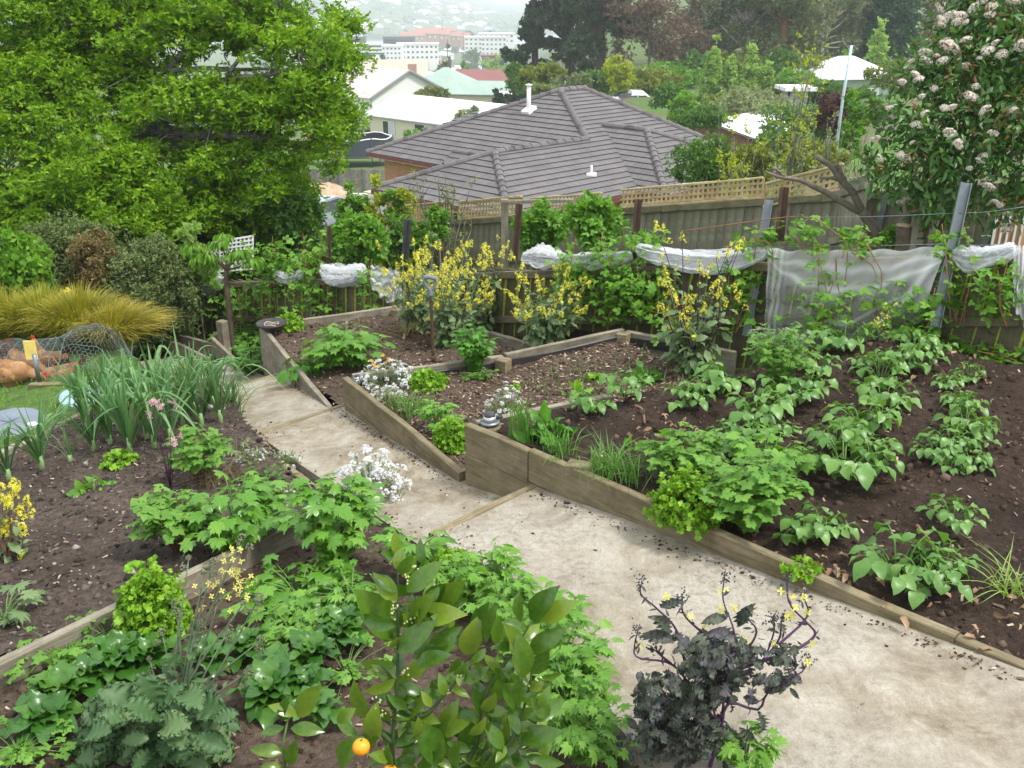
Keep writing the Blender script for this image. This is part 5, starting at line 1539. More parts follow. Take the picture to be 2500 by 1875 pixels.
# trees of the town and of the far hill that merge into one mass
mb = MB()
nT = 5200
uu = rng.uniform(-.27,.08, nT); y_ = 1700 + 1900 * rng.random(nT) ** 1.25
z_ = hillz(uu * y_, y_)
ok = (z_ > -60.2) & (fbm(uu * y_, y_, .006,3,5) + rng.normal(0,.12, nT) > -.12)
P = np.column_stack([uu * y_, y_, z_])[ok]
ov, of = np.array([[1,0,.4], [-.9,.2,.5], [.1,1,.4], [0,-1,.5], [0,.1,1.2], [0,0,-.3], [.6,.6,.9], [-.5,-.6,.9]]), np.array([[0,2,6], [2,4,6], [0,6,4], [2,1,4], [1,3,7], [3,4,7], [1,7,4], [3,0,4], [0,5,2], [2,5,1], [1,5,3], [3,5,0]])
mb.inst((ov, of), P, frames(unit(rng.normal(0,.2, (len(P), 3)) + [0,1,0]), np.array([0,0,1.0])), rng.uniform(5,13, len(P)), 0, None, False)
tag(mb.build("hillside_trees", GREEN["far"], None, "stuff"), "mass of trees between the houses of the far hillside")
mb = MB()
nT = 900
y_ = np.exp(rng.uniform(np.log(190), np.log(1400), nT)); uu = rng.uniform(-.25,.0, nT)
ok = fbm(uu * y_, y_, .012,3,1) > -.1
P = np.column_stack([uu * y_, y_, hground(uu * y_, y_)])[ok]
Pq, Dq = [], []
for p in P:
    q = ball_points(14) * [2.6,2.6,2.4] + p + [0,0,2.6]
    Pq.append(q); Dq.append(unit(q - p - [0,0,2]))
Pq, Dq = np.concatenate(Pq), np.concatenate(Dq)
mb.inst(TP_S4, Pq, leaf_axes(Dq), rng.uniform(1.0,2.2, len(Pq)))
tag(mb.build("town_greenery", GREEN["far"], None, "stuff"), "shrubs and street trees blurred together among the town's roofs")
# ------------------------------------------------------------------ garden plants
GREEN.update(
    potato=leafmat("potato_leaf", (.055,.15,.034), (.095,.22,.055), (.16,.30,.085), .28,.4,.5, grain=14),
    rasp=leafmat("raspberry_leaf", (.055,.16,.018), (.10,.25,.030), (.17,.34,.05), .4,.55, grain=9),
    leek=leafmat("leek_leaf", (.055,.15,.065), (.095,.215,.10), (.165,.30,.17), .28,.45,.35, grain=9),
    citrus=leafmat("citrus_leaf", (.024,.080,.012), (.070,.150,.018), (.19,.27,.038), .30,.24,.6, grain=10),
    lettuce=leafmat("lettuce_leaf", (.10,.25,.015), (.17,.36,.03), (.28,.48,.07), .40,.45, grain=25),
    spinach=leafmat("spinach_leaf", (.018,.075,.012), (.04,.13,.02), (.08,.19,.035), .22,.3,.5, grain=22),
    kale=leafmat("green_kale_leaf", (.032,.085,.038), (.062,.130,.060), (.13,.21,.115), .22,.5, grain=26),
    pkale=leafmat("purple_kale_leaf", (.030,.044,.040), (.054,.070,.064), (.095,.074,.115), .12,.5, grain=26, tint=(1,1,1)),
    celery=leafmat("lovage_leaf", (.05,.155,.018), (.095,.25,.032), (.18,.36,.06), .34,.33,.55, grain=12),
    celery2=leafmat("celery_leaf", (.07,.19,.03), (.13,.30,.055), (.20,.40,.09), .4,.45, grain=12),
    parsley=leafmat("parsley_leaf", (.03,.12,.012), (.065,.20,.022), (.11,.28,.04), .35,.45, grain=20),
    columb=leafmat("columbine_leaf", (.06,.17,.028), (.105,.25,.045), (.17,.33,.075), .38,.55, grain=14),
    brass=leafmat("brassica_leaf", (.075,.135,.07), (.125,.205,.115), (.20,.29,.18), .25,.5, grain=14),
    grey=leafmat("grey_fine_leaf", (.10,.15,.08), (.17,.24,.13), (.26,.33,.20), .3, grain=20),
    chive=leafmat("chive_leaf", (.05,.15,.03), (.09,.23,.05), (.15,.31,.08), .3,.45, grain=12),
    tussock=leafmat("tussock_blade", (.10,.17,.012), (.36,.33,.028), (.68,.46,.15), .35,.5, objrand=False, grain=6, tint=(1.1,1.05,.6)),
    grass=leafmat("lawn_blade", (.06,.17,.012), (.11,.26,.02), (.18,.34,.04), .4, grain=6),
    photinia=leafmat("photinia_leaf", (.025,.08,.02), (.055,.145,.035), (.11,.22,.06), .28,.34,.45, grain=8),
    bronze=leafmat("bronze_new_leaf", (.17,.07,.03), (.26,.13,.055), (.30,.20,.08), .3,.4, grain=8, tint=(1.2,1,.7)))
M["yellowpetal"] = leafmat("yellow_petals", (.72,.65,.03), (.84,.78,.07), (.90,.86,.22), .35,.6,.2, grain=40, tint=(1,1,.6))
M["lemonpetal"] = leafmat("pale_yellow_petals", (.72,.66,.14), (.82,.76,.22), None, .35,.6,.2, grain=40, tint=(1,1,.7))
M["whitepetal"] = leafmat("white_petals", (.74,.75,.76), (.85,.86,.86), None, .3,.6,.2, grain=40, tint=(1,1,1))
M["creampetal"] = leafmat("cream_petals", (.82,.66,.55), (.90,.83,.74), None, .3,.6,.2, grain=20, tint=(1,1,1))
M["pinkpetal"] = leafmat("pink_petals", (.62,.33,.36), (.75,.55,.58), None, .3,.6,.2, grain=20, tint=(1,1,1))
M["bud"] = leafmat("flower_buds", (.10,.13,.10), (.17,.20,.15), None, .1,.7,.2, grain=60)
M["pbud"] = leafmat("purple_buds", (.05,.05,.055), (.09,.09,.10), None, .1,.7,.2, grain=60)
M["stem_green"] = plain("green_stem", (.11,.20,.05), .5,.25,20)
M["stem_grey"] = plain("greyish_stem", (.15,.20,.12), .6,.25,20)
M["stem_purple"] = plain("purple_stem", (.075,.030,.075), .5,.25,20)
M["stem_brown"] = plain("brown_cane", (.26,.13,.06), .7,.3,20)
M["stem_mauve"] = plain("mauve_brown_stem", (.16,.085,.06), .6,.3,20)
M["leekwhite"] = plain("leek_shank", (.22,.33,.13), .5,.15,10)
LEAFMESH = {}
def lmesh(key, tpl, mat):
    mb = MB(); mb.add(tpl[0], tpl[1]); LEAFMESH[key] = mb.mesh("leaf", mat); return LEAFMESH[key]
for i in range(4):
    lmesh(("potato", i), leaf_tpl(1,.70,6,.38,.17,.35 + .12 * i, 2,.05,2, i), GREEN["potato"])
    lmesh(("citrus", i), leaf_tpl(1,.41,7,.45,.16,.12 + .15 * i, 2,.02,2, i), GREEN["citrus"])
    lmesh(("spinach", i), leaf_tpl(1,.60,8,.5,.10,.3 + .15 * i, 4,.10,2.3, i), GREEN["spinach"])
    lmesh(("kale", i), leaf_tpl(1,.54,34,.55,.10,.45 + .15 * i, 8,.085,6.3, i, serr=.0, rpow=3), GREEN["kale"])
    kv, kf = leaf_tpl(1,.54,34,.55,.10,.45 + .15 * i, 8,.06,5.3, i, rpow=3)
    mb_ = MB(); mb_.add(kv, kf)
    g9 = kv.reshape(-1,9,3)
    for sgn, edge in ((-1, g9[:, 0]), (1, g9[:, 8])):        # crimped frill along both margins
        E_ = spline(edge, 110); ph = np.arange(110)
        o1 = E_ + np.column_stack([sgn * (.045 + .022 * np.sin(ph * .9)), .018 * np.sin(ph * 1.7), .060 * np.sin(ph * 1.25 + i)])
        o2 = o1 + np.column_stack([sgn * .016 * np.cos(ph * 1.1), .022 * np.cos(ph * 1.5), .045 * np.cos(ph * 1.25 + 1 + i)])
        mb_.add(np.stack([E_, o1, o2], 1).reshape(-1,3), grid_faces(110,3))
    LEAFMESH[("kale", i)] = mb_.mesh("leaf", GREEN["kale"])
    lmesh(("pkale", i), leaf_tpl(1,.36,20,.5,.10,.35 + .15 * i, 4,.16,6.3, i, serr=.28), GREEN["pkale"])
    lmesh(("lovage", i), lobed_tpl(6 + i % 2,.30,1,1.25,.2, i), GREEN["celery"])
    lmesh(("comfrey", i), leaf_tpl(1,.5,8,.45,.1,.4 + .1 * i, 4,.05,2, i), GREEN["celery"])
def loose_leaf(parent, mesh, p, d, n, s, name="leaf"):
    """One leaf of its own under parent; p is in world coordinates."""
    o = link(name, mesh, parent)
    R = frames(np.asarray(d, float)[None], np.asarray(n, float)[None])[0]
    o.matrix_local = mat4(R, np.asarray(p) - ORG[parent.name], s)
    return o
def dup(root, loc, rot, sc, label, group=None):
    r = root.copy(); COL.objects.link(r)
    r.location = [float(c) for c in loc]; r.rotation_euler = (0,0, rot); r.scale = (sc,) * 3
    r["label"] = label
    if group: r["group"] = group
    for ch in root.children:
        c = ch.copy(); COL.objects.link(c); c.parent = r
        for g in ch.children:
            d = g.copy(); COL.objects.link(d); d.parent = c
    ORG[r.name] = np.array(loc, float)
    return r
# ---- potatoes
def make_potato(seed, ns=11, R=.15, H=.19):
    r = np.random.default_rng(seed)
    t = thing("potato_plant", "potato plant", "potato plant", (0,0,0))
    st = MB()
    for k in range(ns):
        a = k * 2 * PI / ns + r.uniform(-.3,.3)
        el = r.uniform(.35,.95)
        out = np.array([math.cos(a), math.sin(a), 0])
        L = R * r.uniform(.65,1.1)
        pts = np.array([out * .015, out * L * .5 + [0,0, H * el * .75], out * L + [0,0, H * el]])
        P = spline(pts, 7)
        tube(st, P, np.linspace(.005,.0022,7), 5)
        side = np.array([-out[1], out[0], 0])
        up = np.array([0,0,1.0])
        for f, sgn, sz in ((1,0,.084), (.84,1,.068), (.82,-1,.068), (.58,1,.058), (.55,-1,.058), (.3,1,.045)):
            if f < .6 and r.random() < .4: continue
            p = P[min(6, int(f * 6))]
            d = (out if sgn == 0 else out * .45 + side * sgn) - up * r.uniform(.05,.5)
            n = up + out * .35 + r.normal(0,.25,3)
            loose_leaf(t, LEAFMESH[("potato", r.integers(4))], p, d, n, sz * r.uniform(.8,1.25))
    for k in range(3):
        d = unit(np.append(r.normal(0,1,2), .4))
        loose_leaf(t, LEAFMESH[("potato", r.integers(4))], np.array([0,0, H * .85]), d, [0,0,1], .06)
    st.build("stems", M["stem_green"], t)
    return t
PROTO = [make_potato(s) for s in (1,2,3,4)]
def Z6(x, y): return (1650 + x / 2.592) / VS, (540 + y / 2.592) / VS
def ZC(x, y): return (1650 + x / 2.592) / VS, (1235 + y / 2.592) / VS
def ZM(x, y): return (800 + x / 2.592) / VS, (540 + y / 2.592) / VS
def ZL(x, y): return (0 + x / 2.592) / VS, (540 + y / 2.592) / VS
def ZK(x, y): return (0 + x / 2.592) / VS, (950 + y / 2.592) / VS
def ZB(x, y): return (800 + x / 2.592) / VS, (1235 + y / 2.592) / VS
def ZA(x, y): return (0 + x / 2.592) / VS, (1235 + y / 2.592) / VS
POT = [(ZM(1660,1215), .80, "small single potato plant near the pale offcut sleeper end, leftmost in the dark bed"), (ZM(1880,1105), .95, "potato plant on the dark ridge beside the onion seedlings"),
       (Z6(70,1170), .85, "potato plant third along the leftmost row, low and spreading"), (Z6(190,1120), .8, "potato plant fourth along the leftmost row"), (Z6(285,1075), 1.05, "big potato plant at the far end of the leftmost row"),
       (Z6(240,1500), .85, "potato plant behind the columbine, nearest the path in the second row"), (Z6(430,1400), .85, "potato plant in the second row, low at the near end"), (Z6(520,1300), 1.15, "largest potato plant of the second row"), (Z6(620,1340), .8, "small potato plant on the right flank of the second row"), (Z6(690,1165), 1.0, "potato plant in the middle of the second row"), (Z6(830,1110), .95, "potato plant on the right side of the second row"), (Z6(870,975), .85, "potato plant near the far end of the second row beside the feathery herb"),
       (Z6(860,1590), .85, "potato plant at the near left end of the third row"), (Z6(1060,1620), 1.35, "largest potato plant of the third row, nearest the path"), (Z6(1230,1560), .9, "potato plant on the right of the big near one in the third row"), (Z6(1010,1440), .75, "small potato plant on the left of the third row"), (Z6(1190,1460), 1.0, "potato plant second from the near end of the third row"), (Z6(1170,1350), 1.1, "broad potato plant in the middle of the third row"), (Z6(1290,1290), .7, "smaller potato plant tucked right of the broad one in the third row"), (Z6(1310,1190), 1.0, "potato plant past the middle of the third row"), (Z6(1290,1030), 1.0, "potato plant spreading left in the third row"), (Z6(1400,950), 1.0, "potato plant near the far end of the third row"), (Z6(1530,920), .9, "potato plant right of the far end of the third row"), (Z6(1500,830), .9, "last potato plant of the third row below the net"), (Z6(1610,840), .8, "potato plant at the fence end of the third row, rightmost"),
       (Z6(1060,815), 1.15, "potato plant alone at the foot of the hanging net"), (Z6(960,800), .7, "small potato plant left of the one at the foot of the net"),
       (ZC(1740,140), .75, "small potato plant with yellow leaves at its foot, nearest in the rightmost row"), (Z6(1725,1590), .5, "tiny potato sprout in the rightmost row"), (Z6(1860,1590), .7, "potato plant beside the tiny sprout in the rightmost row"), (Z6(1640,1520), .75, "potato plant leaning left in the rightmost row"), (Z6(1730,1470), .8, "potato plant near the middle of the rightmost row"), (Z6(1870,1420), .8, "potato plant on the right flank of the rightmost row"), (Z6(1830,1330), .95, "broadest potato plant of the rightmost row"), (Z6(1800,1210), .8, "potato plant beyond the broadest one in the rightmost row"), (Z6(1720,1075), .6, "small potato sprout near the far end of the rightmost row"), (Z6(1850,1010), .6, "last small potato sprout of the rightmost row"),
       (ZC(1400,470), 1.2, "big potato plant alone nearest the path at the right"), (ZC(1560,520), .95, "right-hand half of the big near potato clump"), (ZC(1700,430), .7, "small potato shoot right behind the big near clump"), (ZC(790,230), .85, "potato plant right beside the columbine foliage"), (ZC(940,190), .75, "potato plant at the right edge of the columbine foliage"), (Z6(330,1420), .75, "potato plant between the columbine and the second row"), ((1870,800), .6, "small potato plant between the third and rightmost rows")]
for i, ((px, py), sc, lb) in enumerate(POT):
    p = on(px, py)
    if i < 4:
        o = PROTO[i]; o.location = [float(c) for c in p]; o.scale = (sc,) * 3; o.rotation_euler = (0,0, rnd.uniform(0,6)); o["label"] = lb; o["group"] = "potato plants in rows"
    else: dup(PROTO[i % 4], p, rnd.uniform(0,6.28), sc, lb, "potato plants in rows")
# ---- leafy builders
LOB5, LOB3, LOB7 = lobed_tpl(5,.32,1,1.1,.2,3), lobed_tpl(3,.35,1,1.0,.2,4), lobed_tpl(7,.36,.8,1.5,.2,5)
OVATE = leaf_tpl(1,.66,4,.4,.1,.3,2,.03,2,2)
LANCE = leaf_tpl(1,.26,4,.4,.12,.5,2)
FRILL = leaf_tpl(1,.95,6,.65,.05,.5,4,.34,2.5,3)
FRILL2 = leaf_tpl(1,.9,6,.6,.05,.4,4,.34,3,8)
def triplet(tpl, sp=.9):
    V, Fq, n = [], [], len(tpl[0])
    for i, (a, o) in enumerate(((0,.25), (1.25 * sp, 0), (-1.25 * sp, 0))):
        c, s = math.cos(a), math.sin(a)
        R = np.array([[c, -s, 0], [s, c, 0], [0,0,1]])
        V.append(tpl[0] @ R.T * (1 if i == 0 else .85) + [0, o, 0]); Fq.append(np.asarray(tpl[1]) + i * n)
    return np.concatenate(V), np.concatenate(Fq)
TRI_OV, TRI_L5, TRI_L3 = triplet(OVATE), triplet(LOB5), triplet(LOB3)
def stalky(name, label, p, n, R, H, leaf, tpl, ls, cat, per=5, stemmat="stem_green", sr=.005, group=None, hole=.15, droop=.1, solo=None, spread=1.0, low=.35):
    """Stalks fanning from one crown, each bearing leaflets towards its end."""
    t = thing(name, label, cat, p, group)
    st, P, D = MB(), [], []
    for k in range(n):
        a = rng.uniform(0,2 * PI); rr = R * math.sqrt(rng.uniform(hole, 1)); h = H * (1 - .45 * (rr / R) ** 2) * rng.uniform(.75,1.1)
        out = np.array([math.cos(a), math.sin(a), 0])
        Q = spline([p + out * .02 * rng.random() - [0,0,.02], p + out * rr * .45 + [0,0, h * .65], p + out * rr + [0,0, h]], 9)
        tube(st, Q, np.linspace(sr, sr * .4,9), 5)
        for q in range(per):
            f = low + (1 - low) * (q / max(1, per - 1)) ** .8
            s = (1 if q % 2 else -1) * (0 if q == per - 1 else 1)
            side = np.array([-out[1], out[0], 0]) * s
            P.append(Q[int(f * 8)] + rng.normal(0, R * .04,3)); D.append(out * (.5 if s else 1) + side + [0,0, rng.uniform(-.3,.35) - droop])
    P, D = np.array(P), np.array(D)
    nn = np.array([0,0,1.0]) + rng.normal(0,.35, P.shape) + .3 * unit(P - p)
    sz = ls * rng.uniform(.7,1.25, len(P))
    st.build("stalks", M[stemmat], t)
    if solo:
        for a, b, c, s in zip(P, D, nn, sz): loose_leaf(t, LEAFMESH[(solo, rng.integers(4))], a, b, c, s)
    else:
        fb = MB(); fb.inst(tpl, P, frames(D, nn), sz); fb.build("foliage", GREEN[leaf], t, "stuff")
    return t
def mound(name, label, p, R, H, leaf, tpl, n, ls, cat, group=None, fill=.75, up=.7):
    """A dome of overlapping leaves (lettuce and the like) on a short stem."""
    t = thing(name, label, cat, p, group)
    u = unit(np.column_stack([rng.normal(0,1, (n, 2)), np.abs(rng.normal(0,.8, n))]))
    rr = rng.uniform(fill, 1, (n, 1)) * (1 + .12 * rng.normal(0,1, (n, 1)))
    P = p + u * rr * [R, R, H] * .85 + [0,0, H * .08]
    fb = MB(); D = u + rng.normal(0,.45, (n, 3)) + [0,0,.25]
    fb.inst(tpl, P - unit(D) * ls * .4, frames(D, u + [0,0, up] + rng.normal(0,.4, (n, 3))), ls * rng.uniform(.7,1.3, n))
    fb.build("foliage", GREEN[leaf], t, "stuff")
    sb = MB(); tube(sb, [p - [0,0,.03], p + [0,0, H * .6]], [.014,.008], 6); sb.build("stem", M["stem_green"], t)
    return t
def petals4(s=1.0):
    V, Fq = [], []
    for k in range(4):
        a = k * PI / 2; d, e = np.array([math.cos(a), math.sin(a), 0]), np.array([-math.sin(a), math.cos(a), 0])
        V += [[0,0,0], d * .55 + e * .28 + [0,0,.1], d * .95 + [0,0,.02], d * .55 - e * .28 + [0,0,.1]]; Fq.append(np.arange(4) + 4 * k)
    return np.array(V) * s, np.array(Fq)
PET = petals4()
BUD = (np.array([[.5,0,.3], [-.25,.43,.3], [-.25,-.43,.3], [0,0,1], [0,0,0]]), np.array([[0,1,3], [1,2,3], [2,0,3], [1,0,4], [2,1,4], [0,2,4]]))
def raceme(fb, tip, d, n, R, L, fs, m=0, bud=None):
    d = unit(d)
    x = unit(np.cross(d, [.3,.5,.1])); y = np.cross(d, x)
    a = rng.uniform(0,2 * PI, n); s = rng.random(n)
    r = R * (.35 + .65 * s)
    out = np.cos(a)[:, None] * x + np.sin(a)[:, None] * y
    P = tip - d * (s * L)[:, None] + out * r[:, None]
    fb.inst(PET, P, frames(np.cross(out, d), out + d * .8 + rng.normal(0,.3, (n, 3))), fs * rng.uniform(.75,1.2, n), m)
    if bud is not None:
        k = max(6, n // 3)
        fb.inst(BUD, tip + rng.normal(0, R * .22, (k, 3)) + d * R * .25, frames(unit(rng.normal(0,1, (k, 3))), np.array([0,0,1.])), fs * .55, bud)
def flowering_brassica(label, p, n, R, H, leafn, fl=26, fs=.011, lowleaf=.12, petal="yellowpetal", stem="stem_grey", name="flowering_brassica", rmin=.42, lr=.075, group="brassicas run to yellow flower", lf="brass", tri=2):
    t = thing(name, label, "brassica", p, group)
    st, fb, lf_ = MB(), MB(), MB()
    LP, LD = [], []
    for k in range(n):
        a, rr = rng.uniform(0,2 * PI), R * math.sqrt(rng.random()); h = H * rng.uniform(rmin, 1.0)
        tip = p + np.array([math.cos(a) * rr, math.sin(a) * rr, h])
        Q = spline([p + rng.normal(0,.03,3) * [1,1,0], p + (tip - p) * [.45,.45,.5] + rng.normal(0,.03,3), tip], 10)
        tube(st, Q, np.linspace(.007,.002,10), 5)
        raceme(fb, tip, Q[-1] - Q[-3], fl, .026,.085, fs, 0,1)
        for b in range(tri):                                 # side shoots below the main head
            q = Q[rng.integers(5,9)]; e = q + rng.normal(0,.06,3) + [0,0,.10]
            tube(st, [q, (q + e) / 2 + rng.normal(0,.008,3), e], [.003,.002,.0015], 4)
            raceme(fb, e, e - q, fl // 2,.02,.05, fs, 0,1)
        for q in range(leafn):
            f = rng.random() ** 1.2 * .78
            LP.append(Q[int(f * 9)] + rng.normal(0,.02,3)); LD.append(np.append(rng.normal(0,1,2), rng.uniform(-.5,.7)))
    LP, LD = np.array(LP), np.array(LD)
    hf = np.clip((LP[:, 2] - p[2]) / H, 0,1)
    lf_.inst(leaf_tpl(1,.42,6,.55,.1,.55,2,.06,3,5, serr=.15), LP, frames(LD, np.array([0,0,1.]) + rng.normal(0,.5, LP.shape)), lr * (1.5 - hf) * rng.uniform(.6,1.3, len(LP)))
    st.build("stems", M[stem], t)
    lf_.build("foliage", GREEN[lf], t, "stuff")
    fb.build("blossom", [M[petal], M["bud"]], t, "stuff")
    return t
def alyssum(label, p, R, H, heads, hs=.012, foliage=160, yellow=0, group="white alyssum clumps"):
    t = thing("alyssum", label, "flower", p, group)
    fb, hb = MB(), MB()
    u = unit(np.column_stack([rng.normal(0,1, (foliage, 2)), np.abs(rng.normal(0,.7, foliage))]))
    P = p + u * rng.uniform(.3,.95, (foliage, 1)) * [R, R, H]
    fb.inst(LANCE, P, frames(u + [0,0,.5] + rng.normal(0,.4, u.shape), rng.normal(0,1, u.shape)), .03 * rng.uniform(.7,1.4, foliage))
    st = MB()
    for k in range(heads):
        v = unit(np.append(rng.normal(0,.8,2), abs(rng.normal(.6,.4)))); c = p + v * [R, R, H] * rng.uniform(.75,1.1)
        tube(st, [p + (c - p) * .35, c], .0012,4)
        n = 16
        d = unit(v + [0,0,.5]); x = unit(np.cross(d, [1,.2,.1])); y = np.cross(d, x)
        a, r = rng.uniform(0,2 * PI, n), np.sqrt(rng.random(n)) * hs
        Q = c + (np.cos(a) * r)[:, None] * x + (np.sin(a) * r)[:, None] * y - d * (r ** 2 / hs * .6)[:, None]
        hb.inst(PET, Q, frames(x + rng.normal(0,.6, (n, 3)), d + rng.normal(0,.3, (n, 3))), hs * .42,0)
    fb.build("foliage", GREEN["grey"], t, "stuff"); st.build("stems", M["stem_grey"], t)
    hb.build("blossom", [M["whitepetal"]], t, "stuff")
    if yellow:
        yb = MB()
        for k in range(yellow):
            c = p + np.array([rng.normal(-.02, R * .25), rng.normal(0, R * .2), H * rng.uniform(.9,1.15)])
            raceme(yb, c, [0,0,1], 12,.014,.012,.013)
        yb.build("orange_blossom", [leafmat("orange_petals", (.72,.36,.03), (.8,.5,.06), None, .3, grain=30, tint=(1,1,1))], t, "stuff")
    return t
def strap(base, pts, w, k=2, fold=.5):
    """A strap leaf with a keel, along the points."""
    P = spline(pts, 12); tg = unit(np.gradient(P, axis=0))
    s = np.linspace(0,1,12)
    W = w * np.where(s < .15,.7 + 2 * s, 1.0) * np.clip((1 - s) * 2.2,.03,1) ** .8
    side = unit(np.cross(tg, np.array([0,0,1.0]) + 1e-3))
    for i in range(1,12):
        if side[i] @ side[i - 1] < 0: side[i] = -side[i]
    nor = unit(np.cross(side, tg))
    V = np.stack([P - side * W[:, None] / 2 + nor * W[:, None] * fold * .4, P, P + side * W[:, None] / 2 + nor * W[:, None] * fold * .4], 1)
    return V.reshape(-1,3), grid_faces(12,3)
def leek(label, p, H, n=9, fan=None, w=.034):
    t = thing("leek", label, "leek", p, "leeks in the dark bed")
    sb = MB(); tube(sb, [p - [0,0,.05], p + [0,0, H * .10], p + [0,0, H * .2]], [.019,.019,.015], 8); sb.build("shank", M["leekwhite"], t)
    fan = rng.uniform(0, PI) if fan is None else fan
    ax = np.array([math.cos(fan), math.sin(fan), 0]); ay = np.array([-ax[1], ax[0], 0])
    for k in range(n):
        s = 1 if k % 2 else -1; f = (k // 2) / max(1, n / 2 - 1)
        L = H * rng.uniform(.75,1.1) * (1.0 - .1 * f); sp = .12 + .55 * f + rng.normal(0,.08)
        o = ax * s * sp + ay * rng.normal(0,.12)
        b = p + [0,0, H * (.05 + .10 * (1 - f))]
        if rng.random() < .35:                                # some leaves bend over and hang
            pts = [b, b + (o * .5 + [0,0,.62]) * L, b + (o * 1.0 + [0,0,.70]) * L, b + (o * 1.55 + [0,0,.38]) * L]
        else:
            pts = [b, b + (o * .45 + [0,0,.5]) * L, b + (o * 1.0 + [0,0,.98 - .25 * f]) * L]
        mb = MB(); mb.add(*strap(b, pts, w * rng.uniform(.75,1.15))); mb.build("leaf", GREEN["leek"], t)
    return t
def blades(name, label, p, n, H, R, leaf="chive", w=.004, cat="chives", group=None, lean=.5):
    t = thing(name, label, cat, p, group)
    mb = MB()
    for k in range(n):
        b = p + np.append(rng.normal(0, R * .35,2), 0); a = rng.normal(0, lean, 2) * H; h = H * rng.uniform(.6,1.1)
        V, f = strap(b, [b, b + [a[0] * .4, a[1] * .4, h * .65], b + [a[0], a[1], h * rng.uniform(.75,1)]], w, 2,1.0)
        mb.add(V, f, 0, rng.random())
    mb.build("leaves", GREEN[leaf], t, "stuff")
    return t
# ---- the near plot, left
K1 = on(330,1655); K1[1] = min(K1[1], 3.0)
kale = thing("curly_kale", "big blue-green curly kale with grey buds on tall stems, at the lower left", "kale", K1)
for (bx, by, tx, ty, s) in ((900,1400,370,1390,.26), (850,1350,560,1290,.22), (900,1300,690,1100,.22), (1000,1300,900,1110,.2), (1000,1400,760,1560,.24), (1050,1450,900,1640,.25), (1150,1400,1250,1580,.24), (1150,1400,1560,1500,.27), (1100,1500,1090,1670,.24), (600,1600,300,1640,.2), (1200,1250,1500,1290,.2), (1150,1200,1240,1090,.18), (950,1250,1080,1140,.18), (520,1620,470,1540,.2), (700,1650,560,1660,.2), (1250,1420,1420,1640,.22)):
    b, tt = aty(*ZA(bx, by), 2.85 + rng.normal(0,.05)), aty(*ZA(tx, ty), 2.72 + rng.normal(0,.05))
    loose_leaf(kale, LEAFMESH[("kale", rng.integers(4))], b, tt - b, np.array([0,-.55,1.0]) + rng.normal(0,.25,3), s * .85)
for _ in range(85):
    ang = rng.uniform(0,2 * PI); q = rng.uniform(.1,1)
    b = aty(*ZA(1000 + 420 * q * math.cos(ang), 1440 + 190 * q * math.sin(ang)), 2.85 + rng.normal(0,.10))
    d = np.array([math.cos(ang), rng.normal(-.2,.4), -.3 * math.sin(ang) + rng.uniform(-.1,.5)])
    loose_leaf(kale, LEAFMESH[("kale", rng.integers(4))], b, d, np.array([0,-.5,1.0]) + rng.normal(0,.4,3), rng.uniform(.08,.15))
st, bd, fb, lf_ = MB(), MB(), MB(), MB()
root = aty(*ZA(1080,1560), 2.9)
for (x, y, hd) in ((1110,620,1), (1195,330,.6), (1300,400,.6), (1530,200,.8), (1265,745,1), (1450,780,1), (1640,580,1), (1650,850,1), (1025,800,.8), (1070,1030,.9), (1565,1050,.9), (830,1165,.8), (650,1465,.8), (1040,1440,.7), (1350,350,.7), (1540,620,.6), (1400,560,.6), (945,970,.6), (1500,1600,.7)):
    tip = aty(*ZA(x, y), 2.95 + rng.normal(0,.06))
    Q = spline([root, root * .5 + tip * .5 + rng.normal(0,.02,3) + (root - tip) * [.12,0,0], tip], 9)
    tube(st, Q, np.linspace(.006,.0025,9), 5)
    for hh in range(3):
        c = tip + rng.normal(0,.012,3) * (hh > 0) - [0,0,.02 * hh]
        n = int(34 * hd)
        d = unit(rng.normal(0,1, (n, 3)) + [0,0,.5])
        bd.inst(BUD, c + d * .016 * hd, frames(d, rng.normal(0,1, (n, 3))), .0085,0)
    for q in range(7):
        f = rng.uniform(.15,.9); lf_.inst(leaf_tpl(1,.34,6,.5,.1,.4,2,.05,3, q), Q[int(f * 8)][None], frames(np.append(rng.normal(0,1,2), .8)[None], rng.normal(0,.4, (1,3)) + [0,-.3,1]), .10 * (1.2 - f))
for (x, y, n) in ((1500,320,14), (1480,420,12), (1550,480,14), (1390,470,8), (1250,520,5), (1290,620,4), (1460,630,2), (1600,740,1), (1540,560,5)):
    P = np.array([aty(*ZA(x + rng.normal(0,38), y + rng.normal(0,38)), 2.9 + rng.normal(0,.03)) for _ in range(n)])
    fb.inst(PET, P, frames(rng.normal(0,1, (n, 3)), rng.normal(0,.5, (n, 3)) + [0,-.6,.5]), .0125)
st.build("stems", M["stem_grey"], kale); bd.build("bud_heads", M["bud"], kale, "stuff"); fb.build("blossom", M["lemonpetal"], kale, "stuff"); lf_.build("stem_leaves", GREEN["kale"], kale, "stuff")
def spinach(label, p, n, R, s, group="dark spinach plants"):
    t = thing("spinach", label, "spinach", p, group)
    for k in range(n):
        a = k * 2.4 + rng.normal(0,.2); f = (k + 1) / n; out = np.array([math.cos(a), math.sin(a), 0])
        el = .15 + 1.1 * (1 - f)
        loose_leaf(t, LEAFMESH[("spinach", rng.integers(4))], p + out * R * .12 * f + [0,0,.05 - .03 * f], out * (1 - .2 * el) + [0,0, el], np.array([0,0,1.0]) - out * .3 * el + rng.normal(0,.2,3), s * rng.uniform(.8,1.2) * (.7 + .4 * f))
    sb = MB(); tube(sb, [p - [0,0,.02], p + [0,0,.05]], [.02,.012], 6); sb.build("crown_stem", M["stem_green"], t)
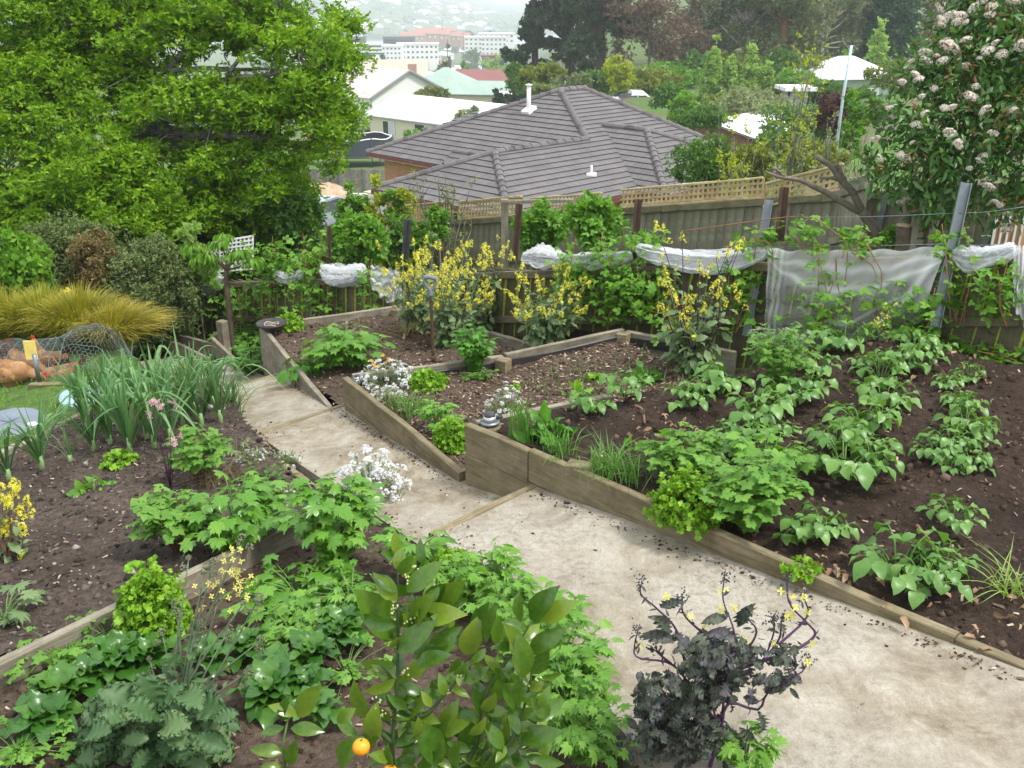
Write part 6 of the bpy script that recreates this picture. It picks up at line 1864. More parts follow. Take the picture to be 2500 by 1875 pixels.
spinach("dark glossy spinach right of the kale's buds, biggest of its row", on(*ZA(1720,1220)), 24,.2,.155)
spinach("dark spinach above and right of the biggest one, by the lettuce-green carrots", on(*ZA(1980,980)), 18,.16,.13)
spinach("curly dark spinach at the right end of the row near the citrus", on(*ZA(2150,860)), 16,.15,.12)
spinach("dark spinach left of the kale with pale leaf edges", on(*ZA(400,1230)), 24,.2,.16)
spinach("dark spinach behind the kale leaves, below the curly lettuce", on(*ZA(760,1010)), 22,.2,.16)
spinach("dark spinach under the kale stems, right of the others", on(*ZA(950,1000)), 16,.17,.14)
spinach("dark spinach between the kale stems and the sprawling parsnip", on(*ZA(1560,930)), 16,.16,.13)
spinach("small dark spinach near the little citrus seedling", on(*ZA(1950,1180)), 14,.13,.11)
spinach("low dark spinach at the left edge of the kale", on(*ZA(290,1400)), 18,.17,.14)
mound("curly_lettuce", "tall bright green curly lettuce beside the long sleeper", on(*ZA(990,800)), .17,.34, "lettuce", FRILL, 900,.038, "lettuce", "curly lettuces")
stalky("strawberry_weed", "low light green weeds along the foot of the long sleeper", on(*ZA(420,950)), 30,.24,.09, "celery2", TRI_L3,.042, "weed", 2, group="low weeds", sr=.002)
stalky("strawberry_weed", "low round-leaved weeds between the sleeper block and the lettuce", on(*ZA(700,870)), 26,.2,.08, "celery2", TRI_L3,.045, "weed", 2, group="low weeds", sr=.002)
stalky("strawberry_weed", "patch of low weeds in the lower left corner", on(*ZA(120,1570)), 40,.2,.06, "celery2", TRI_L3,.032, "weed", 2, group="low weeds", sr=.002)
stalky("carrot_patch", "sprawling parsnip leaves lying low in the middle of the near plot", on(*ZA(1900,600)), 34,.30,.13, "celery", None, .085, "parsnip", 5, solo="lovage", group=None)
stalky("carrot_patch", "feathery parsnip leaves near the first spinach, lower than the sprawling ones", on(*ZA(1850,800)), 16,.18,.10, "celery2", LOB7,.06, "parsnip", 4)
for q, lb in (((2000,1330), "low dark spinach below the small one by the seedling"), ((560,1120), "dark spinach squeezed between its left neighbours"), ((1320,1000), "dark spinach half under the kale's tall stems"), ((1750,1050), "dark spinach touching the sprawling parsnip's lower edge")): spinach(lb, on(*ZA(*q)), 14,.14,.12)
stalky("strawberry_weed", "thin weeds on the bare soil left of the citrus", on(*ZB(120,1050)), 24,.22,.06, "celery2", TRI_L3,.03, "weed", 2, group="low weeds", sr=.002)
stalky("strawberry_weed", "small weeds along the path side of the leek bed", on(*ZK(1650,620)), 30,.25,.07, "parsley", TRI_L3,.03, "weed", 3, group="low weeds", sr=.002)
stalky("lovage", "broad lovage clump growing over the long sleeper", on(*ZK(1500,1000)), 44,.28,.40, "celery", None, .082, "lovage", 6, solo="lovage", group="lovage clumps", low=.3)
stalky("lovage", "bright lovage clump with a split stalk beside the white candytuft", on(*ZB(60,330)), 34,.25,.46, "celery2", None, .082, "lovage", 7, solo="lovage", group="lovage clumps", low=.35)
stalky("lovage", "smaller lovage leaves at the path's edge right behind the citrus", on(*ZB(550,420)), 14,.16,.28, "celery", LOB7,.085, "lovage", 5, group="lovage clumps")
stalky("celery", "pale celery clump at the path beside the top citrus leaves", on(*ZB(820,640)), 20,.17,.24, "celery2", LOB7,.06, "celery", 7, group="celery along the path")
stalky("celery", "celery clump rising behind the citrus, by the concrete", on(*ZB(1120,760)), 20,.17,.30, "celery2", LOB7,.06, "celery", 7, group="celery along the path")
stalky("celery", "lush celery overhanging the concrete right of the citrus", on(*ZB(1450,1150)), 34,.21,.34, "celery2", LOB7,.06, "celery", 9, group="celery along the path")
stalky("celery", "celery filling the path edge between the two citrus boughs", on(*ZB(1000,600)), 26,.19,.26, "celery2", LOB7,.055, "celery", 8, group="celery along the path")
stalky("celery", "celery against the slab edge above the lush clump", on(*ZB(1330,900)), 26,.19,.30, "celery2", LOB7,.055, "celery", 8, group="celery along the path")
stalky("carrot_patch", "low parsnip leaves between the bright lovage and the citrus", on(*ZB(150,620)), 22,.20,.14, "celery", LOB7,.065, "parsnip", 4)
spinach("dark spinach left of the citrus stem, in the bare soil", on(*ZB(90,800)), 16,.15,.12)
stalky("celery", "low celery leaves at the slab edge nearest the purple kale", on(*ZB(1600,1600)), 26,.17,.2, "celery2", LOB7,.05, "celery", 7, group="celery along the path")
stalky("celery", "celery at the lower end between the citrus and the purple kale", on(*ZB(1530,1450)), 32,.2,.28, "celery2", LOB7,.055, "celery", 8, group="celery along the path")
mound("curly_lettuce", "frilly light green lettuce just behind the top of the citrus", on(*ZB(790,450)), .12,.15, "lettuce", FRILL, 420,.03, "lettuce", "curly lettuces")
stalky("celery", "tuft of pale celery at the bottom edge below the purple kale", on(*ZC(430,1700)), 14,.10,.2, "celery2", LOB7,.05, "celery", 6, group="celery along the path")
# white candytuft beside the path
p = on(*ZB(170,60))
p = on(805,1070)
alyssum("tall white candytuft leaning over the path edge", p, .23,.30,120,.024,420, group=None)
# citrus tree with its fruit
cb_ = aty(*ZB(420,1750), 2.2); cb_[2] -= .25
cit = thing("citrus_tree", "young citrus tree with glossy leaves and buds in the foreground", "citrus tree", cb_)
br_ = MB()
CITB = [[(420,1750), (410,1500), (440,1100), (445,600), (435,300)], [(600,1750), (900,1600), (1000,1200), (1150,960), (1300,720)], [(900,1700), (1150,1500), (1250,1250), (1290,1040)], [(445,900), (560,760), (620,620)], [(430,1250), (600,1330), (780,1150), (880,1040)], [(410,1500), (300,1420), (180,1470), (215,1470)], [(440,1120), (330,1000)], [(420,1400), (330,1330), (290,1250)]]
CY = 2.2
def cy(x): return CY + .0001 * (x - 400)
for c in CITB: tube(br_, spline([aty(*ZB(x, y), cy(x)) for x, y in c], 14), np.linspace(.008 if len(c) > 3 else .004,.002,14), 6)
br_.build("branches", plain("green_citrus_wood", (.05,.085,.03), .6,.3,20), cit)
CL = """610 380 565 215;430 400 440 265;455 430 525 330;470 450 560 335;500 545 685 370;520 560 385 495;440 600 305 455;445 830 205 555;430 760 175 725;445 930 650 740;520 780 620 570;600 600 680 480;640 640 700 520;700 640 815 505;730 660 870 590;650 700 860 740;560 720 790 650;640 880 840 785;530 960 820 840;560 1000 740 930;420 1000 185 1040;430 1090 245 1230;440 1130 620 1195;430 1130 310 1010;300 1370 120 1190;180 1280 20 1390;500 1080 610 1000;420 1300 385 1170;450 1330 610 1210;300 1480 260 1330;190 1450 60 1380;70 1640 140 1490;250 1530 310 1390;470 1420 625 1370;500 1500 620 1400;
830 960 790 1130;870 940 930 770;1000 900 910 1010;960 870 935 660;1000 860 1010 650;1060 880 1080 700;1110 930 1130 780;1180 960 1180 770;1220 740 1195 550;1280 720 1400 540;1350 730 1520 610;1230 860 1350 745;1270 930 1480 790;1240 1090 1240 850;1290 1060 1390 930;1350 1080 1490 1080;1080 1240 1060 980;1210 1280 1130 1060;1230 1240 1320 1180;1340 1280 1400 1170;1270 1340 1520 1235;1210 1450 1160 1290;1040 1330 930 1190;1220 1480 1440 1430;1110 1540 1010 1380;1130 1520 1110 1340;720 1420 800 1260;740 1440 850 1370;790 1600 680 1450;720 1620 600 1400;690 1240 660 1130;740 1200 720 1090;960 1100 950 1000;860 1120 1000 1030;1170 1640 1090 1540;1300 1600 1480 1640;930 1600 1030 1520;880 1560 850 1420;1240 1600 1340 1580;480 1640 560 1500;600 1660 680 1560;820 1660 760 1560;1000 1660 1100 1600;420 1660 340 1560;640 1480 720 1380;900 1450 1000 1380;980 1300 1060 1200;1400 1330 1300 1230;480 1250 560 1150;350 1250 330 1120"""
for q in CL.replace("\n", "").split(";"):
    bx, by, tx, ty = map(float, q.split())
    y0 = cy(bx) + rng.normal(0,.03)
    b, tt = aty(*ZB(bx, by), y0), aty(*ZB(tx, ty), y0 - rng.normal(.03,.03))
    L = np.linalg.norm(tt - b)
    loose_leaf(cit, LEAFMESH[("citrus", rng.integers(4))], b, tt - b, np.array([rng.normal(0,.5), -.75,.65 + rng.normal(0,.4)]), L * 1.05)
for _ in range(130):                                         # leaves in between, along the branches
    c = CITB[rng.integers(0,5)]; k_ = rng.integers(0, len(c) - 1); f_ = rng.random()
    x, y = (c[k_][q] * (1 - f_) + c[k_ + 1][q] * f_ for q in (0,1))
    b = aty(*ZB(x, y), cy(x) + rng.normal(.02,.02)); d = np.array([rng.normal(0,.8), rng.normal(-.1,.5), rng.uniform(.0,1.0)])
    loose_leaf(cit, LEAFMESH[("citrus", rng.integers(4))], b, d, np.array([rng.normal(0,.6), -.7,.7]), rng.uniform(.06,.095))
for _ in range(120):                                          # the lower, shaded part of the bush
    x, y = rng.uniform(380,1350), rng.uniform(1330,1700)
    if x < 520 and y > 1500: continue
    b = aty(*ZB(x, y), cy(x) + .04 + rng.uniform(0,.12)); d = np.array([rng.normal(0,.7), rng.normal(-.3,.5), rng.uniform(-.2,1.0)])
    loose_leaf(cit, LEAFMESH[("citrus", rng.integers(4))], b, d, np.array([rng.normal(0,.5), -.7,.7]), rng.uniform(.06,.095))
bb = MB()
for (x, y) in ((430,650), (520,740), (490,1050), (420,700), (330,1330), (1290,1090), (1330,1070), (1190,1050), (1170,980), (1250,1120), (560,400), (500,470), (650,1630), (850,1090), (310,1230), (760,1180)):
    for _ in range(5):
        c = aty(*ZB(x + rng.normal(0,14), y + rng.normal(0,14)), cy(x) - .02)
        bb.inst(BUD, c[None], frames(unit(rng.normal(0,1, (1,3))), np.array([0,0,1.])), .009,0)
bb.build("flower_buds", leafmat("cream_buds", (.45,.50,.20), (.6,.62,.34), None, .1, grain=50), cit, "stuff")
def orange(label, p, r):
    mb = MB(); n, k = 12,18
    th, ph = np.meshgrid(np.linspace(0, PI, n), np.linspace(0,2 * PI, k), indexing="ij")
    V = p + r * np.stack([np.sin(th) * np.cos(ph), np.sin(th) * np.sin(ph), .93 * np.cos(th) + .05 * np.exp(-(th * 3) ** 2) * -1], -1).reshape(-1,3)
    mb.add(V, grid_faces(n, k))
    o = mb.solo("orange", M.get("orange") or M.setdefault("orange", plain("orange_peel", (.80,.30,.012), .4,.1,120,.2,.5)), label, "orange", "oranges on the citrus tree")
    sb = MB(); tube(sb, [p + [0,0, r * .85], p + [.004,0, r * 1.15]], .003,5)
    ORG[o.name] = np.array(o.location); sb.build("stalk", M["stem_green"], o)
orange("small ripe orange hanging low at the left of the citrus tree", aty(*ZB(212,1525), 2.02), .0235)
orange("second orange half hidden at the bottom edge under the citrus", aty(*ZB(395,1685), 2.14), .022)
cs = on(*ZA(1800,1640)); t = thing("citrus_seedling", "little citrus seedling with a few pale leaves left of the orange", "seedling", cs)
sb = MB(); tube(sb, [cs - [0,0,.02], aty(*ZA(1790,1500), cs[1]), aty(*ZA(1830,1320), cs[1])], [.006,.005,.003], 6); sb.build("stem", M["stem_green"], t)
for (bx, by, tx, ty) in ((1880,1330,2010,1150), (1880,1320,1720,1260), (1840,1410,2030,1410), (1800,1400,1650,1440), (1790,1560,1590,1530), (1790,1330,1790,1230), (1820,1350,1760,1300), (1830,1640,1850,1520), (1780,1650,1660,1640)):
    b, tt = aty(*ZA(bx, by), cs[1]), aty(*ZA(tx, ty), cs[1] - .03)
    loose_leaf(t, LEAFMESH[("citrus", rng.integers(4))], b, tt - b, np.array([rng.normal(0,.3), -.6,.8]), np.linalg.norm(tt - b) * 1.05)
# purple kale
PK = 2.55
pkb = aty(*ZC(190,1750), PK); pkb[2] -= .12
pk = thing("purple_kale", "dark purple curly kale with twisting stems and a few yellow flowers", "kale", pkb)
st, bd, fb = MB(), MB(), MB()
PKS = [[(190,1750), (240,1560), (280,1450), (330,1250), (520,1290), (590,1170), (800,1050), (825,960)], [(200,1100), (520,990), (740,920), (880,820), (830,740), (720,620), (700,470)], [(280,1450), (320,1100), (370,820), (300,600), (310,430)], [(250,870), (60,700), (40,580)], [(420,960), (510,800), (440,700)], [(540,990), (650,850), (670,720)], [(650,880), (830,700), (800,560)], [(280,1400), (100,1150), (-30,1000), (-240,960), (-260,880), (-240,790)], [(60,1000), (0,780), (-120,650), (-220,560), (-215,480)], [(190,1600), (0,1380), (-180,1390), (-230,1290)], [(280,1450), (200,1100), (250,870)], [(330,1250), (420,960)], [(120,1300), (60,1000)], [(-30,1000), (-150,900)], [(740,920), (760,1020), (700,1060)], [(520,990), (540,1020), (620,800), (600,720)]]
for c in PKS:
    Q = spline([aty(*ZC(x, y), PK + rng.normal(0,.02)) for x, y in c], 22)
    tube(st, Q, np.linspace(.0075 if len(c) > 6 else .005,.0018,22), 6)
    n = 26
    bd.inst(BUD, Q[-1] + rng.normal(0,.011, (n, 3)), frames(unit(rng.normal(0,1, (n, 3))), np.array([0,0,1.])), .008)
    for q in Q[8::3]:
        bd.inst(LANCE, q[None] + rng.normal(0,.006, (2,3)), frames(rng.normal(0,1, (2,3)), rng.normal(0,1, (2,3))), .032)
st.build("stems", M["stem_purple"], pk); bd.build("bud_heads", [M["pbud"]], pk, "stuff")
for (x, y) in ((305,545), (365,650), (75,685), (700,540), (745,580), (805,560), (770,640), (740,700), (700,700), (835,685), (630,860), (690,880), (445,840), (855,880), (820,980), (130,1000), (-45,585 - 0), (-230,880), (185,765), (280,650)):
    c = aty(*ZC(x, y), PK - .015)
    for _ in range(2): fb.inst(PET, c[None] + rng.normal(0,.006, (1,3)), frames(rng.normal(0,1, (1,3)), np.array([[rng.normal(0,.5), -.7,.5]])), .0145)
fb.build("blossom", M["lemonpetal"], pk, "stuff")
LP, LD = [], []
for (x, y, rx, ry, n) in ((120,1150,190,150,130), (330,1050,150,140,80), (60,1450,230,200,220), (-90,1250,110,150,100), (250,950,160,90,60), (-160,1500,60,90,24), (640,1090,80,50,14), (680,960,60,90,16), (180,880,150,60,22), (480,950,60,90,20)):
    for _ in range(n):
        LP.append(aty(*ZC(x + rng.normal(0, rx * .55), y + rng.normal(0, ry * .55)), PK + rng.normal(0,.09))); LD.append(np.append(rng.normal(0,1,2), rng.normal(.1,.6)))
lf_ = MB(); lf_.inst(leaf_tpl(1,.6,12,.55,.1,.6,4,.24,4.3,6, serr=.3), np.array(LP), frames(np.array(LD), np.array([0,-.4,1.]) + rng.normal(0,.5, (len(LP), 3))), .047 * rng.uniform(.6,1.4, len(LP)))
lf_.build("curly_foliage", GREEN["pkale"], pk, "stuff")
for (bx, by, tx, ty) in ((520,1300,610,1480), (400,1400,520,1520), (340,1400,430,1560), (330,700,200,720), (300,820,90,900), (380,820,240,790), (400,760,410,660), (700,1100,620,1170), (360,950,280,860), (720,1150,770,1210), (-30,800,-90,700), (0,850,-150,790), (-100,640,0,590), (60,1600,-30,1680), (300,1600,330,1700), (560,1180,690,1100)):
    b, tt = aty(*ZC(bx, by), PK), aty(*ZC(tx, ty), PK - .04)
    loose_leaf(pk, LEAFMESH[("pkale", rng.integers(4))], b, tt - b, np.array([rng.normal(0,.3), -.6,.8]), np.linalg.norm(tt - b) * 1.1)
# ---- the leek bed
LK = [(ZL(270,1570), .50, "leek at the left with a bent flower bud, beside the yellow brassica"), (ZL(450,1530), .30, "thin young leek right of the bent one"), (ZL(600,1460), .46, "leek with a leaf folded over, left of the main clump"), (ZL(520,1220), .5, "leek before the pale blue disc"), (ZL(640,1270), .48, "leek right of the pale blue disc's edge"), (ZL(830,1480), .66, "tallest leek fanning wide in the middle of the clump"), (ZL(980,1440), .55, "leek right of the tallest fan"), (ZL(760,1330), .6, "leek behind the tallest fan, left side"), (ZL(900,1290), .6, "leek behind the tallest fan, centre"), (ZL(1040,1300), .55, "leek in the second rank, right of centre"), (ZL(1160,1310), .6, "leek towards the right of the clump with upright leaves"), (ZL(1280,1310), .6, "leek fourth from the path side"), (ZL(1400,1290), .62, "tall leek by the path with curling leaf tips"), (ZL(1480,1270), .45, "rightmost leek drooping over the path"), (ZL(1000,1180), .55, "leek in the back rank before the white alyssum"), (ZL(1180,1170), .55, "leek in the back rank, right side"), (ZL(830,1200), .5, "leek in the back rank, left side"), (ZL(690,1180), .46, "leek at the far left of the back rank"), (ZL(1350,1180), .5, "leek at the back beside the middle step"), (ZL(930,1380), .58, "leek squeezed between the tallest fan and its right neighbour"), (ZL(1080,1390), .5, "leek at the front right of the clump, over the columbines"), (ZL(700,1420), .5, "leek before the folded one, near the small lettuce"), (ZL(1230,1230), .56, "leek behind the fourth one from the path"), (ZL(560,1330), .48, "leek behind the folded one"), (ZL(60,1640), .42, "leek at the left edge behind the yellow flowers")]
for (px, py), H, lb in LK: leek(lb, on(px, py), H * 1.02 if H > .4 else H, 17 if H > .4 else 8, w=.026 if H > .4 else .011)
blades("garlic_stems", "thin curling garlic stems drooping over the middle step", on(*ZL(1500,1250)), 22,.42,.1, "chive", .006, "garlic", lean=.55)
stalky("columbine", "columbine with purple-brown stalks behind the other, right of the leeks", on(*ZK(1270,590)), 30,.19,.40, "columb", TRI_L3,.055, "columbine", 5, "stem_mauve", .0035, "columbines in the leek bed", .02, low=.72)
stalky("columbine", "columbine with mauve stalks on the bare soil, in front of the lovage", on(*ZK(1120,1030)), 34,.21,.34, "columb", TRI_L3,.06, "columbine", 5, "stem_mauve", .0035, "columbines in the leek bed", .02, low=.72)
def columbine_flowers(label, p, tips):
    t = thing("columbine_flowers", label, "flower", p)
    st, fb = MB(), MB()
    for (x, y) in tips:
        tip = aty(*ZK(x, y), p[1] + rng.normal(0,.03)); tube(st, spline([p, p * .5 + tip * .5 + rng.normal(0,.015,3), tip], 6), [.003,.003,.0025,.002,.0018,.0015], 5)
        fb.inst(PET, tip + rng.normal(0,.012, (6,3)), frames(rng.normal(0,1, (6,3)), rng.normal(0,.6, (6,3)) + [0,-.5,.4]), .021)
    st.build("stems", M["stem_purple"], t); fb.build("blossom", M["pinkpetal"], t, "stuff")
columbine_flowers("pale pink columbine flowers nodding on dark stems before the leeks", on(*ZK(1080,640)), ((945,165), (1030,115), (1095,90), (1140,290), (975,85), (1100,330), (960,80)))
flowering_brassica("brassica in deep yellow flower at the left edge of the picture", on(*ZK(70,1080)), 10,.13,.60,4,40,.0105, rmin=.35, stem="stem_mauve", tri=3)
stalky("brassica_seedling", "cut blue-green brassica leaves at the left edge above the long sleeper", on(*ZK(40,1480)), 8,.16,.14, "brass", LOB7,.10, "brassica", 2)
mound("small_lettuce", "little bright lettuce at the foot of the leeks", on(*ZK(760,480)), .13,.10, "lettuce", FRILL, 90,.045, "lettuce", "small lettuces")
mound("small_lettuce", "broad-leaved seedling clump left of the first columbine", on(*ZK(600,650)), .14,.09, "celery", OVATE, 26,.075, "lettuce", "small lettuces")
alyssum("white alyssum in the leek bed, at the edge of the middle slab", on(*ZK(1600,470)), .14,.09,34,.011,200)
alyssum("white alyssum spilling onto the middle slab", on(*ZK(1780,470)), .13,.08,30,.011,180)
alyssum("thin white alyssum near the edge board, closest to the candytuft", on(*ZK(1810,720)), .15,.09,22,.011,240)
alyssum("broad bank of white alyssum behind the leeks by the lowest step", on(*ZL(1130,960)), .30,.16,110,.017,300)
alyssum("pale alyssum at the right end of the white bank, on the slab's edge", on(*ZL(1270,1010)), .16,.12,50,.015,150)
stalky("lavender_seedling", "small grey lavender seedlings right of the columbine", on(*ZK(1500,410)), 20,.14,.1, "sage", LANCE, .04, "herb", 5, "stem_grey", .002)
blades("dry_grass", "dry brownish straw at the foot of the rear columbine", on(*ZK(1400,600)), 70,.14,.18, "orange", .004, "dry grass", lean=1.0)
# ---- beds on the right
stalky("leafy_herb", "big leafy lovage bush spilling over the lowest bed's wall", on(*ZM(130,930)), 56,.36,.42, "parsley", None, .115, "lovage", 4, solo="lovage", hole=.02, low=.4)
stalky("leafy_herb", "lovage shoots hanging down the front of the lowest bed's wall", on(*ZL(1900,960)), 12,.22,.12, "parsley", LOB5,.10, "lovage", 4, droop=.8)
mound("curly_lettuce", "round light lettuce beside the black tray on the lowest bed", on(*ZL(1830,680)), .17,.18, "lettuce", FRILL, 360,.038, "lettuce", "curly lettuces")
stalky("artichoke_seedling", "grey-green feathery seedling right of the black tray", on(*ZL(1940,640)), 14,.18,.16, "sage", LOB7,.06, "herb", 4, "stem_grey", .003)
stalky("parsley", "tall bushy parsley in the middle bed beside the sleeper", on(*ZM(930,940)), 46,.19,.38, "parsley", LOB5,.055, "parsley", 9, hole=.02, low=.2)
stalky("parsley", "low sprigs at the foot of the tall parsley", on(*ZM(960,990)), 14,.14,.07, "parsley", LOB5,.04, "parsley", 3)
mound("curly_lettuce", "compact bright lettuce in front of the garden fork", on(*ZM(635,1050)), .17,.14, "lettuce", FRILL2,460,.034, "lettuce", "curly lettuces")
mound("curly_lettuce", "frilly lettuce against the wall in the corner of the middle bed", on(*ZM(790,1440)), .14,.24, "lettuce", FRILL, 560,.033, "lettuce", "curly lettuces")
stalky("celery", "light green celery in the narrow corner above the corner lettuce", on(*ZM(700,1330)), 18,.15,.25, "celery2", LOB7,.055, "celery", 6)
alyssum("white alyssum with orange blooms at the middle bed's corner", on(*ZM(370,1050)), .24,.22,130,.017,300,6)
alyssum("white alyssum spilling down the inside of the middle bed's wall", on(*ZM(400,1130)), .14,.1,50,.016,140)
alyssum("white alyssum bush at the end of the highest bed's wall", on(*ZM(1120,1240)), .15,.26,60,.016,300)
blades("chives", "clump of fine chives below the alyssum in the middle bed", on(*ZM(530,1230)), 90,.17,.16, "chive", .004, "chives", "chive clumps")
blades("lavender", "grey-green tuft between the alyssum and the chives", on(*ZM(430,1180)), 80,.14,.12, "grey", .004, "herb")
blades("chives", "tall upright chives by the metal tap fitting", on(*ZM(1220,1400)), 50,.30,.10, "chive", .006, "chives", "chive clumps", .16)
blades("chives", "short chive tuft inside the highest bed's wall", on(*ZM(1460,1500)), 60,.17,.12, "chive", .005, "chives", "chive clumps")
blades("chives", "chive tuft right of the wooden offcut", on(*ZM(1760,1620)), 80,.2,.16, "chive", .005, "chives", "chive clumps")
blades("chives", "loose chives before the columbine foliage", on(*ZM(1920,1640)), 60,.18,.2, "chive", .005, "chives", "chive clumps")
mound("romaine_lettuce", "upright dark-leaved lettuce beside the tall chives", on(*ZM(1390,1380)), .17,.16, "parsley", leaf_tpl(1,.42,6,.6,.2,.2,2,.05,2,2), 44,.12, "lettuce", fill=.3)
mound("romaine_lettuce", "small pointed lettuce at the border of the onion seedlings", on(*ZM(1580,1100)), .11,.09, "lettuce", leaf_tpl(1,.36,5,.6,.2,.2,2,.03,2,2), 30,.085, "lettuce", fill=.3)
mound("small_lettuce", "small yellow-green lettuce among the onion seedlings", on(*ZM(1690,1010)), .07,.05, "lettuce", FRILL, 24,.045, "lettuce", "small lettuces")
mound("small_lettuce", "tiny lettuce seedling in the open soil of the middle bed", on(*ZM(1190,1060)), .045,.035, "lettuce", FRILL, 12,.035, "lettuce", "small lettuces")
mound("small_lettuce", "dark green seedling at the far end of the potato row", on(*ZM(2020,1000)), .13,.12, "parsley", OVATE, 30,.085, "lettuce", "small lettuces")
mound("small_lettuce", "bean seedling on the dark soil by the dry leaves", on(*ZM(1950,1440)), .07,.06, "celery", OVATE, 14,.06, "seedling")
blades("onion_rows", "thin rows of onion seedlings in the middle bed", on(*ZM(1600,900)), 1,.1,.01, "chive", .004, "onion seedlings")
ob = MB()
for k in range(130):
    a, b = rng.uniform(-1.0,.45), rng.uniform(1.3,2.75)
    a = round(a / .16) * .16 + rng.normal(0,.02) + .3 * b - .42
    q = G(a, b, -2.77); h = rng.uniform(.08,.19); V, f = strap(q, [q, q + [rng.normal(0,.02), rng.normal(0,.02), h * .6], q + [rng.normal(0,.04), rng.normal(0,.04), h]], .0045,2,1.)
    ob.add(V, f, 0, rng.random())
r_ = [o for o in bpy.data.objects if o.name.startswith("onion_rows")][0]
ob.build("leaves", GREEN["chive"], r_, "stuff")
stalky("columbine", "large round-leaved columbine beside the sleeper of the highest bed", on(*ZC(440,110)), 60,.27,.36, "columb", TRI_L3,.055, "columbine", 6, "stem_mauve", .0035, "columbines of the highest bed", .02, low=.3)
stalky("columbine", "lighter columbine foliage behind the frilly lettuce of the highest bed", on(*Z6(70,1640)), 40,.22,.30, "columb", TRI_L3,.052, "columbine", 6, "stem_mauve", .0035, "columbines of the highest bed", .02, low=.3)
stalky("lovage", "young lovage with ladder-like leaves at the top of the columbines", on(*Z6(560,1660)), 24,.19,.34, "celery2", LOB5,.075, "lovage", 8, group=None, low=.3)
mound("curly_lettuce", "frilly yellow-green lettuce leaning over the highest bed's sleeper", on(*ZC(70,90)), .20,.26, "lettuce", FRILL2,760,.035, "lettuce", "curly lettuces")
mound("small_lettuce", "small lettuce seedling by the sleeper past the columbine", on(*ZC(800,420)), .10,.06, "lettuce", FRILL, 40,.04, "lettuce", "small lettuces")
stalky("fern_herb", "tall feathery grey-green herb in the second potato row", on(*Z6(640,1050)), 44,.22,.46, "columb", LOB7,.05, "herb", 10, hole=.02, low=.15)
stalky("fern_herb", "feathery herb nearer the net, behind the tall one", on(*Z6(640,860)), 26,.22,.26, "brass", LOB7,.055, "herb", 7, "stem_grey", hole=.02, low=.2)
flowering_brassica("little broccoli plant with two yellow heads before the net", on(*Z6(1290,760)), 3,.10,.34,12,16,.010, lr=.06)
flowering_brassica("tallest mass of brassica in full yellow flower behind the fork", on(*ZM(760,800)), 40,.50,1.10,15,30,.0115, lr=.085)
flowering_brassica("left part of the tall yellow brassica, over the dry stalk", on(*ZM(560,700)), 28,.42,.96,14,30,.0115, lr=.085)
flowering_brassica("right part of the tall yellow brassica, greyer and leafier", on(*ZM(980,700)), 22,.36,.98,18,22,.0115, lr=.09)
flowering_brassica("shorter yellow brassica right of the tall ones, before the fence", on(*ZM(1390,765)), 32,.44,.78,15,28,.0115, lr=.09)
flowering_brassica("thin tall yellow brassica with a purple stem by the fence", on(*Z6(110,960)), 24,.40,1.22,16,26,.0115, stem="stem_purple", lr=.095, rmin=.45)
blades("dry_stalk", "withered brassica stalk bent on the soil below the yellow flowers", on(*ZM(500,740)), 24,.2,.1, "orange", .012, "dead stalk", lean=.9)
# ---- raspberries along the fence
def raspberry(label, foot, top, w, n, ncane=4, ls=.055):
    """Canes from the foot, leaves in leaflets of three along their upper length."""
    t = thing("raspberry_cane", label, "raspberry", foot, "raspberry canes along the fence")
    cb, P, D = MB(), [], []
    for k in range(ncane):
        tip = top + np.append(rng.normal(0, w * .35,2), rng.uniform(-.25,.02) * (top[2] - foot[2]))
        b = foot + np.append(rng.normal(0, w * .3,2), 0)
        Q = spline([b, b * .5 + tip * .5 + rng.normal(0,.04,3), tip], 12)
        tube(cb, Q, np.linspace(.0055,.003,12), 5)
        for q in range(n // ncane):
            f = .12 + .88 * rng.random() ** .8; P.append(Q[int(f * 11)] + np.append(rng.normal(0, w * .30,2), rng.normal(0,.03))); D.append(np.append(rng.normal(0,1,2), rng.normal(-.1,.35)))
    P, D = np.array(P), np.array(D)
    cb.build("canes", M["stem_brown"], t)
    fb = MB(); fb.inst(TRI_OV, P, frames(D, np.array([0,-.25,1.0]) + rng.normal(0,.4, P.shape)), ls * rng.uniform(.65,1.3, len(P)))
    fb.build("foliage", GREEN["rasp"], t, "stuff")
def rasp(label, px, top_y, base_y, wpx, n, off=.14, nc=4, ls=.055):
    tp_ = fp(px, top_y, off); ft = fp(px, base_y, off + .06)
    ft[2] = min(ft[2], tp_[2] - .2)
    raspberry(label, ft, tp_, wpx * VS * np.linalg.norm(tp_) / F, n, nc, ls)
